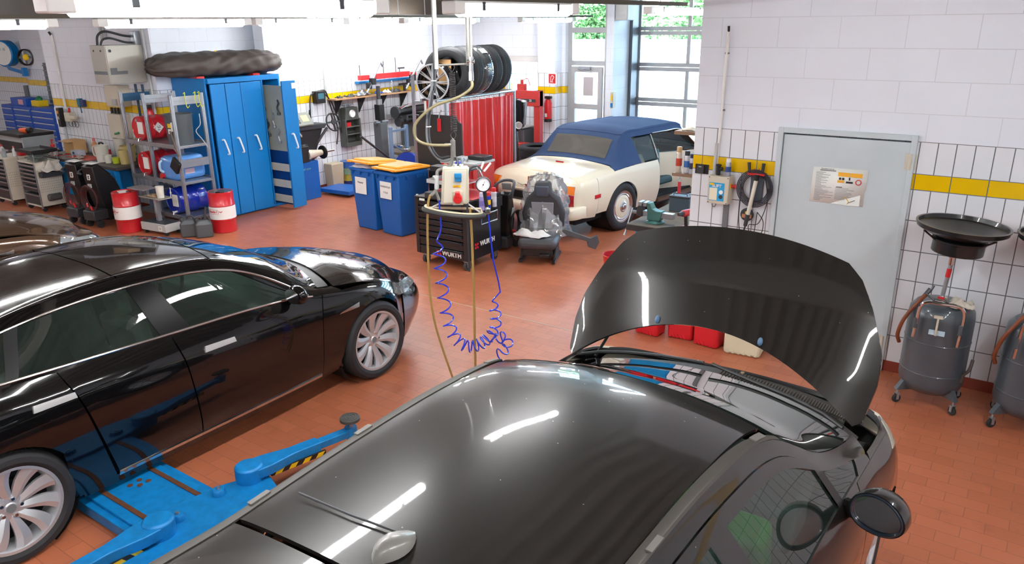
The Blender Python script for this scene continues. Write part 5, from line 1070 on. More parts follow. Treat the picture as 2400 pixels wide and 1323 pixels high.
t = thing('waste_bin', 'tall dark grey round bin with yellow and white labels on the rack', 'bin', (-10.78, 6.68, 1.309)); MB().lathe([(0, 0), (.18, 0), (.2, .42), (.21, .42), (.21, .44), (.19, .44), (.17, .02), (0, .02)], n=40).build('bin_body', mat('bin_slate', '4a5156', .5), t)
MB().box((.02, -.203, .25), (.09, -.195, .31)).build('yellow_label', YELLOW, t); MB().box((.095, -.2, .2), (.16, -.165, .33)).box((.02, -.203, .16), (.085, -.193, .23)).build('white_label', PAPER, t)
t = thing('blue_fluid_canister', 'large translucent blue canister lying on the middle shelf, red cap in front', 'canister', (-10.83, 6.67, .769)); b = MB(); b.box((-.2, -.27, .0), (.2, .27, .36)); b.build('canister_body', mat('translucent_blue_plastic', '5f9ae0', .3, coat=.3, var=.12, scale=3), t, bevel=.07)
MB().cyl((-.1, -.27, .07), (-.1, -.32, .07), .04).build('screw_cap', RED, t, bevel=.005); MB().tube(catmull([(-.08, -.272, .12), (-.1, -.31, .16), (-.1, -.31, .26), (-.08, -.272, .3)], 5), .02, 8).build('grip', mat('pale_blue_plastic', 'a9cdea', .3), t); MB().box((.201, -.1, .09), (.203, .06, .17)).build('warning_label', mat('label_pinkish', 'c9b4c4', .5), t)
canister((-11.55, 6.68, .229), 'clear canister of dark fluid with a red cap on the lowest rack shelf', mat('grey_blue_fluid', '5c6f8a', .3), 0, (.34, .3, .36), cap=RED)
t = thing('dustpan', 'black dustpan and brush hooked on the front upright of the rack', 'dustpan', (-10.5, 6.36, 1.12)); MB().cyl((-.02, 0, .42), (.13, -.02, .06), .012).build('brush_handle', mat('dark_wood', '5a4436', .5), t); MB().box((-.02, -.05, -.14), (.16, .0, .05), RY(35)).build('pan', BLACK, t, bevel=.01)
for i, (y0, dx) in enumerate(((6.62, 0), (6.78, .01), (6.84, .02))):
    h = MB(); h.tube(catmull([(0, 0, .12), (.02, .02, .14), (.03, .0, .06), (.02, .02, -.05), (.0, .05, -.08), (.02, .07, -.05)], 5), .006, 6); o = h.build('wire_hook', mat('yellow_green_wire', 'c6cf3a', .4), None); o.location = (-10.47 + dx, y0, 1.93); tag(o, 'yellow-green wire hook hanging over the end brace of the rack', 'hook', 'wire hooks on the rack')
o = MB().tube(catmull([(-10.44, 6.82, 1.75), (-10.42, 6.8, 1.6), (-10.46, 6.74, 1.5), (-10.43, 6.8, 1.38), (-10.40, 6.86, 1.25)], 6), .006, 6).build('charging_cable', LGREY); tag(o, 'thin pale cable dangling at the right end of the rack', 'cable')

# labelled red and white oil drums on the floor
VW = mat('drum_white_band', 'eceae6', .35)
def veedol(loc, label, rz, open_top):
    t, M = drum('lubricant_drum', label, loc, .185, .62, RDR, True, None, None, rz)
    MB().lathe([(.1935, .215), (.1935, .405)], n=48).build('white_band', VW, t)
    def on(th, z, r=.1945): return RZ(th) @ T(0, -r, z) @ FY
    for i, ch in enumerate('Veedol'): text('brand_letter', ch, .055, on(-22 + i * 7.6, .335), REDINK, t, ext=.0008, bold=.0012)
    fr = MB()
    def arcp(a0, a1, z): return [(.1948 * math.sin(R(a)), -.1948 * math.cos(R(a)), z) for a in L(a0, a1, 12)]
    fr.tube(arcp(-27, 22, .365) + arcp(22, -27, .30), .0022, 4, closed=True); fr.build('brand_frame', REDINK, t)
    w = MB(); 
    for s_ in (-1, 1): w.add([(.0, 0, 0), (s_ * .035, .018, 0), (s_ * .022, .004, 0), (s_ * .018, -.006, 0), (s_ * .01, -.004, 0), (0, -.016, 0)], [(0, 1, 2, 3, 4, 5)], on(33, .335, .197))
    w.build('winged_emblem', REDINK, t, smooth=False)
    if open_top: MB().lathe([(0, .618), (.165, .618)], n=36).build('oily_lid', mat('oily_lid', '6b655a', .3, .3, var=.3), t); MB().tube([(.05, -.15, .63), (.12, -.13, .635), (.15, -.09, .63)], .012, 6).build('lid_clamp', BLACK, t)
    else: MB().cyl((.1, .04, .608), (.1, .04, .63), .035).build('bung_cap', CHROME, t); MB().box((-.14, -.08, .61), (.06, .06, .613)).build('lid_label', PAPER, t)
    return t
veedol((-11.38, 5.98, 0), 'red and white lubricant drum standing before the rack, left of the grey trolley', -18, False)
veedol((-10.13, 6.78, 0), 'red and white lubricant drum with open top in front of the blue cabinet', 14, True)
# jerrycans, grey weighing trolley, tray stand with measuring jug
def jug_can(loc, label, rz):
    t = thing('oil_jug', label, 'oil can', loc, rz); b = MB(); b.box((-.07, -.12, 0), (.07, .12, .2)); b.box((-.07, -.12, .2), (.07, .12, .27), None, (.5, .55)); b.build('jug_body', mat('dark_grey_can', '4c5155', .45), t, bevel=.02)
    MB().cyl((0, -.075, .24), (0, -.1, .29), .035, .03).build('spout', DGREY, t); MB().lathe([(0, 0), (.022, 0)], M=T(0, -.1005, .2915) @ RX(27), n=16).build('spout_hole', INK, t); MB().tube(catmull([(0, -.02, .26), (0, 0, .31), (0, .07, .3), (0, .1, .2)], 5), .014, 8).build('grip', DGREY, t); return t
jug_can((-10.28, 6.28, 0), 'left one of two dark grey oil cans standing by the open drum', -38); j = jug_can((-10.06, 6.38, 0), 'right one of two dark grey oil cans, with a tall pointed spout', -30)
MB().cyl((0, .03, .27), (.02, .06, .46), .025, .008).build('funnel_spout', DGREY, j)
t = thing('scale_trolley', 'low grey steel platform trolley with a black mat top beneath the rack', 'trolley', (-10.84, 6.19, 0), 6); MB().box((-.28, -.16, .06), (.28, .15, .18)).build('platform', LGREY, t, bevel=.005); MB().box((-.26, -.14, .18), (.26, .13, .186)).build('rubber_mat', DGREY, t)
MB().box((.12, -.163, .08), (.2, -.16, .15)).build('number_label', WHITE, t); text('number_print', 'U', .055, T(.16, -.1635, .115) @ FY, INK, t)
for x in (-.22, .24):
    for y in (-.12, .1): MB().cyl((x - .015, y, .03), (x + .015, y, .03), .03, n=14).build('caster', RUBBER, t)
t = thing('tray_stand', 'small grey tray stand with two flat trays in front of the rack', 'stand', (-10.88, 6.18, .187)); MB().box((-.03, -.03, 0), (.03, .03, .36)).build('stand_post', STEEL, t); MB().box((-.26, -.12, .36), (.28, .12, .375)).build('lower_tray', mat('worn_tray', 'a09a90', .5, .3), t, bevel=.003); MB().box((-.5, -.15, .47), (-.08, .1, .485)).box((-.22, -.02, .375), (-.19, .02, .47)).build('upper_tray', STEEL, t, bevel=.003)
for x in (-.03, .24): MB().tube([(x, .1, .37), (x, .11, .5), (x + .01, .1, .52)], .005, 6).build('hanger_wire', WHITE, t)
def beaker(loc, label, r, h, m, rz=0, group=None, par=None):
    t = thing('measuring_jug', label, 'measuring jug', loc, rz, group); MB().lathe([(0, 0), (r * .82, 0), (r, h), (r * 1.04, h * 1.01), (r * .95, h), (r * .78, .006), (0, .006)], n=28).build('jug_body', m, t); MB().tube(catmull([(r * .9, 0, h * .3), (r * 1.5, 0, h * .4), (r * 1.55, 0, h * .85), (r, 0, h * .92)], 5), r * .12, 6).build('jug_handle', m, t); return t
TR = mat('translucent_jug_plastic', 'd6d3c8', .35, var=.05); TY = mat('oily_jug_plastic', 'c9b77a', .35, var=.1)
beaker((-10.72, 6.17, .562), 'frosted measuring jug standing on the tray stand', .06, .17, TR, 150)
o = rag('used_gloves', 'pair of used brown gloves lying on the tray stand', (-10.88, 6.15, .562), (.16, .1, .05), mat('glove_brown', 'a08464', .9), 'gloves', 9)

# ---------------------------------------------------------------- battery chargers on wheels
def charger(loc, label, rz):
    t = thing('battery_charger', label, 'battery charger', loc, rz)
    # side profile in (y, z), extruded across x
    MB().prism([(-.05, .08), (.20, .08), (.24, .5), (.16, .72), (-.10, .98), (-.20, .95), (-.17, .60)], -.13, .13, Matrix(((0, 0, 1, 0), (1, 0, 0, 0), (0, 1, 0, 0), (0, 0, 0, 1)))).build('charger_body', BLACK, t, bevel=.012)
    MB(T(0, .03, .875) @ RX(-45)).box((-.1, -.13, .0), (.1, .13, .006)).build('control_panel', DGREY, t, bevel=.002)
    pr = MB(T(0, .03, .882) @ RX(-45)); 
    for k in range(7): pr.box((-.06, -.1 + k * .027, 0), (-.06 + random.uniform(.04, .1), -.094 + k * .027, .001))
    pr.build('panel_print', LGREY, t)
    MB().add([(-.12, -.18, .99), (.12, -.18, .99), (.12, -.02, 1.0), (-.12, -.02, 1.0)], [(0, 1, 2, 3)]).build('paper_on_top', PAPER, t, solid=.003)
    text('unit_number', 'I3', .12, T(-.0, -.192, .78) @ RX(-2) @ FY, WHITE, t, bold=.004)
    MB().box((-.04, -.205, .62), (.03, -.185, .68)).build('type_plate', LGREY, t)
    MB().box((-.12, -.32, .12), (.14, -.06, .28)).build('battery_tray', DGREY, t, bevel=.02)
    for x in (-.13, .13): MB().cyl((x - .02, -.22, .06), (x + .02, -.22, .06), .06, n=20).cyl((x - .024, -.22, .06), (x + .024, -.22, .06), .02, n=12).build('wheel', RUBBER, t)
    cb = MB()
    for k in range(6): cb.tube([((.13 + .012 * k) * math.cos(a), -.20 - .012 * k, .46 + (.15 + .012 * k) * math.sin(a)) for a in L(0, 2 * PI, 26)[:-1]], .0055, 5, closed=True)
    cb.build('coiled_leads', mat('lead_maroon', '5a2c30', .5), t)
    MB().tube([(.02, -.26, .34), (.06, -.27, .27)], .016, 8).tube([(-.06, -.26, .38), (-.04, -.27, .32)], .014, 8).build('lead_clamp', RED, t)
    MB().tube(catmull([(-.13, -.1, .9), (-.2, -.16, .88), (-.2, -.22, .84), (-.1, -.24, .84)], 5), .016, 8).build('grab_handle', DGREY, t); return t
c1 = charger((-12.58, 6.0, 0), 'left one of two black upright battery chargers with coiled red leads', 8)
c2 = dup(c1, (-12.12, 6.03, 0), 8, 'right one of two black upright battery chargers, beside the steel rack')

# ---------------------------------------------------------------- blue workbench along the left wall
t = thing('long_workbench', 'long blue workbench with a dark oily worktop along the tiled wall', 'workbench', (-13.4, 6.65, 0))
MB().box((-1.35, -.34, .80), (1.25, .29, .85)).build('worktop', mat('oily_worktop', '4a4440', .5, var=.3, scale=8), t, bevel=.004); MB().box((-.6, -.2, .851), (.15, .1, .854)).build('red_mat', mat('red_rubber_mat', 'c84a34', .6), t)
MB().box((-1.3, -.36, .72), (1.22, -.33, .80)).build('front_apron', BLUE, t, bevel=.003)
MB().box((-.62, -.30, .22), (-.10, .25, .72)).build('cupboard', BLUE, t, bevel=.004); MB().box((-.6, -.315, .24), (-.12, -.30, .70)).build('cupboard_door', mat('bench_blue_door', '1a8ccc', .35), t, bevel=.003); MB().cyl((-.35, -.33, .6), (-.35, -.315, .6), .012).build('door_lock', STEEL, t)
MB().box((.06, -.33, 0), (.14, -.25, .8)).build('leg', BLUE, t); MB().box((1.1, -.33, 0), (1.18, -.25, .8)).build('leg', BLUE, t); MB().box((-1.3, -.33, 0), (-1.22, -.25, .8)).build('leg', BLUE, t); MB().box((.06, .18, 0), (.14, .26, .8)).build('leg', BLUE, t)
MB().box((.16, -.31, .34), (.62, .24, .8)).build('drawer_box', BLUE, t)
for z in (.36, .52, .66): d = MB().box((.18, -.325, z), (.6, -.31, z + .13)).build('drawer', mat('bench_blue_drawer', '2295d4', .35), t, bevel=.003); MB().box((.33, -.345, z + .08), (.45, -.325, z + .1)).build('drawer_handle', STEEL, d)
MB().box((.1, -.3, .12), (1.15, -.26, .17)).build('stretcher', BLUE, t)
o = MB().box((-13.2, 6.45, 0.001), (-12.7, 6.8, .16)).build('parts_crate', BLACK, bevel=.01); tag(o, 'black parts crate on the floor under the long workbench', 'crate')
# items on it
beaker((-12.95, 6.55, .852), 'big cloudy measuring jug at the front of the group on the workbench', .11, .27, TR, 200)
beaker((-12.86, 6.83, .852), 'tall cloudy jug standing behind the big jug on the workbench', .09, .36, TR, 20)
beaker((-12.58, 6.80, .852), 'yellowish oily jug in the middle of the jug group', .12, .26, TY, 90)
beaker((-12.38, 6.62, .852), 'yellow-stained jug at the right end of the workbench', .09, .23, TY, 120)
beaker((-12.72, 6.52, .852), 'small cloudy beaker in front of the jug group', .06, .13, TR, 0)
t = thing('yellow_tub', 'small yellow-green plastic tub between the jugs on the workbench', 'tub', (-12.56, 6.56, .852)); MB().lathe([(0, 0), (.05, 0), (.06, .1), (.064, .102), (.055, .1), (0, .09)], n=20).build('tub_body', mat('lime_plastic', 'b8c830', .4), t)
for k, (a, b_) in enumerate((((-12.62, 6.85, 1.05), (-12.2, 6.88, 1.38)), ((-12.66, 6.78, 1.02), (-12.18, 6.82, 1.3)))): o = MB().tube([a, b_], .022 - .006 * k, 8).build('funnel_tube' if k else 'wooden_handle', TR if k else mat('cream_wood', 'b98a50', .6)); tag(o, ('pale plastic tube' if k else 'brown wooden handle') + ' sticking up out of the jugs on the workbench', 'tube' if k else 'handle')
t = thing('tissue_box', 'red and white patterned box on the workbench by the jugs', 'box', (-13.22, 6.72, .855), 6); MB().box((-.1, -.07, 0), (.1, .07, .15)).build('carton', mat('red_carton', 'cc3040', .5), t, bevel=.003)
b = MB()
for i in range(7):
    for j in range(5):
        if (i + j) % 2 == 0: b.cbox((-.085 + i * .028, -.071, .02 + j * .028), (.018, .002, .018), None)
b.build('check_print', WHITE, t)
t = thing('work_torch', 'black hand lamp with a loop handle on the workbench', 'lamp', (-13.46, 6.82, .852)); MB().box((-.08, -.06, 0), (.08, .06, .15)).build('lamp_body', BLACK, t, bevel=.03); MB().tube(catmull([(-.06, 0, .14), (-.06, 0, .23), (.06, 0, .23), (.06, 0, .14)], 5), .016, 8).build('loop_handle', BLACK, t)
def bottle(loc, label, col, cap, r=.035, h=.2, group=None, name='spray_bottle'):
    t = thing(name, label, 'bottle', loc, random.uniform(0, 90), group); MB().lathe([(0, 0), (r, 0), (r, h * .6), (r * .6, h * .74), (r * .4, h * .8), (r * .4, h * .85), (0, h * .85)], n=20).build('bottle_body', mat('bottle_' + col, col, .35), t)
    MB().lathe([(r * .46, h * .82), (r * .46, h * .95), (r * .3, h), (0, h)], n=16).build('bottle_cap', mat('cap_' + cap, cap, .4), t); return t
bottle((-13.75, 6.85, .852), 'clear bottle of orange liquid with a pink cap at the back of the workbench', 'c98a5a', 'c85a60', .05, .3)
bottle((-13.62, 6.8, .852), 'small dark bottle right of the orange liquid bottle', '2c2c30', '1a1a1c', .03, .17)
t = thing('pressure_sprayer', 'white pump sprayer with a red head at the left of the workbench', 'sprayer', (-14.35, 6.42, .852)); MB().lathe([(0, 0), (.055, 0), (.06, .02), (.06, .11), (.04, .15), (0, .15)], n=24).build('tank', mat('sprayer_white', 'dcc8c0', .4), t); MB().cyl((0, 0, .14), (0, 0, .2), .035).cyl((0, 0, .2), (0, 0, .27), .01).cyl((-.02, 0, .27), (.03, 0, .275), .014).cyl((0, 0, .19), (.06, -.02, .21), .012).build('pump_head', RED, t)
t = thing('bench_carton', 'opened brown carton at the back of the workbench', 'carton', (-14.3, 6.78, .852)); MB().box((-.18, -.11, 0), (.18, .11, .24)).build('carton_body', mat('kraft_card', 'c09866', .8), t, bevel=.004); MB().box((-.18, -.2, .22), (.18, -.11, .228)).build('flap', mat('kraft_card', 'c09866'), t)
t = thing('rag_dispenser', 'white and blue wipes box beside the brown carton', 'box', (-13.98, 6.66, .852)); MB().box((-.12, -.07, 0), (.12, .07, .09)).build('carton', mat('pale_blue_card', 'b9c4d4', .6), t, bevel=.004); MB().box((-.06, -.072, .03), (.0, -.07, .07)).build('print', mat('deep_blue_print', '1c2a60', .5), t)
rag('work_gloves', 'pair of pale work gloves lying on the red mat', (-13.63, 6.5, .856), (.2, .12, .05), mat('glove_pale', 'b0a494', .9), 'gloves', 4)
for k in range(12):
    x, y = random.uniform(-14.5, -13.35), random.uniform(6.38, 6.6); a = random.uniform(0, PI); l_ = random.uniform(.06, .12)
    b = MB(); b.cyl((-l_, 0, .01), (l_ * .4, 0, .01), .005, n=6).cyl((l_ * .4, 0, .011), (l_, 0, .011), .011, n=8); o = b.build('screwdriver', [RED, DSTEEL, STEEL][k % 3]); o.location = (x, y, .852); o.rotation_euler = (0, 0, a); tag(o, 'small screwdriver lying loose on the dark worktop of the long bench', 'screwdriver', 'loose screwdrivers on the long workbench')

# ---------------------------------------------------------------- tool trolleys in front of the bench (left)
CRM = mat('trolley_cream', 'd4cdbd', .45)
def trolley(loc, label, rz, top_tray=True):
    t = thing('tool_trolley', label, 'tool trolley', loc, rz)
    MB().box((-.30, -.2, .08), (-.285, .2, .82)).box((.285, -.2, .08), (.30, .2, .82)).box((-.3, .185, .08), (.3, .2, .82)).box((-.3, -.2, .08), (.3, .2, .1)).box((-.31, -.21, .82), (.31, .21, .845)).build('carcass', CRM, t, bevel=.004)
    for x in (-.29, .27): MB().box((x, -.215, .06), (x + .025, -.19, .84)).build('corner_post', STEEL, t)
    for k, (z, h) in enumerate(((.74, .06), (.67, .06), (.60, .06), (.53, .06), (.44, .08), (.33, .1), (.12, .18))):
        d = MB().box((-.26, -.2, z), (.26, .17, z + h - .008)).build('drawer', DGREY, t, bevel=.003); MB().box((-.26, -.225, z + h - .03), (.26, -.2, z + h - .012)).build('drawer_handle', STEEL, d)
    pp = MB()
    for i in range(12):
        for j in range(7): pp.box((.3005, -.17 + i * .03, .34 + j * .04), (.3012, -.162 + i * .03, .348 + j * .04))
    pp.build('panel_holes', INK, t, smooth=False)
    for x in (-.25, .25):
        for y in (-.16, .16): MB().cyl((x - .014, y, .04), (x + .014, y, .04), .04, n=16).build('caster', RUBBER, t)
    if top_tray: 
        MB().box((-.30, -.2, .99), (.3, .2, 1.0)).box((-.3, -.21, 1.0), (.3, -.2, 1.05)).box((-.3, .2, 1.0), (.3, .21, 1.05)).box((.3, -.21, 1.0), (.31, .21, 1.05)).build('tool_tray', BLACK, t, bevel=.003)
        for x in (-.29, .29):
            for y in (-.19, .19): MB().cyl((x, y, .84), (x, y, .99), .006, n=6).build('tray_post', STEEL, t)
    return t
tr = trolley((-14.15, 6.05, 0), 'cream drawer trolley with a black top tray and a pile of rags on its side', 0)
MB().box((.305, -.12, .18), (.37, .12, .30)).build('side_bin', mat('side_bin_grey', '5c5a58', .3), tr, bevel=.03)
MB().box((.302, -.17, .60), (.42, .17, .68)).build('rag_shelf', DGREY, tr, bevel=.004)
b = MB(); rnd = random.Random(5)
o = rag('rag_pile', 'heap of pale cotton rags on the side shelf of the cream trolley', (-13.785, 6.05, .683), (.22, .38, .17), mat('cotton_rag', 'd6cfc4', .95, var=.12, scale=20), 'rags', 11, 26, None, 1.1)
trolley((-15.15, 6.0, 0), 'cream drawer trolley at the left edge, mostly cut by the frame', 0, False)
for (x, y, z, r_, h, lab, c, cp) in ((-15.2, 5.95, .845, .035, .2, 'white spray bottle on the leftmost trolley', 'cfd3d6', 'c02a30'), (-15.05, 5.9, .845, .04, .15, 'grey spray bottle with a grey cap on the leftmost trolley', '9aa0a4', '8a8a8a'), (-14.95, 6.03, .845, .03, .18, 'pink-capped bottle on the leftmost trolley', 'd8dade', 'e06a7a')): bottle((x, y, z), lab, c, cp, r_, h)
t = thing('red_parts_box', 'small red box beside the bottles of the leftmost trolley', 'box', (-14.93, 6.13, .846)); MB().box((-.06, -.05, 0), (.06, .05, .07)).build('box_body', RED, t, bevel=.006)
t = thing('grey_tool_tangle', 'tangle of grey tools lying on the cream trolley under its tray', 'tools', (-14.1, 6.02, .846))
b = MB(); 
for k in range(9): a = random.uniform(0, 6.3); b.tube(catmull([(random.uniform(-.2, .2), random.uniform(-.12, .12), .02 + .01 * k) for _ in range(4)], 4), .012, 6)
b.build('tool_bundle', mat('tool_grey_green', '77807e', .4, .4), t)
# second bench / trolley line further left
t = thing('tool_chest', 'grey and black tool chest with an orange tool on top, behind the trolleys', 'tool chest', (-16.65, 7.0, 0)); MB().box((-.5, -.3, 0), (.5, .3, 1.0)).build('chest_body', mat('chest_grey', '9aa0a2', .45), t, bevel=.01)
for z in (.2, .5, .72): MB().box((-.46, -.315, z), (.46, -.3, z + .18)).build('drawer', BLACK, t, bevel=.004)
MB().box((-.5, -.34, 1.0), (.5, .3, 1.06)).build('chest_top', BLACK, t, bevel=.01)
t = thing('orange_air_tool', 'orange and black air tool lying on the tool chest', 'power tool', (-16.4, 6.9, 1.062)); MB().box((-.16, -.07, 0), (.1, .07, .08)).build('tool_body', mat('tool_orange', 'e8602a', .4), t, bevel=.03); MB().cyl((.1, 0, .05), (.26, 0, .07), .045).build('tool_head', BLACK, t, bevel=.008)
t = thing('black_side_bench', 'black tool bench standing between the tool chest and the trolleys', 'bench', (-15.65, 6.62, 0)); MB().box((-.4, -.25, .74), (.5, .3, .82)).build('bench_top', BLACK, t, bevel=.01)
for x in (-.36, .42): MB().box((x, -.2, 0), (x + .05, .25, .74)).build('leg', DGREY, t)

# ---------------------------------------------------------------- blue drawer cabinets, post with controls
BD = mat('cabinet_royal_blue', '1450b4', .38)
for i, (x0, w_, rows, lab) in enumerate(((-21.7, .62, 7, 'left one of three royal blue drawer cabinets'), (-21.06, .9, 8, 'middle wide royal blue drawer cabinet of three'), (-20.14, 1.1, 8, 'right one of three royal blue drawer cabinets, behind the steel post'))):
    t = thing('drawer_cabinet', lab, 'drawer cabinet', (x0 + w_ / 2, 9.0, 0)); MB().box((-w_ / 2, -.3, 0), (w_ / 2, .3, 1.2)).build('carcass', BD, t, bevel=.006)
    for k in range(rows): h = 1.1 / rows; d = MB().box((-w_ / 2 + .03, -.315, .06 + k * h), (w_ / 2 - .03, -.3, .06 + k * h + h - .02)).build('drawer', BD, t, bevel=.003); MB().box((-w_ / 2 + .06, -.335, .06 + k * h + h - .055), (w_ / 2 - .06, -.315, .06 + k * h + h - .035)).build('drawer_handle', LGREY, d)
t = thing('sorting_box', 'blue open box with red and white stripes on top of the drawer cabinets', 'box', (-20.9, 8.95, 1.2)); MB().box((-.35, -.2, 0), (.45, .2, .18)).build('box_body', BD, t, bevel=.004); MB().box((.05, -.203, .03), (.3, -.2, .15)).build('striped_label', mat('striped_card', 'd8a0a8', .6), t)
t = thing('steel_post', 'thin grey steel post carrying a controller box in front of the workbench', 'post', (-14.79, 6.9, 0)); MB().cyl((0, 0, 0), (0, 0, 1.62), .022).build('post_tube', STEEL, t)
MB().box((-.16, -.05, 1.32), (-.03, -.02, 1.62)).build('instruction_card', PAPER, t); MB().box((-.03, -.09, 1.28), (.07, -.0, 1.62)).build('control_box', BLACK, t, bevel=.008); MB().box((-.005, -.094, 1.52), (.045, -.09, 1.57)).build('emergency_plate', ORANGE, t); MB().box((0, -.094, 1.42), (.04, -.09, 1.47)).build('display', LGREY, t)
t = thing('wall_conduit', 'white conduit on the wall left of the grey electrical cabinet', 'pipe', (-14.68, 6.95, 0)); MB().tube([(0, -.02, 2.88), (0, -.02, 2.1), (0, -.025, 1.6)], .022, 10).build('conduit', WHITE, t); MB().cyl((0, -.02, 2.86), (-.02, -.05, 2.93), .02).build('cable_end', BLACK, t)
t = thing('headlight_tester_arm', 'beige bracket device with a red knob mounted on the wall beside the post', 'device', (-14.48, 6.95, 1.45)); MB().box((-.12, -.12, -.06), (.08, 0, .1)).build('device_body', BEIGE, t, bevel=.01); MB().box((.0, -.14, .0), (.3, -.09, .05)).build('device_arm', BEIGE, t, bevel=.006); MB().cyl((-.03, -.06, .1), (-.0, -.06, .18), .025, .015).build('knob', RED, t)
b = MB()
for k in range(3): b.tube([(.0 + .1 * k + .07 * math.cos(a), -.08, -.1 + .05 * math.sin(a)) for a in L(0, 2 * PI, 16)[:-1]], .005, 5, closed=True)
b.build('cable_coil', DGREY, t)
t = thing('wall_switches', 'pair of teal wall sockets with plugs on the yellow band', 'socket', (-14.05, 6.95, 1.72)); MB().box((-.1, -.07, -.06), (-.01, 0, .09)).build('socket', mat('teal_plastic', '1f6e88', .4), t, bevel=.008); MB().box((.01, -.07, -.05), (.1, 0, .07)).build('plug', mat('navy_plastic', '2a3a70', .4), t, bevel=.008); MB().tube([(-.04, -.05, -.06), (-.02, -.05, -.16)], .01, 6).build('plug_lead', mat('teal_plastic', '1f6e88'), t)
t = thing('electrical_cabinet', 'large grey steel electrical cabinet high on the wall with curved cables above', 'electrical cabinet', (-12.5, 6.93, 2.13)); EG = mat('cabinet_warm_grey', 'b4b2a8', .4, .2, var=.05, scale=2)
MB().box((.2, -.6, .03), (.62, 0, .60)).build('cabinet_box', EG, t, bevel=.004); MB().box((.62, -.59, .04), (.632, -.01, .59)).build('cabinet_door', EG, t, bevel=.004); MB().box((.632, -.57, .17), (.634, -.3, .22)).box((.632, -.57, .22), (.634, -.46, .27)).box((.22, -.603, .17), (.6, -.6, .22)).build('grey_tape', GREY, t); MB().cyl((.63, -.53, .52), (.64, -.53, .52), .022).build('door_lock', BLACK, t)
for x in (.3, .5): MB().cyl((x, -.605, .52), (x, -.6, .52), .016).build('hole_plug', BLACK, t)
MB().tube(catmull([(.25, -.5, .60), (.27, -.48, .74), (.36, -.4, .80), (.46, -.2, .74), (.52, -.08, .72)], 6), .018, 8).tube(catmull([(.34, -.5, .60), (.36, -.46, .68), (.44, -.38, .70), (.5, -.2, .64), (.55, -.1, .63)], 6), .016, 8).build('armoured_cable', DGREY, t)
MB().box((.5, -.1, .60), (.62, -.0, .8)).build('cable_gland_box', STEEL, t, bevel=.006)
t = thing('vertical_pipe', 'pale vertical pipe at the right of the grey electrical cabinet', 'pipe', (-11.78, 6.95, 0)); MB().cyl((0, -.03, 1.2), (0, -.03, 3.0), .02).build('pipe', LGREY, t)
t = thing('vertical_pipe', 'pair of pale pipes rising above the electrical cabinet', 'pipe', (-13.0, 6.95, 0)); MB().cyl((0, -.03, 2.8), (0, -.03, 4.3), .025).cyl((.1, -.03, 2.8), (.1, -.03, 4.3), .025).build('pipe', LGREY, t)
t = thing('distribution_box', 'pale green-stained distribution box below the big electrical cabinet', 'electrical box', (-12.7, 6.95, 1.75)); MB().box((-.2, -.2, 0), (.22, 0, .34)).build('box', BEIGE, t, bevel=.008); MB().box((.0, -.22, .03), (.14, -.2, .13)).build('flap_cover', LGREY, t, bevel=.005); MB().cyl((-.21, -.1, .15), (-.26, -.1, .12), .03, .02).build('side_plug', BLACK, t)
t = thing('distribution_box', 'lower pale distribution box with sockets behind the rack', 'electrical box', (-12.8, 6.95, 1.22)); MB().box((-.2, -.18, 0), (.2, 0, .4)).build('box', BEIGE, t, bevel=.008)
for k in range(4): MB().cyl((-.16 + k * .1, -.1, .4), (-.16 + k * .1, -.1, .5), .022).build('plug', BLACK, t)
MB().tube([(.0, -.2, .08), (.12, -.2, .1)], .02, 6).build('valve', GREEN, t)
for x in (-12.2, -12.0): o = MB().cyl((x, 6.9, 1.2), (x, 6.9, 2.12), .02).build('power_cable', mat('cable_navy', '2f4a62', .4)); tag(o, 'dark blue-grey supply cable dropping from the electrical cabinet', 'cable', 'supply cables under the electrical cabinet')
t = thing('hand_extinguisher', 'red fire extinguisher on the wall behind the rack', 'fire extinguisher', (-11.85, 6.86, 1.34)); MB().lathe([(0, 0), (.065, 0), (.07, .03), (.07, .34), (.05, .4), (.02, .42), (0, .42)], n=24).build('cylinder', RED, t); MB().box((-.03, -.02, .42), (.03, .05, .47)).build('valve_head', DGREY, t, bevel=.004)
for k, (x, z) in enumerate(((-12.35, 1.72), (-12.3, 1.72))):
    pass
bottle((-12.4, 6.85, 1.75 - .1 + .0), 'tan spray can standing on the distribution box behind the rack', 'c9a878', 'c03a2a', .03, .2) if False else None
# far left wall
t = thing('weather_dial', 'big round blue-rimmed dial on a swivelling blue wall arm', 'gauge', (-22.0, 9.1, 2.4)); MB(RZ(18) @ RX(90)).lathe([(0, 0), (.30, 0), (.32, -.02), (.32, -.22), (0, -.22)], n=40).build('dial_rim', BLUE, t); MB(RZ(18) @ RX(90)).lathe([(0, .012), (.285, .012), (.29, .0)], n=40).build('dial_face', PAPER, t)
text('dial_numbers', '6  8  10', .09, RZ(18) @ T(0, -.015, .1) @ FY, mat('faded_green', '6a9a7a', .6), t); MB().tube([(.05, .05, -.3), (.25, .0, -.36), (.85, .05, -.45)], .045, 8).cbox((.9, .05, -.43), (.12, .1, .2)).build('swivel_arm', BLUE, t)
t = thing('dial_back_plate', 'tall black plate on the wall behind the blue-rimmed dial', 'plate', (-21.6, 9.5, 1.9)); MB().box((-.2, -.03, 0), (.25, .04, .8)).build('plate', BLACK, t)
t = thing('wall_clock', 'small pale round clock at the left edge of the far wall', 'clock', (-22.75, 9.55, 2.3)); MB(RX(90)).lathe([(0, 0), (.15, 0), (.17, .02), (.17, -.03)], n=28).build('clock_face', LGREY, t)
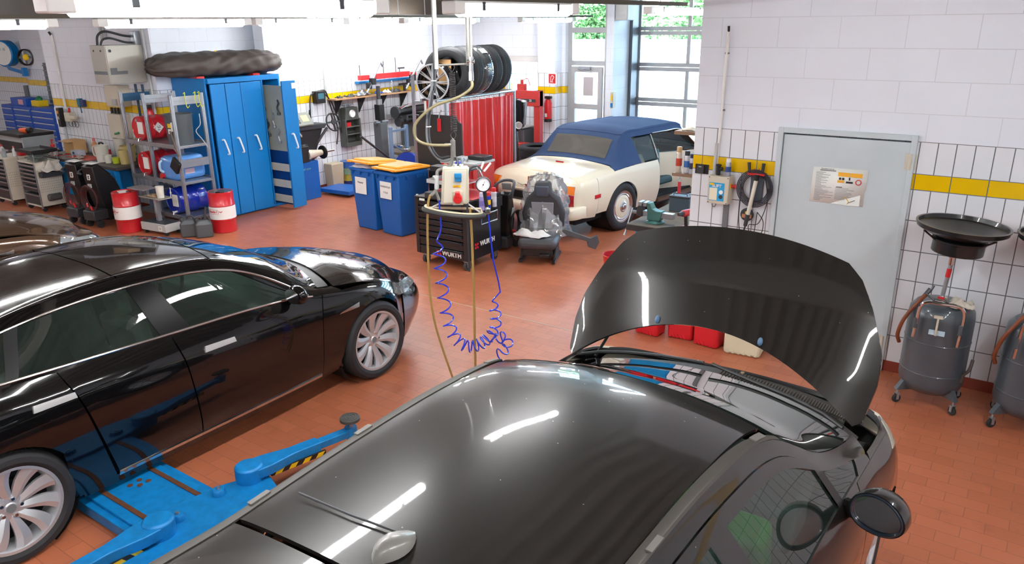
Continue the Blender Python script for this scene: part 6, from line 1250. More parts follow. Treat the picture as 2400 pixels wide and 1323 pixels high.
t = thing('wall_fan', 'black round wall fan right of the blue arm', 'fan', (-21.0, 9.2, 2.32)); MB(RZ(35) @ RX(90)).lathe([(.17, .03), (.2, .02), (.2, -.05), (.17, -.06)], n=28).build('fan_guard', BLACK, t); MB(RZ(35) @ RX(90)).lathe([(0, 0), (.06, .02), (.08, 0)], n=16).build('fan_hub', YELLOW, t)
b = MB(RZ(35) @ RX(90))
for k in range(4): b.cbox((0, 0, 0), (.13, .06, .006), RZ(k * 90) @ T(.1, 0, 0) @ RX(20))
b.build('fan_blades', GREY, t)
t = thing('louvred_panel', 'grey louvred metal panel on the far left wall', 'louvre', (-19.95, 9.24, 1.25)); MB().box((-.35, 0, 0), (.35, .05, .95)).build('panel_frame', GREY, t)
b = MB()
for k in range(8): b.cbox((0, -.02, .08 + k * .115), (.6, .06, .02), None)
b.build('louvre_slats', mat('louvre_grey', '8b9298', .4, .4), t)
t = thing('wall_holder', 'grey file holder hanging on the white strip of the far wall', 'holder', (-21.7, 9.5, 1.3)); MB().box((-.2, -.12, 0), (.02, 0, .3)).box((.06, -.12, 0), (.28, 0, .3)).build('file_pocket', GREY, t, bevel=.006); MB().cyl((0, -.05, .3), (0, -.05, .48), .02).build('hanger', DGREY, t)
t = thing('air_gun', 'brown rusty air gun hanging beside the file holder', 'tool', (-21.25, 9.45, 1.3)); MB().tube(catmull([(0, 0, .3), (.02, -.03, .1), (-.02, -.02, 0), (.04, 0, -.2)], 5), .03, 8).build('gun_body', COPPER, t)
t = thing('green_brush', 'green handled brush hanging above the blue cabinets', 'brush', (-21.45, 9.5, 1.6)); MB().cyl((0, 0, 0), (-.05, 0, .35), .03).build('brush_handle', mat('brush_green', '3fae5a', .4), t)
t = thing('yellow_container', 'yellow tub with green things standing on the blue drawer cabinets', 'tub', (-20.2, 8.95, 1.2)); MB().box((-.18, -.12, 0), (.18, .12, .14)).build('tub_body', YELLOW, t, bevel=.01); MB().sph((0, 0, .16), (.1, .08, .08), 10).build('green_contents', GREEN, t)
# ---------------------------------------------------------------- hanging air and power console
t = con = thing('hanging_supply_console', 'hanging workshop console with sockets, pipes, spring and padded ring', 'supply console', (-3.53, 4.27, 0), 38)
PIPE = mat('zinc_pipe', '85847f', .4, .5, var=.2, scale=30); TUBW = mat('painted_tube_white', 'b4b2ac', .4)
MB().cyl((-.065, 0, 2.68), (-.06, 0, 4.34), .014).build('left_drop_tube', TUBW, t); MB().cyl((.157, 0, 2.70), (.16, 0, 4.34), .013).build('right_drop_tube', PIPE, t)
MB().cyl((-.07, 0, 2.705), (.165, 0, 2.712), .007).build('cross_bar', PIPE, t)
MB().cyl((.178, -.04, 2.74), (.19, -.04, 4.34), .010).build('air_pipe', PIPE, t); MB().cyl((.175, -.045, 2.64), (.178, -.04, 2.76), .015).cyl((.15, -.04, 2.73), (.2, -.045, 2.73), .013).cyl((.175, -.05, 2.60), (.175, -.045, 2.66), .018).build('shut_off_valve', CHROME, t)
MB().tube(catmull([(.174, -.05, 2.62), (.178, -.06, 2.56), (.12, -.06, 2.51), (.04, -.06, 2.475), (-.08, -.05, 2.436), (-.176, -.05, 2.37), (-.235, -.05, 2.294), (-.23, -.05, 2.206), (-.153, -.05, 2.163), (-.03, -.03, 2.151), (.0, 0, 2.15)], 6), .0105, 10).build('braided_hose', mat('braided_olive_hose', '8a8262', .4, .2, var=.2, scale=80), t)
sp = []; 
for i in range(33 * 12 + 1): a = 2 * PI * i / 12; sp.append((.041 + .020 * math.cos(a), .020 * math.sin(a), 2.655 - (2.655 - 2.25) * i / (33 * 12)))
MB().tube(sp, .0026, 5).tube(catmull([(.041, .02, 2.655), (.02, 0, 2.69), (.041, 0, 2.715), (.06, 0, 2.69), (.041, 0, 2.655)], 5), .003, 5).tube(catmull([(.04, .0, 2.25), (.015, 0, 2.22), (.036, 0, 2.19), (.055, 0, 2.22), (.04, 0, 2.25)], 5), .003, 5).build('balancing_spring', mat('spring_steel', '6e6f70', .35, .9), t)
MB().tube(catmull([(.03, 0, 2.19), (.03, 0, 2.12), (.022, 0, 2.06), (.014, 0, 2.02), (-.01, 0, 1.985), (-.06, 0, 1.975), (-.09, 0, 1.955), (-.095, -.01, 1.90)], 6), .0125, 12).cyl((.029, 0, 2.06), (.03, 0, 2.18), .018).cyl((-.03, -.01, 2.15), (.03, 0, 2.15), .012).build('support_pipe', PIPE, t)
MB().cyl((-.097, -.01, 1.93), (-.1, -.02, 1.83), .017).cyl((-.098, -.015, 1.89), (-.12, -.03, 1.93), .008).build('filter_valve', LGREY, t); MB().tube([(-.1, -.02, 1.84), (-.11, -.03, 1.815), (-.145, -.07, 1.79)], .013, 8).tube([(-.108, -.03, 1.815), (-.09, -.08, 1.78), (-.083, -.1, 1.76)], .012, 8).build('manifold', PIPE, t)
CB = mat('console_ivory', 'bdb8a4', .45, var=.08, scale=14)
b = MB(); b.prism([(-.075, -.135), (.12, -.135), (.135, -.12), (.14, .12), (.13, .135), (-.05, .135)], -.05, .05, T(.0, -.02, 1.857) @ FY); b.build('socket_box', CB, t, bevel=.008)
b = MB(); b.prism([(-.055, -.12), (.11, -.12), (.122, .12), (-.035, .12)], .05, .058, T(.0, -.02, 1.857) @ FY); b.build('front_cover', mat('console_ivory_light', 'c9c5b4', .4), t, bevel=.003)
MB(T(.06, -.09, 1.925)).box((-.024, -.012, -.028), (.024, .012, .032)).box((-.026, -.02, .0), (.026, -.008, .036)).build('blue_socket', mat('socket_blue', '1e7fb8', .35), t, bevel=.004)
MB(T(.052, -.09, 1.772) @ RX(90)).lathe([(0, .04), (.028, .04), (.034, .03), (.034, 0)], n=24).build('red_power_socket', RED, t); MB().box((.035, -.135, 1.79), (.07, -.08, 1.825)).build('socket_lid_spring', RED, t, bevel=.004)
MB(T(.052, -.08, 1.772)).box((-.038, -.008, -.05), (.04, .004, .052)).build('socket_plate', CB, t, bevel=.003)
MB().box((.02, -.081, 1.853), (.075, -.0795, 1.868)).build('lamp_sticker', YELLOW, t); text('sticker_print', 'auto', .018, T(.045, -.082, 1.86) @ FY, REDINK, t, ext=.0004)
for x in (.04, .085): MB().cyl((x, -.01, 1.985), (x, -.01, 2.01), .016).build('cable_gland', LGREY, t)
MB().tube(catmull([(-.075, .02, 4.3), (-.078, .02, 2.714), (-.101, .02, 2.51), (-.137, .02, 2.316), (-.135, .02, 2.164), (-.08, .03, 2.06), (.0, .04, 2.06), (.05, .02, 2.05), (.06, -.01, 2.0)], 6), .009, 8).build('black_supply_cable', DGREY, t)
MB().tube(catmull([(-.09, .025, 2.714), (-.112, .025, 2.51), (-.15, .025, 2.316), (-.148, .02, 2.15), (-.07, .04, 2.035), (.03, .05, 2.035), (.085, .02, 2.04), (.09, -.01, 2.0)], 6), .009, 8).build('grey_supply_cable', GREY, t)
for z, x in ((2.6, -.088), (2.28, -.14)): MB().cbox((x, .022, z), (.035, .025, .006)).build('cable_tie', WHITE, t)
ring = [(.02 + .22 * math.cos(a), -.06 + .13 * math.sin(a), 1.665 - .03 * math.cos(a)) for a in L(PI * .92, PI * 2.08, 26)]
MB().tube(ring, .017, 10).build('padded_ring', mat('foam_black', '2c2b2a', .6), t); MB().tube([(p[0] * .95, p[1] * .9, p[2] + .02) for p in ring], .008, 6).tube([ring[0], (-.19, .02, 1.685), (.22, .04, 1.66), ring[-1]], .010, 6).build('ring_plate', mat('worn_cream_metal', 'c9bda0', .5, .2), t)
MB().tube([(-.07, -.03, 1.73), (-.18, -.07, 1.685)], .007, 6).build('ring_arm', TUBW, t); MB().tube([(.12, -.03, 1.72), (.21, -.08, 1.665)], .007, 6).build('ring_arm', TUBW, t)
MB().tube(catmull([(.12, -.06, 1.2), (.12, -.06, 1.654), (.123, -.06, 1.814), (.143, -.06, 1.97), (.2, -.06, 2.0), (.235, -.05, 1.96)], 6), .0075, 8).build('gauge_feed_hose', DGREY, t)
for x0, z0, x1, z1 in ((.22, 1.96, .25, 2.03), (.25, 1.96, .3, 2.02)): MB().cyl((x0, -.05, z0), (x1, -.05, z1), .008).build('white_hook', WHITE, t)
tan = mat('amber_hose', 'a88a4c', .35, var=.15)
o = MB().tube(catmull([(-.147, -.08, 1.80), (-.166, -.08, 1.73), (-.179, -.08, 1.537), (-.185, -.08, 1.273), (-.183, -.08, 1.035), (-.156, -.08, .789), (-.105, -.08, .572), (-.03, -.08, .30), (.05, -.1, .02), (.3, -.15, .012)], 6), .0085, 8).build('amber_air_hose', tan); o.location = con.location; o.rotation_euler = con.rotation_euler; tag(o, 'long amber air hose hanging down from the left side of the console', 'hose')
o = MB().tube(catmull([(.14, -.1, 1.70), (.147, -.1, 1.468), (.148, -.1, 1.168), (.148, -.1, .857), (.145, -.1, .5), (.16, -.12, .02), (.4, -.2, .012)], 6), .0095, 8).build('amber_air_hose', tan); o.location = con.location; o.rotation_euler = con.rotation_euler; tag(o, 'second amber hose hanging straight down beside the black gauge hose', 'hose')
t = thing('tyre_inflator', 'round tyre pressure gauge with a black handle hanging at the console', 'pressure gauge', (-3.53, 4.27, 0), 38)
G_ = T(.24, -.07, 1.872) @ RX(90)
MB(G_).lathe([(0, 0), (.05, 0), (.056, .01), (.056, .03), (.048, .036), (.048, .03)], n=36).build('gauge_case', DGREY, t); MB(G_).lathe([(0, .031), (.047, .031)], n=36).build('gauge_face', mat('gauge_white', 'eef0f2', .3), t)
tk = MB(G_)
for k in range(28): tk.cbox((0, 0, .0322), (.001, .006, .0006), RZ(-140 + k * 10.4) @ T(0, .04, 0))
tk.build('scale_ticks', INK, t, smooth=False); MB(G_).cbox((0, 0, .034), (.002, .05, .001), RZ(-28) @ T(0, .005, 0)).lathe([(0, .036), (.005, .035)], n=10).build('needle', INK, t)
MB().tube([(.248, -.07, 1.82), (.262, -.07, 1.70)], .015, 10).build('handle', BLACK, t, bevel=.003); MB().tube([(.262, -.07, 1.70), (.272, -.07, 1.645)], .013, 8).cbox((.27, -.07, 1.67), (.036, .03, .04)).build('coupling', CHROME, t, bevel=.004)
MB().tube(catmull([(.235, -.07, 1.925), (.215, -.07, 1.97), (.2, -.06, 1.995)], 5), .008, 8).build('spring_guard', CHROME, t)
BLH = mat('blue_spiral_hose', '1c34c8', .22, coat=.6)
def coil(path, r, turns, lead, name, label):
    P = catmull(path, 12); n = len(P); N = int(turns * 14); pts = [Vector(p) for p in lead]
    for i in range(N + 1):
        u = i / N * (n - 1.001); k = int(u); f = u - k; c = P[k].lerp(P[min(k + 1, n - 1)], f); tg = (P[min(k + 1, n - 1)] - P[k]).normalized(); x = tg.cross(Vector((0, 1, 0))).normalized(); y = tg.cross(x); a = 2 * PI * i / 14 + PI
        s_ = min(1, i / 10); pts.append(c + (x * math.cos(a) + y * math.sin(a)) * r * s_)
    o = MB().tube(pts, .0058, 7).build(name, BLH); o.location = con.location; o.rotation_euler = con.rotation_euler; return tag(o, label, 'hose')
coil([(-.108, -.12, 1.474), (-.098, -.12, 1.282), (-.085, -.12, 1.08), (-.063, -.12, .872), (-.02, -.12, .712), (.052, -.12, .625), (.134, -.12, .61), (.208, -.12, .64), (.25, -.12, .68)], .046, 14, [(-.083, -.1, 1.77), (-.081, -.1, 1.669), (-.076, -.1, 1.572), (-.085, -.1, 1.52)], 'spiral_air_hose', 'blue spiral hose hanging in wide coils from the console')
coil([(.29, -.12, .985), (.307, -.12, .90), (.312, -.12, .82), (.30, -.12, .74), (.27, -.13, .70), (.31, -.13, .66), (.36, -.13, .68), (.40, -.13, .62), (.36, -.13, .56), (.3, -.15, .5), (.36, -.15, .3), (.4, -.15, .1)], .042, 12, [(.274, -.08, 1.64), (.286, -.1, 1.464), (.301, -.1, 1.298), (.337, -.1, 1.128), (.35, -.1, 1.042)], 'spiral_air_hose', 'blue spiral hose from the pressure gauge, bunched up at its lower end')

# ---------------------------------------------------------------- black drawer trolley
CBK = mat('trolley_black', '1c1d20', .4, coat=.2); t = thing('workshop_trolley', 'black drawer trolley on casters with white lettering and an open red-lined top', 'tool trolley', (-6.08, 7.5, 0), 0)
MB().box((-.42, -.36, .14), (.42, .36, .16)).box((-.42, -.36, .16), (-.39, .36, .9)).box((.39, -.36, .16), (.42, .36, .9)).box((-.39, .33, .16), (.39, .36, .9)).box((-.39, -.33, .16), (-.2, .33, .2)).box((.36, -.375, .15), (.42, -.35, .9)).box((-.42, -.375, .15), (-.36, -.35, .9)).build('carcass', CBK, t, bevel=.006)
MB().box((-.42, -.37, .88), (.42, .36, .9)).build('top_plate', BLACK, t, bevel=.005); MB().box((-.40, -.2, .9), (.40, .34, .906)).build('red_inlay', mat('red_inlay', 'b82a30', .5), t)
for k, (z, h) in enumerate(((.79, .075), (.71, .075), (.63, .075), (.55, .075), (.47, .075), (.39, .075), (.27, .11), (.16, .105))):
    d = MB().box((-.355, -.37, z), (.355, .3, z + h - .008)).build('drawer', CBK, t, bevel=.003); MB().box((-.35, -.392, z + h - .028), (.35, -.37, z + h - .012)).build('drawer_handle', mat('drawer_grip', '2e3136', .35, .3), d)
for x in (-.34, .34):
    for y in (-.28, .3):
        w = MB().cyl((x - .018, y, .06), (x + .018, y, .06), .06, n=24).build('caster', mat('caster_dark', '3c3d40', .5), t); MB().cbox((x - .026, y, .09), (.006, .06, .09)).cbox((x + .026, y, .09), (.006, .06, .09)).cbox((x, y, .128), (.08, .08, .02)).cbox((x, y - .03, .105), (.05, .01, .05)).build('caster_fork', STEEL, w)
text('brand_lettering', 'WURTH', .085, T(.17, -.378, .205) @ FY, WHITE, t, bold=.003); text('brand_lettering', 'WURTH', .085, T(.4225, .05, .32) @ RX(0) @ FX, WHITE, t, bold=.003)
for M in (T(-.04, -.378, .205) @ FY, T(.4225, -.18, .31) @ FX):
    g = MB(M); 
    for sx in (-1, 1):
        for sy in (-1, 1): g.add([(sx * .004, sy * .004, 0), (sx * .036, sy * .01, 0), (sx * .036, sy * .036, 0), (sx * .01, sy * .036, 0)], [(0, 1, 2, 3)])
    g.build('brand_emblem', mat('emblem_red', 'd81e30', .4), t, smooth=False)
MB().box((-.33, -.379, .84), (-.24, -.377, .88)).build('name_label', PAPER, t)
MB().box((-.455, -.3, .12), (-.425, -.28, .9)).build('side_rail', WHITE, t); MB().tube([(.43, -.18, .72), (.50, -.18, .72), (.50, .16, .72), (.43, .16, .72), ], .012, 8).tube([(.43, -.18, .6), (.50, -.18, .6), (.50, .16, .6), (.43, .16, .6)], .012, 8).tube([(.5, -.18, .6), (.5, -.18, .72)], .012, 8).tube([(.5, .16, .6), (.5, .16, .72)], .012, 8).build('side_handle', CHROME, t)
MB().box((.425, -.2, .78), (.56, .2, .8)).box((.555, -.2, .8), (.56, .2, .9)).box((.425, -.2, .8), (.56, -.195, .9)).box((.425, .195, .8), (.56, .2, .9)).build('bottle_holder', BLACK, t)
MB().box((-.42, -.1, 1.02), (.1, .34, 1.03)).box((-.42, -.11, 1.02), (.1, -.1, 1.07)).box((-.43, -.11, 1.02), (-.42, .34, 1.07)).build('upper_tray', LGREY, t, bevel=.002); MB().box((-.40, -.09, 1.03), (.08, .32, 1.034)).build('red_inlay', MATS['red_inlay'], t)
for x in (-.41, .09):
    for y in (-.09, .32): MB().cyl((x, y, .9), (x, y, 1.2), .007, n=6).build('tray_post', CHROME, t)
MB().box((-.42, -.1, 1.18), (.1, .34, 1.2)).build('top_tray', DGREY, t, bevel=.003)
o = MB().box((-6.30, 7.10, .901), (-6.12, 7.22, .975)).build('sanding_block', DGREY, bevel=.008); tag(o, 'dark grey rubber block on the front left of the black trolley', 'block')
o = MB().box((-6.40, 7.34, 1.201), (-6.06, 7.50, 1.26)).build('black_case', BLACK, bevel=.006); tag(o, 'small black case on the uppermost tray of the black trolley', 'case')
o = MB().box((-6.18, 7.58, 1.201), (-6.10, 7.66, 1.29)).build('blue_box', mat('ink_blue_card', '1a3ad0', .4), bevel=.004); tag(o, 'tiny bright blue box on the uppermost tray of the black trolley', 'box')
o = rag('leather_glove', 'tan leather glove lying on the uppermost tray beside the blue box', (-6.33, 7.60, 1.201), (.18, .14, .05), mat('tan_leather', 'c8976c', .8), 'glove', 21)
spray_can((-5.53, 7.28, .801), 'lilac spray can in the side holder of the black trolley', 'a8a0d8', '8078c0', 'd8d4ec', .033, .22)
spray_can((-5.525, 7.40, .801), 'blue and yellow lubricant can with a red cap in the side holder', '1c3cb8', 'f0c820', 'd02a2a', .033, .2)
spray_can((-5.52, 7.52, .801), 'white spray bottle with a red trigger at the back of the side holder', 'c8ccd4', 'd8dce2', 'd02a2a', .033, .24)

# ---------------------------------------------------------------- blue wheelie bins with yellow lids
def bin_(loc, rz, label, txt, lid_lift):
    t = thing('wheeled_bin', label, 'bin', loc, rz); W, D, Hh = .54, .66, .93
    b = MB(); b.box((-W / 2 + .06, -D / 2 + .06, 0), (W / 2 - .06, D / 2 - .08, Hh), None, (1.24, 1.18)); b.build('bin_body', DBLUE, t, bevel=.02)
    MB().box((-W / 2, -D / 2, Hh - .03), (W / 2, D / 2 - .04, Hh + .02)).build('bin_rim', DBLUE, t, bevel=.01)
    r = MB()
    for x in (-.18, 0, .18): r.prism([(-.02, 0), (.02, 0), (.0, -.05)], 0, .03, T(x, -D / 2 + .01, Hh - .03) @ FY)
    for y in (-.15, .05, .2): r.prism([(-.02, 0), (.02, 0), (.0, -.05)], 0, .03, T(W / 2 - .01, y, Hh - .03) @ FX)
    r.build('rim_gusset', DBLUE, t)
    ps = MB(T(-.03, -D / 2 + .016, .68) @ RX(-1.5)); ps.box((-.125, -.004, -.125), (.125, 0, .125)); ps.build('paper_sign', PAPER, t)
    for i, s_ in enumerate(txt): text('handwriting', s_, .055 if i == 0 and len(s_) < 9 else .036, T(-.03, -D / 2 + .0105, .73 - i * .085) @ RX(-1.5) @ RY(2) @ FY, INK, t, ext=.0005)
    M = T(0, D / 2 - .05, Hh + .03) @ RX(-lid_lift)
    l = MB(M); l.box((-W / 2 - .005, -D + .02, 0), (W / 2 + .005, .03, .03)); l.box((-W / 2 + .05, -D + .09, .03), (W / 2 - .05, -.06, .062), None, (.9, .9)); l.cyl((-W / 2, .03, .02), (W / 2, .03, .02), .018); l.build('bin_lid', mat('bin_lid_yellow', 'f4a832', .4), t, bevel=.012)
    for x in (-.2, .2): MB(M).box((x - .04, -D - .0, .0), (x + .04, -D + .03, .035)).build('lid_grip', MATS['bin_lid_yellow'], t, bevel=.008)
    for x in (-.25, .25): MB().cyl((x - .02, D / 2 - .02, .1), (x + .02, D / 2 - .02, .1), .1, n=24).build('wheel', RUBBER, t)
    return t
bin_((-8.30, 8.3, 0), -4, 'left blue wheeled bin, its yellow lid propped up by bags', ['Altpapier'], 6)
bin_((-7.72, 8.24, 0), -6, 'right blue wheeled bin with a yellow lid and handwritten two-line sign', ['KUNSTSTOFF', 'FOLIE'], 2)
o = rag('plastic_sack', 'crumpled white and blue sack squeezed under the lid of the left bin', (-8.3, 8.15, .953), (.42, .36, .07), mat('sack_white', 'c8d0e0', .4), 'sack', 31)

# ---------------------------------------------------------------- removed car seat, plastic wrapped backrest
SG = mat('seat_leather_grey', '4a4c50', .5, var=.08); t = thing('removed_car_seat', 'removed black and grey car seat with its backrest in clear plastic foil', 'car seat', (-5.22, 8.12, 0), 22)
MB().box((-.25, -.28, .20), (.25, .24, .34)).build('seat_cushion', SG, t, bevel=.055)
bm_ = MB(); bm_.prism([(-.27, 0), (.27, 0), (.29, .3), (.22, .55), (.12, .66), (.10, .82), (-.10, .82), (-.12, .66), (-.22, .55), (-.29, .3)], -.07, .07, T(0, .30, .34) @ RX(8) @ SC(1, 1, .82) @ FY); bm_.build('backrest', mat('seat_fabric_grey', '3c3e42', .6, var=.1), t, bevel=.035)
MB().prism([(-.13, .05), (.13, .05), (.15, .5), (-.15, .5)], .07, .085, T(0, .30, .34) @ RX(8) @ SC(1, 1, .82) @ FY).build('backrest_centre', mat('seat_light_grey', '8a8c92', .7), t, bevel=.02)
MB().prism([(-.08, .6), (.08, .6), (.09, .78), (-.09, .78)], .07, .10, T(0, .30, .34) @ RX(8) @ SC(1, 1, .82) @ FY).build('headrest_front', mat('headrest_blue_grey', '4a5260', .5), t, bevel=.02)
film = glass('clear_plastic_foil', 'f2f4f6', .08, .78, 3.2)
G = []; rn = random.Random(2)
for i in range(30):
    z = .28 + i / 29 * .80; row = []
    for j in range(37):
        a = 2 * PI * j / 36; u = i / 29; w = .29 - .15 * max(0, u - .5) ** 1.2 * 1.6 + .03 * math.sin(7 * a + 9 * u) + .02 * math.sin(13 * a - 17 * u) + .05 * (1 - u) * abs(math.sin(5 * a)); dd = .16 + .03 * math.sin(9 * a + 5 * u) + .12 * (1 - u) ** 3
        if u > .96: w *= .6; dd *= .5
        row.append((w * math.cos(a), .33 + .10 * u + dd * math.sin(a) - .02, z))
    G.append(row)
MB().grid(G).build('plastic_foil', film, t, angle=25)
MB().box((-.24, -.25, .02), (-.2, .26, .06)).box((.2, -.25, .02), (.24, .26, .06)).build('seat_rail', BLACK, t, bevel=.004)
MB().box((-.2, -.2, .1), (.2, .2, .2)).cbox((.1, -.22, .12), (.14, .06, .05)).build('seat_frame', CBK, t, bevel=.01)
for x in (-.22, .22): MB().prism([(-.2, .04), (.2, .04), (.14, .2), (-.1, .2)], -.01, .01, T(x, 0, 0) @ Matrix(((0, 0, 1, 0), (1, 0, 0, 0), (0, 1, 0, 0), (0, 0, 0, 1)))).build('side_bracket', BLACK, t)
t2 = rag('white_gloves', 'white gloves left on the cushion of the removed car seat', (-5.3, 8.0, .345), (.46, .22, .08), mat('white_fabric', 'eceae6', .9), 'gloves', 14)
s = MB(); s.prism([(0, 0), (.08, .02), (.42, -.12), (.52, -.08), (.55, -.18), (.50, -.28), (.40, -.24), (.38, -.16), (.05, -.05)], -.02, .02, T(.22, .2, .35) @ RZ(20) @ FY); s.build('side_trim', mat('trim_grey', '5a5d60', .5), t, bevel=.005)

# battery charger with a hand grip between trolley and convertible
t = thing('trolley_charger', 'black curved-handle battery charger standing behind the black trolley', 'battery charger', (-5.93, 8.30, 0), 10)
SHR = Matrix(((1, 0, .22, -.05), (0, 1, -.1, 0), (0, 0, 1, 0), (0, 0, 0, 1)))
YZ = Matrix(((0, 0, 1, 0), (1, 0, 0, 0), (0, 1, 0, 0), (0, 0, 0, 1)))
MB().prism([(-.05, .08), (.20, .06), (.16, .40), (.02, .68), (-.1, .86), (-.18, .82), (-.08, .45)], -.075, .075, SHR @ YZ).build('charger_body', BLACK, t, bevel=.015)
MB(SHR).tube(catmull([(-.09, -.14, .82), (-.13, -.22, .80), (-.13, -.2, .95), (-.07, -.1, 1.0), (.07, -.1, 1.0), (.13, -.2, .95), (.13, -.22, .80), (.09, -.14, .82)], 5), .02, 8).build('hand_grip', DGREY, t)
MB(SHR @ T(0, -.13, .93) @ RX(30)).box((-.07, -.01, -.06), (.07, .01, .06)).build('control_panel', mat('panel_silver', '8f9496', .4), t, bevel=.01); MB(SHR).box((.0755, .0, .45), (.078, .08, .6)).build('type_plate', LGREY, t)
cb = MB()
for k in range(5): cb.tube([(.13 + .012 * k, .05 + (.14 + .01 * k) * math.cos(a), .34 + (.17 + .01 * k) * math.sin(a)) for a in L(0, 2 * PI, 24)[:-1]], .008, 6, closed=True)
cb.build('coiled_leads', BLACK, t); MB().tube([(.15, -.1, .3), (.2, -.06, .28)], .018, 6).build('lead_clamp', RED, t)
for x in (-.12, .12): MB().cyl((x - .02, .12, .08), (x + .02, .12, .08), .08, n=22).build('wheel', RUBBER, t)
MB().box((-.12, -.16, .04), (.12, .05, .2)).build('battery_tray', DGREY, t, bevel=.02)
canister((-6.24, 8.02, 0), 'translucent water canister between the black trolley and the charger', mat('canister_clear', 'c4c6c0', .4), 0, (.26, .24, .5), cap=GREY)

# ---------------------------------------------------------------- red tool cabinet, black booth plate, welding curtain, tyres
t = thing('red_tool_cabinet', 'red metal tool cabinet with tools on top, beside the welding curtain', 'tool cabinet', (-6.66, 8.46, 0)); MB().box((-.29, -.24, .08), (.29, .24, 1.12)).build('carcass', mat('cabinet_red', 'c2262a', .4, coat=.2), t, bevel=.008); MB().box((-.3, -.25, 1.12), (.3, .25, 1.15)).build('top_tray', LGREY, t, bevel=.004)
for z in (.14, .34, .54, .74, .93): MB().box((-.26, -.255, z), (.26, -.24, z + .17)).build('drawer', MATS['cabinet_red'], t, bevel=.004)
for x in (-.24, .24):
    for y in (-.18, .18): MB().cyl((x - .02, y, .04), (x + .02, y, .04), .04, n=16).build('caster', RUBBER, t)
o = MB().box((-6.66, 8.46, 1.151), (-6.38, 8.68, 1.21)).build('black_tool_case', BLACK, bevel=.01); tag(o, 'flat black case on top of the red tool cabinet', 'case')
for k in range(6): b = MB(); b.cyl((-.09, 0, .008), (.09, 0, .008), .006, n=6).cyl((.08, 0, .008), (.1, 0, .008), .014, n=8); o = b.build('spanner', STEEL); o.location = (-6.86 + .055 * k, 8.33 + .03 * (k % 2), 1.151); o.rotation_euler = (0, 0, 1.2 + .2 * k); tag(o, 'steel spanner lying on the front of the red tool cabinet', 'spanner', 'spanners on the red tool cabinet')
t = thing('black_booth_plate', 'large black plate with notched top corners and a red tag hanging on it', 'plate', (-7.385, 8.72, 0)); MB().prism([(-.435, .2), (.435, .2), (.435, 1.60), (.37, 1.63), (.33, 1.71), (-.3, 1.71), (-.34, 1.65), (-.435, 1.60)], -.012, .012, FY).build('plate', mat('plate_black', '2a2b2c', .6, var=.15), t, bevel=.003)
[MB().box((x, -.05, 0), (x + .04, .05, .25)).build('foot', DSTEEL, t) for x in (-.43, .39)]; MB().box((-.01, -.03, 1.47), (.06, -.013, 1.66)).build('red_tag', RED, t, bevel=.01); MB().tube([(.025, -.02, 1.66), (.025, -.0, 1.74), (.06, 0, 1.78)], .01, 6).build('hook', STEEL, t)
t = thing('welding_curtain', 'translucent red welding curtain in folds under a steel rail', 'curtain', (-7.32, 9.72, 0)); G = []
for i in range(120):
    y = -.82 + i / 119 * 1.64; row = []
    for j in range(9): z = 1.86 - j / 8 * 1.83; am = (.022 + .012 * j / 8) * (1 + .5 * math.sin(y * 5.3 + 1)); row.append((am * math.sin(y * 27 + 2.2 * math.sin(y * 4.1) + .25 * math.sin(j * .7 + y * 9)) + .008 * math.sin(y * 71 + j * .5), y, z))
    G.append(row)
MB().grid(G).build('curtain_sheet', mat('welding_red_pvc', 'd41f1a', .38, coat=.15, var=.15, scale=3), t, angle=60)
MB().cyl((0, -1.12, 1.92), (0, .9, 1.92), .02).build('curtain_rail', STEEL, t)
for y in (-.9, .88): MB().cyl((0, y, 0), (0, y, 1.92), .02).build('post', STEEL, t)
rg = MB()
for k in range(16): y = -.78 + k * .105; rg.tube([(.025 * math.cos(a), y, 1.905 + .032 * math.sin(a)) for a in L(0, 2 * PI, 12)[:-1]], .003, 5, closed=True)
rg.build('curtain_rings', STEEL, t)
MB().cyl((-.3, -1.1, 1.92), (-.3, .9, 1.92), .02).cyl((-.3, .88, 0), (-.3, .88, 1.92), .02).cyl((0, .88, 1.92), (-.3, .88, 1.92), .02).cyl((0, -.88, 1.92), (-.3, -.88, 1.92), .02).cyl((-.3, -.88, 0), (-.3, -.88, 1.92), .02).build('rear_rail', STEEL, t)
def tyre_thing(loc, label, Rt=.335, w=.24, rim=.215, M=None, m=RUBBER, tread=True):
    t = thing('stored_tyre', label, 'tyre', loc, 0); b = MB(M or RX(90)); tyre(b, Rt, w, rim, tread); b.lathe([(rim - .008, -w / 2 * .7), (Rt - .03, -w / 2 * .6), (Rt - .03, w / 2 * .6), (rim - .008, w / 2 * .7)], n=56); b.build('tyre_body', m, t, angle=30); return t
zt = 2.295
for k, (y, lab) in enumerate(((9.07, 'nearest tyre on the rail above the curtain, its open side showing'), (9.42, 'second tyre on the rail above the curtain'), (9.91, 'fourth tyre on the rail above the curtain, tied with a pale strap'), (10.15, 'farthest tyre on the rail above the curtain'))): tyre_thing((-7.47 + (.0 if k else .03), y, zt), lab, .365, .235, .235, RZ(20) @ RX(90) if k == 0 else None)
t = tyre_thing((-7.47, 9.67, zt), 'tyre wrapped in clear foil with a white label, third on the rail', .365, .22, .235, None, mat('foil_wrapped_rubber', '4a4c4e', .15, coat=1., var=.3, scale=12)); MB(RY(38)).box((-.05, -.08, .366), (.05, .06, .369)).build('tyre_label', PAPER, t)
MB().tube([(.386 * math.sin(a), (.13 if False else -.0) + .30, .386 * math.cos(a) - .0) for a in L(1.9, 2.6, 6)], .008, 6).build('pale_strap', LGREY, t) if False else None
t = thing('alloy_rim', 'black and silver multi-spoke alloy rim standing beside the tyres on the rail', 'wheel rim', (-7.42, 8.74, 2.18)); RM = RZ(14) @ RX(90)
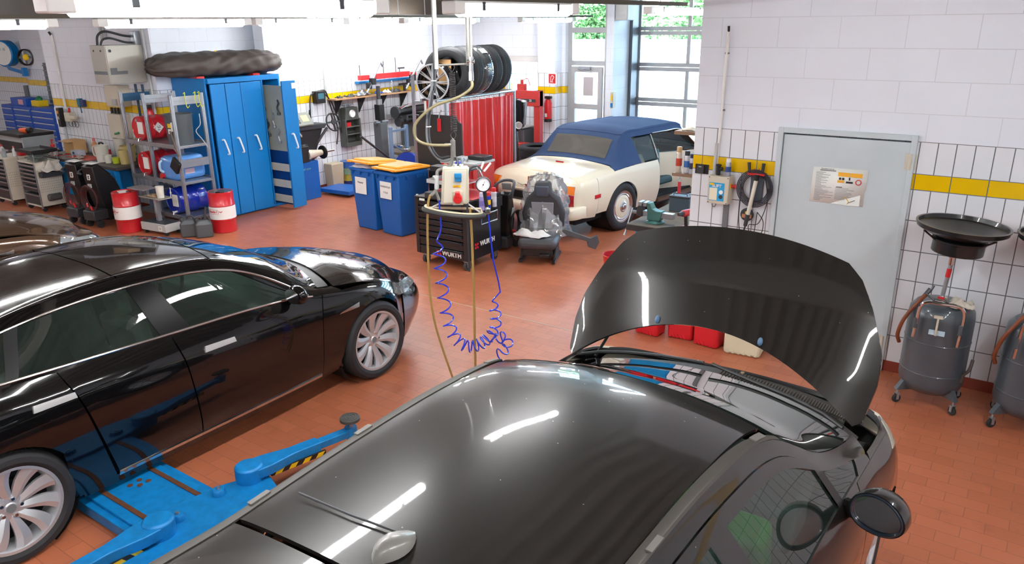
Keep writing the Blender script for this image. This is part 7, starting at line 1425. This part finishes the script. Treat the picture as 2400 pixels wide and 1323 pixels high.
MB(RM).lathe([(.25, .12), (.26, .125), (.245, .1), (.22, .05), (.22, -.12), (.255, -.13)], n=48).build('rim_barrel', mat('rim_gloss_black', '151517', .15, coat=1), t); b = MB(RM); MB(RM).lathe([(.24, .118), (.262, .118), (.262, .126), (.24, .126)], n=48, close=True).build('rim_lip', SILVER, t)
for i in range(10):
    for q in (-6, 6): b.add([(.04, -.008, .09), (.245, -.004, .11), (.245, .004, .11), (.04, .008, .09), (.04, -.012, .07), (.245, -.006, .09), (.245, .006, .09), (.04, .012, .07)], [(0, 1, 2, 3), (0, 4, 5, 1), (3, 2, 6, 7)], RZ(i * 36 + q * .6))
b.lathe([(0, .1), (.05, .1), (.06, .07)], n=24); b.build('rim_spokes', SILVER, t)
o = MB().box((-7.6, 9.02, 2.12), (-7.36, 9.03, 2.48)).build('cardboard_sheet', mat('kraft_card', 'c09866')); tag(o, 'piece of brown cardboard stuck inside the nearest tyre', 'cardboard')
t = thing('zinc_shelf_frame', 'narrow galvanised shelf frame left of the black plate', 'frame', (-7.98, 9.0, 0))
for x in (-.13, .2): MB().box((x - .02, -.02, 0), (x + .02, .02, 2.24 if x < 0 else 2.12)).build('upright', STEEL, t)
MB().box((-.13, -.015, 1.82), (.2, .015, 1.86)).box((-.13, -.015, .9), (.2, .015, .94)).build('brace', STEEL, t)
t = thing('striped_pole', 'red and white pole with a black grip leaning by the shelf frame', 'pole', (-7.82, 8.92, 0)); MB().cyl((0, 0, 0), (.03, 0, 1.98), .028).build('pole_tube', WHITE, t); MB().cyl((.045, -.02, .1), (.075, -.02, 1.95), .014).build('red_edge', RED, t); MB().cyl((.02, 0, 1.95), (.04, 0, 2.12), .035).build('grip', BLACK, t)
t = thing('black_body_part', 'black plastic bumper part on a tall stand right of the welding curtain', 'car part', (-8.05, 11.7, 0), 20); MB().prism([(-.10, 1.15), (.05, 1.08), (.17, 1.2), (.2, 1.62), (.05, 1.66), (-.13, 1.60)], -.1, .1, FY).build('bumper_part', mat('gloss_black_part', '131518', .2, coat=.8), t, bevel=.02); MB().cyl((-.08, 0, .3), (-.06, 0, 1.2), .03).cyl((.03, 0, .15), (.0, 0, 1.2), .03).build('stand_tubes', mat('gloss_black_part', '131518'), t)
MB(T(.08, -.11, 1.2) @ RX(90)).lathe([(0, 0), (.05, 0), (.06, .01), (.07, 0)], n=20).build('lamp_hole', LGREY, t); MB().box((-.2, -.15, 0), (.15, .15, .03)).cyl((-.08, 0, .03), (-.08, 0, .3), .02).cyl((.03, 0, .03), (.03, 0, .2), .02).build('stand_foot', BLACK, t)
t = thing('mixed_metal_parts', 'beige hub part and metal fittings standing behind the convertible boot', 'car parts', (-7.72, 11.6, 0)); MB().prism([(-.16, .02), (.16, .02), (.2, .3), (.1, .5), (-.1, .52), (-.16, .3)], -.05, .05, FY).build('beige_panel', BEIGE, t, bevel=.02); MB().tube([(.05, -.08, .1), (.12, -.08, .25), (.02, -.08, .35)], .03, 8).build('metal_link', STEEL, t)

# ---------------------------------------------------------------- hydraulic press, extinguisher, sign, tyres on the floor
t = thing('hydraulic_press', 'red hydraulic workshop press frame by the barred window', 'press', (-8.62, 12.8, 0)); PR = mat('press_red', 'b8302c', .45, var=.08)
for x in (-.40, .28): MB().box((x, -.06, .0), (x + .14, .06, 1.72)).build('press_column', PR, t, bevel=.006)
MB().box((-.40, -.08, 1.42), (.42, .08, 1.72)).build('press_head', PR, t, bevel=.008); MB().box((-.38, -.086, 1.5), (.34, -.08, 1.56)).build('scale_strip', DGREY, t); text('press_rating', '25', .06, T(.22, -.088, 1.53) @ FY, WHITE, t)
MB().cyl((-.05, 0, 1.2), (-.05, 0, 1.42), .07).cyl((-.05, 0, 1.1), (-.05, 0, 1.2), .035).build('press_ram', PR, t); MB().box((-.42, -.1, .55), (.42, .1, .68)).build('press_bed', PR, t, bevel=.006)
MB().box((-.12, -.05, 1.72), (.05, .05, 1.84)).cyl((-.03, 0, 1.84), (-.03, 0, 1.92), .03).tube(catmull([(-.03, 0, 1.9), (.1, 0, 1.94), (.16, 0, 1.8)], 5), .01, 6).build('press_pump', PR, t, bevel=.01); MB().box((-.45, -.12, 0), (.45, .12, .04)).build('press_base', PR, t)
MB().box((.36, -.062, 1.62 - .04), (.40, -.06, 1.69)).build('type_sticker', PAPER, t)
t = thing('wall_extinguisher', 'red fire extinguisher on the tiled column right of the press', 'fire extinguisher', (-8.2, 13.14, 1.1)); MB(T(0, -.09, 0)).lathe([(0, 0), (.07, 0), (.075, .04), (.075, .36), (.055, .43), (.02, .45), (0, .45)], n=24).build('cylinder', RED, t); MB().box((-.06, -.13, .45), (.08, -.06, .5)).build('valve_head', BLACK, t, bevel=.006); MB(T(0, -.09, 0)).lathe([(.077, 0), (.077, .06)], n=24).build('foot_ring', BLACK, t); MB().box((-.03, -.168, .1), (.02, -.165, .17)).build('inspection_label', PAPER, t)
t = thing('fire_sign', 'square red fire extinguisher sign on the tiled column', 'sign', (-8.16, 13.139, 1.93)); MB().box((-.1, -.006, -.11), (.1, 0, .11)).build('sign_border', WHITE, t); MB().box((-.078, -.008, -.09), (.078, -.006, .09)).build('sign_field', RED, t)
MB(T(0, -.0095, 0) @ FY).tube(catmull([(-.03, -.06, 0), (-.03, .02, 0), (0, .06, 0), (.04, .03, 0), (.01, -.02, 0), (.0, -.06, 0)], 5), .006, 5).tube([(-.045, -.065, 0), (.02, -.065, 0)], .005, 5).build('extinguisher_symbol', WHITE, t)
LAY = Matrix.Identity(4)
tyre_thing((-7.93, 12.26, .13), 'large tyre lying flat at the bottom of the floor stack', .40, .25, .23, LAY); tyre_thing((-7.90, 12.28, .39), 'tyre lying flat in the middle of the floor stack behind the convertible', .40, .25, .23, LAY); tyre_thing((-7.92, 12.25, .645), 'top tyre of the flat floor stack by the press', .38, .24, .23, LAY)
t = thing('grey_machine_cabinet', 'low dark grey cabinet under the press tools', 'cabinet', (-9.0, 13.15, 0)); MB().box((-.35, -.22, 0), (.3, .22, .92)).build('cabinet_body', mat('cabinet_slate', '565c60', .5), t, bevel=.01); MB().box((-.2, -.28, .95), (.3, .2, .965)).build('tool_tray', LGREY, t); MB().box((-.1, -.1, .92), (.1, .1, .95)).build('tray_foot', GREY, t)
for k in range(4): b = MB().cyl((0, 0, 0), (0, 0, .2), .008).cyl((0, 0, 0), (0, 0, .05), .025); o = b.build('press_mandrel', DSTEEL if k % 2 else STEEL); o.location = (-9.1 + k * .1, 13.05, .966); tag(o, 'upright steel mandrel standing on the tray of the low grey cabinet', 'mandrel', 'steel mandrels on the grey cabinet tray')
t = thing('wall_socket', 'double black wall socket on the tiles behind the press', 'socket', (-8.5, 13.4, 1.3)); 
for x in (-.14, -.03): MB().box((x, -.05, -.05), (x + .08, 0, .06)).build('socket', DGREY, t, bevel=.01)
t = thing('door_control_box', 'yellow and blue door control box on the column left of the garage door', 'control box', (-6.96, 13.4, 1.4)); MB().box((.0, -.09, 0), (.06, .03, .3)).build('control_box', BEIGE, t, bevel=.006); MB().box((.01, -.1, .15), (.05, -.09, .25)).build('yellow_button_plate', YELLOW, t); MB().box((.01, -.1, .02), (.05, -.09, .1)).build('blue_button', BLUE, t)
t = thing('door_motor', 'door operator box high on the column with a dark bracket', 'motor', (-6.85, 13.6, 3.0)); MB().box((-.1, -.2, 0), (.15, .1, .5)).build('motor_box', LGREY, t, bevel=.01); MB().box((-.2, -.25, .3), (-.1, .1, .5)).build('bracket', BLACK, t)

# ---------------------------------------------------------------- along the back wall: shelf, tools, wheel balancer
s = MB().box((-11.15, 9.95, 1.655), (-10.88, 12.2, 1.68)).build('wall_shelf', mat('shelf_birch', 'b08a64', .6)); tag(s, 'long narrow brown shelf on the back wall with small tools on it', 'shelf')
for k in range(4): b = MB().prism([(0, 0), (.22, 0), (.02, -.30)], -.01, .01, T(-11.148, 10.15 + k * .6, 1.654) @ RX(90)); o = b.build('shelf_bracket', BLACK); tag(o, 'black triangular bracket under the long brown shelf', 'bracket', 'brackets under the long shelf')
t = thing('clamping_rack', 'red and grey beam rack with two slanting clamp bars above the shelf', 'tool rack', (-10.98, 11.45, 2.0)); MB().box((-.04, -.78, -.03), (.06, -.55, .06)).box((-.04, -.35, -.03), (.06, .6, .07)).box((-.04, .72, -.03), (.04, .82, .04)).build('red_beam', RED, t, bevel=.004)
MB().box((-.16, -.75, -.10), (-.04, .8, -.06)).build('wall_rail', BLUE, t)
for y0, y1 in ((-.70, -.28), (.42, .90)): c = MB().cyl((.1, y0, -.27), (.1, y1, .29), .022).cyl((.1, y1, .29), (.1, y1 + .06, .2), .02).build('clamp_bar', STEEL, t); MB().cbox((.1, (y0 + y1) / 2 - .03, -.06), (.09, .12, .12)).cbox((.08, (y0 + y1) / 2 - .12, -.14), (.08, .1, .12)).build('clamp_head', BLACK, c, bevel=.01)
for y, h in ((-.75, .2), (-.1, .25), (.25, .3), (.36, .08)): MB().cyl((0, y, .05), (0, y, .05 + h), .008).build('pin', DSTEEL, t)
MB().cyl((0, .32, .14), (0, .5, .14), .015).build('pin', DSTEEL, t)
t = thing('steel_chain', 'steel chain hanging down from the red clamp rack', 'chain', (-10.92, 11.5, 1.9)); b = MB()
for k in range(22): b.tube([((.012 if k % 2 else .0) * math.cos(a), (.0 if k % 2 else .012) * math.cos(a), -.03 * k + .02 * math.sin(a)) for a in L(0, 2 * PI, 9)[:-1]], .004, 4, closed=True)
b.build('chain_links', STEEL, t)
its = (('black rubber boot lying at the left end of the long shelf', BLACK, (.14, .1, .05), 10.15), ('dark rubber sleeve second from the left on the long shelf', DGREY, (.2, .12, .06), 10.42), ('silver drive part wrapped in clear foil on the long shelf', STEEL, (.35, .16, .12), 10.75), ('blue plastic box right of the shock absorber on the long shelf', BD, (.14, .12, .1), 11.18), ('white crumpled bag in the middle right of the long shelf', WHITE, (.22, .12, .07), 11.42), ('tangled black cable bundle on the long shelf', DGREY, (.3, .14, .08), 11.68))
for i, (lab, m, d, y) in enumerate(its): rag('shelf_item', lab, (-11.0, y, 1.681), (d[1], d[0], d[2]), m, 'part', 40 + i, 12)
t = thing('pulley_puller', 'black puller tool with long arm at the right end of the long shelf', 'tool', (-11.0, 11.95, 1.681)); MB().cyl((0, 0, 0), (0, 0, .16), .03).tube(catmull([(0, -.15, .14), (0, 0, .14), (0, .12, .14), (.03, .2, .06)], 5), .02, 8).build('puller_body', BLACK, t)
t = thing('wall_charger_unit', 'black wall charger with hanging cables on the yellow band', 'charger', (-11.15, 9.72, 1.72)); MB().box((0, -.1, -.1), (.12, .12, .12)).build('charger_box', BLACK, t, bevel=.01); MB().box((.12, -.06, -.02), (.123, .08, .08)).build('display', mat('display_teal', '3a6a78', .3), t)
MB().tube(catmull([(.06, -.1, .1), (.06, -.2, .0), (.06, -.22, -.4), (.06, -.15, -.6), (.06, -.28, -.5), (.06, -.24, -.2)], 6), .012, 6).tube(catmull([(.06, .0, .12), (.06, .18, .1), (.06, .28, -.2), (.06, .4, -.6), (.06, .35, -.9)], 6), .012, 6).tube(catmull([(.06, .1, .1), (.06, .3, -.1), (.06, .45, -.5), (.06, .5, -.7)], 6), .012, 6).build('charger_cables', BLACK, t)
t = thing('tyre_inflation_tower', 'dark grey wall tower with a round gauge and open compartments', 'inflator tower', (-11.15, 10.42, .75)); MB().box((0, -.2, 0), (.18, .2, .08)).box((0, -.2, .08), (.02, .2, .72)).box((.02, -.2, .08), (.18, -.17, .52)).box((.02, .17, .08), (.18, .2, .52)).box((.02, -.17, .22), (.18, .17, .24)).box((.02, -.17, .36), (.18, .17, .38)).box((.02, -.18, .5), (.16, .18, .74), None, (1, .85)).build('tower_body', mat('tower_grey', '4c504c', .5), t, bevel=.006)
MB(T(.16, 0, .62) @ RY(90)).lathe([(0, .02), (.055, .02), (.065, .03), (.07, .02), (.07, 0)], n=24).build('tower_gauge', WHITE, t); MB().box((.03, -.13, .38), (.14, -.02, .46)).build('red_box', RED, t); MB().cyl((.06, -.06, .74), (.06, -.06, .8), .02).cyl((.06, .06, .74), (.06, .06, .8), .02).cyl((.06, -.14, .79), (.06, .14, .79), .015).build('hose_rest', STEEL, t)
t = thing('mounting_column', 'tall grey tyre changer column with a black mounting head', 'tyre changer', (-10.8, 10.98, 0)); MB().box((-.1, -.09, 0), (.1, .09, 1.15)).build('column', mat('column_slate', '5c6164', .45), t, bevel=.006); MB().cyl((0, 0, 1.15), (0, 0, 1.85), .04).build('hex_shaft', DSTEEL, t); MB().box((-.07, -.07, 1.2), (.07, .07, 1.5)).build('lock_head', BLACK, t, bevel=.01); MB().cyl((0, 0, 1.5), (0, 0, 1.6), .06).cyl((0, -.14, 1.16), (0, .2, 1.16), .03).build('collar', STEEL, t)
t = thing('changer_turntable', 'round steel turntable of the tyre changer with four shiny jaws', 'turntable', (-10.6, 11.1, 0)); MB().lathe([(0, 0), (.3, 0), (.3, .5), (.45, .56), (.45, .6), (0, .62)], n=32, M=T(.25, .3, 0)).build('turntable_disc', mat('turntable_brown_steel', '8a7f70', .4, .5, var=.2), t)
for a in (20, 110, 200, 290): MB(T(.25, .3, .62) @ RZ(a)).box((.2, -.05, 0), (.42, .05, .06)).build('jaw', CHROME, t, bevel=.01)
t = thing('tyre_changer_arm', 'black tyre changer assist arm with rollers and hanging chain', 'tyre changer', (-10.9, 11.9, 0)); MB().box((-.1, -.14, 0), (.1, .14, 1.25)).build('arm_column', mat('column_slate', '5c6164'), t, bevel=.01); MB().box((-.08, -.1, 1.08), (.5, .1, 1.2)).cyl((.1, -.45, 1.3), (.1, .5, 1.33), .08).cyl((.2, -.3, 1.12), (.2, .5, 1.14), .05).build('assist_arm', BLACK, t, bevel=.01)
MB().cyl((.1, -.45, 1.3), (.1, -.5, 1.3), .12).cyl((.05, -.3, 1.1), (.05, -.36, 1.1), .1).build('roller', DSTEEL, t); MB().tube(catmull([(.12, -.45, 1.32), (.14, -.1, 1.42), (.14, .5, 1.42)], 5), .03, 8).build('chrome_rim_edge', CHROME, t); MB().tube([(.15, .35, 1.1), (.17, .38, .9), (.12, .36, .6)], .05, 8).build('hydraulic_hose', mat('hose_navy', '22305a', .4), t)
t = thing('blue_grey_stand', 'blue-grey steel sawhorse stand in front of the tyre changer', 'stand', (-10.3, 10.75, 0)); BG = mat('stand_blue_grey', '7c97b4', .45, .2)
for y in (-.02, .42): MB().box((-.03, y - .03, 0), (.03, y + .03, 1.12)).build('stand_leg', BG, t, bevel=.004)
MB().box((-.02, 0, 1.02), (.02, .42, 1.06)).box((-.02, 0, .5), (.02, .42, .54)).cyl((0, .0, .8), (.0, .42, .55), .015).build('stand_brace', BG, t); MB().cyl((.05, -.15, .55), (.05, -.85, 1.05), .022).build('lever_bar', DSTEEL, t)
t = thing('green_pole_jack', 'green and black telescopic jack pole by the shelf frame', 'jack', (-10.42, 11.85, 0)); MB().cyl((0, .1, 0), (0, .1, 1.1), .05).build('green_tube', GREEN, t); MB().cyl((0, -.08, 0), (0, -.08, 1.25), .045).cbox((0, 0, 1.28), (.2, .3, .05)).build('black_tube', BLACK, t); MB().cbox((0, -.09, .45), (.1, .1, .14)).build('yellow_block', YELLOW, t)
t = thing('blue_hose_drum', 'dark blue round disc standing behind the bins', 'disc', (-9.85, 10.75, .34)); MB(T(0, 0, 0) @ RX(80) @ RZ(0)).lathe([(0, 0), (.3, 0), (.33, .03), (.33, .12), (.1, .14), (0, .14)], n=32).build('disc_body', mat('disc_navy', '1c3a9c', .35), t)
# wheel balancer
t = thing('wheel_balancer', 'wheel balancing machine with blue base, black hood and control panel', 'balancer', (-10.93, 8.92, 0)); KB = mat('balancer_black', '232325', .45)
MB().box((-.2, -.28, 0), (.25, .30, .68)).build('blue_base', mat('balancer_blue', '1266c0', .35), t, bevel=.01); text('base_lettering', 'wheel care', .06, T(.252, -.02, .56) @ FX, mat('lettering_pale_green', '8fd0b0', .5), t); MB().box((.251, -.24, .2 + .35), (.253, -.2, .63)).build('serial_label', PAPER, t)
MB().box((-.2, -.3, .68), (.27, .1, .96)).build('weight_tray_body', KB, t, bevel=.01)
b = MB()
for i in range(5): b.box((-.18 + i * .1, -.29, .96), (-.175 + i * .1, .09, .99))
for i in range(5): b.box((-.19, -.29 + i * .09, .96), (.26, -.285 + i * .09, .99))
b.build('weight_compartments', GREY, t)
MB().prism([(-.28, .9), (.2, .72), (.34, .78), (.42, .95), (.56, 1.24), (-.3, 1.26)], -.12, .16, FX).build('wheel_guard_back', KB, t, bevel=.01)
MB().prism([(-.35, 1.24), (.55, 1.22), (.62, 1.3), (-.3, 1.34)], -.1, .22, T(0, 0, 0) @ FX).build('console_shelf', DGREY, t, bevel=.008)
c = MB(T(.2, .02, 1.42) @ RZ(90) @ RX(55)); c.box((-.24, -.13, -.02), (.24, .13, .02)); c = c.build('control_panel', mat('panel_grey', '8c8f88', .45), t, bevel=.015); MB(T(.2, .02, 1.42) @ RZ(90) @ RX(55)).box((.02, -.06, .02), (.17, .07, .024)).build('display', mat('lcd_green', 'b8c49a', .3), c)
kb = MB(T(.2, .02, 1.42) @ RZ(90) @ RX(55))
for i in range(4):
    for j in range(4): kb.box((-.2 + i * .045, -.08 + j * .04, .02), (-.17 + i * .045, -.055 + j * .04, .026))
kb.build('keypad', DGREY, c)
MB().prism([(-.29, .99), (-.16, .99), (-.10, 1.2), (-.22, 1.3)], .1, .26, FX).build('printer_side', KB, t, bevel=.01); MB().box((.262, -.27, 1.02), (.267, -.18, 1.22)).build('side_panel', LGREY, t)
gk = MB()
for i in range(12): gk.cbox((.3, -.24 + i * .016, 1.40 - i * .022), (.02, .006, .04))
gk.build('weight_strip_rack', WHITE, t)
MB().tube(catmull([(.2, .62, 1.22), (.16, .48, 1.05), (.12, .34, .85), (.1, .3, .62)], 6), .025, 8).build('hood_arm', DGREY, t); MB().prism([(-.0, 0), (.13, 0), (.13, .5), (.02, .5)], -.03, .03, T(.0, .42, .66) @ RX(28) @ FX).build('hood_lever', mat('lever_brown_grey', '6a6258', .5), t)
MB().cyl((.22, .08, .80), (.22, .42, .80), .09, .05).build('shaft_housing', BEIGE, t); MB(T(.22, .46, .80) @ RX(-90)).lathe([(0, .06), (.04, .06), (.07, .03), (.12, .0), (.12, -.02), (0, -.02)], n=28).build('quick_nut', BLACK, t); MB().cyl((.22, .48, .80), (.22, .72, .80), .02).build('threaded_shaft', CHROME, t)
sw = thing('spare_steering_wheel', 'black steering wheel leaning at the right of the balancer panel', 'steering wheel', (-10.75, 9.72, 1.3)); b = MB(RY(75)); b.lathe([(.16 + .014 * math.cos(a), .014 * math.sin(a)) for a in L(0, 2 * PI, 9)[:-1]], n=28, close=True); b.cbox((0, 0, 0), (.3, .03, .02)); b.cbox((0, 0, 0), (.03, .3, .02)); b.lathe([(0, .02), (.05, .015), (.055, 0)], n=16); b.build('wheel_ring', BLACK, sw)
t = thing('weight_pliers_bracket', 'pile of red and steel tools and a white bottle on the balancer shelf', 'tools', (-10.95, 8.85, 1.345)); MB().cyl((.1, .02, 0), (.1, .02, .24), .04).build('white_bottle', WHITE, t); MB().tube([(0, -.1, 0), (.02, -.05, .3), (.0, -.14, .55)], .03, 8).build('steel_arm', STEEL, t); MB().box((-.05, -.1, .0), (.1, -.02, .1)).box((-.02, -.2, .25), (.08, -.1, .33)).build('red_tool', RED, t, bevel=.01); MB().cyl((-.05, -.17, 0), (-.05, -.17, .7), .012).build('red_rod', COPPER, t)
o = MB().prism([(0, 0), (.75, .05), (.65, .65), (.0, .5)], .05, .12, T(-10.9, 9.36, 0)).build('balancer_ramp', mat('balancer_blue', '1266c0'), bevel=.006); tag(o, 'flat blue ramp plate on the floor right of the balancer', 'ramp')
t = thing('tan_waste_box', 'tan plastic waste tub standing behind the blue ramp', 'tub', (-11.02, 9.88, 0)); MB().box((-.1, -.13, 0), (.1, .13, .5), None, (1.15, 1.15)).build('tub_body', mat('tan_plastic', 'c4b69a', .5), t, bevel=.015)
for k in range(4): t = thing('paint_can', 'round can in the stack behind the tan tub', 'can', (-10.98, 10.2, .001 + k * .125), 0, 'stacked cans behind the bins'); MB().lathe([(0, 0), (.14, 0), (.145, .005), (.14, .01), (.14, .11), (.145, .115), (.14, .12), (0, .118)], n=28).build('can_body', mat(('can_navy', 'can_olive', 'can_green', 'can_blue')[k], ('26367c', 'a89a3c', '7c9a80', '2a5aa0')[k], .4), t)
o = MB().cyl((-11.12, 9.9, 1.1), (-11.12, 9.96, 2.85), .018).build('wall_pipe', LGREY); tag(o, 'thin pale pipe running down the bright back wall', 'pipe')
# ---------------------------------------------------------------- fluorescent lamps
TUBE = mat('fluorescent_diffuser', 'fbfbfb', .4, emit=LAMP, var=0)
def lamp(x, y0, y1, z, label, group=None):
    t = thing('fluorescent_lamp', label, 'ceiling lamp', (x, (y0 + y1) / 2, z), 0, group); h = (y1 - y0) / 2
    MB().box((-.05, -h - .1, .0), (.05, -h, .075)).box((-.05, h, .0), (.05, h + .1, .075)).box((-.045, -h, .055), (.045, h, .075)).build('housing', WHITE, t, bevel=.008)
    MB().cyl((0, -h, .028), (0, h, .028), .042, n=14).build('diffuser', TUBE, t)
    for s in (-.7, .7): MB().cbox((.04, h * s, .045), (.012, .03, .05)).build('bracket', DSTEEL, t)
    if x not in (-2.9, -7.4):
        for s in (-.7, .7): MB().cyl((0, h * s, .07), (0, h * s, 4.305 - z), .006, n=6).build('hanger_rod', STEEL, t)
    return t
G1, G2, G3 = 'fluorescent lamps along the near rail', 'fluorescent lamps along the far rail', 'fluorescent lamps overhead behind the viewpoint'
lamp(-2.9, -.9, .65, 3.03, 'long fluorescent lamp in the near row, running off the left edge', G1)
lamp(-2.9, 1.45, 2.92, 3.03, 'large glaring fluorescent lamp at top left, nearest of the near row', G1)
lamp(-2.9, 3.65, 4.85, 3.03, 'fluorescent lamp of the near row just right of the hanging pipes', G1)
lamp(-3.6, 7.75, 9.2, 3.05, 'fluorescent lamp of the near row in front of the tall sectional garage door', G1)
for y0, y1, t in ((1.9, 3.45, 'fluorescent lamp of the far row cut by the left edge'), (4.0, 5.5, 'fluorescent lamp of the far row above the grey electrical cabinet'), (5.75, 6.95, 'slim fluorescent lamp of the far row above the covered roof box'),
                  (8.15, 9.65, 'fluorescent lamp of the far row behind the hanging pipes'), (11.0, 12.5, 'small fluorescent lamp of the far row beside the glazed door transom')): lamp(-7.4, y0, y1, 2.99, t, G2)
for y0 in (8.9, 10.7): lamp(-10.3, y0, y0 + 1.4, 3.06, 'slim fluorescent lamp close to the bright back wall', 'fluorescent lamps by the back wall')
for y0 in (4.0, 6.2): lamp(-18, y0, y0 + 1.5, 3.6, 'fluorescent lamp added to brighten the far left bay', 'fluorescent lamps over the left bays')  # row extended with added lamps to brighten the far left wall
for x in (1.2,):
    for y0 in (-3.5, -1.2, 1.1, 3.4): lamp(x, y0, y0 + 1.5, 3.6, 'fluorescent lamp in the row above the right of the workshop', G3)
for x in (-7.4, -12.5, -18):
    for y0 in ((-3.5, -1.0) if x == -7.4 else (-3.0, .6)): lamp(x, y0, y0 + 1.5, 3.6 if x < -10 else 2.99, 'fluorescent lamp in a row over the left bays', 'fluorescent lamps over the left bays')
for i, (x, z) in enumerate(((-2.9, 3.106), (-7.4, 3.066))):
    r = MB().box((x - .035, -4.9, z), (x + .035, 13.3 if i else 6.93, z + .032)).build('lamp_rail', mat('rail_steel', '4e473c', .6, .1), None); tag(r, ('near' if i == 0 else 'far') + ' long steel channel rail that carries a row of lamps', 'rail')
    h = MB()
    for y in range(-4, 14 - 7 * (1 - i), 2): h.cyl((x, y, z + .032), (x, y, 4.34), .006, n=6)
    h.build('hanger_rod', STEEL, r)
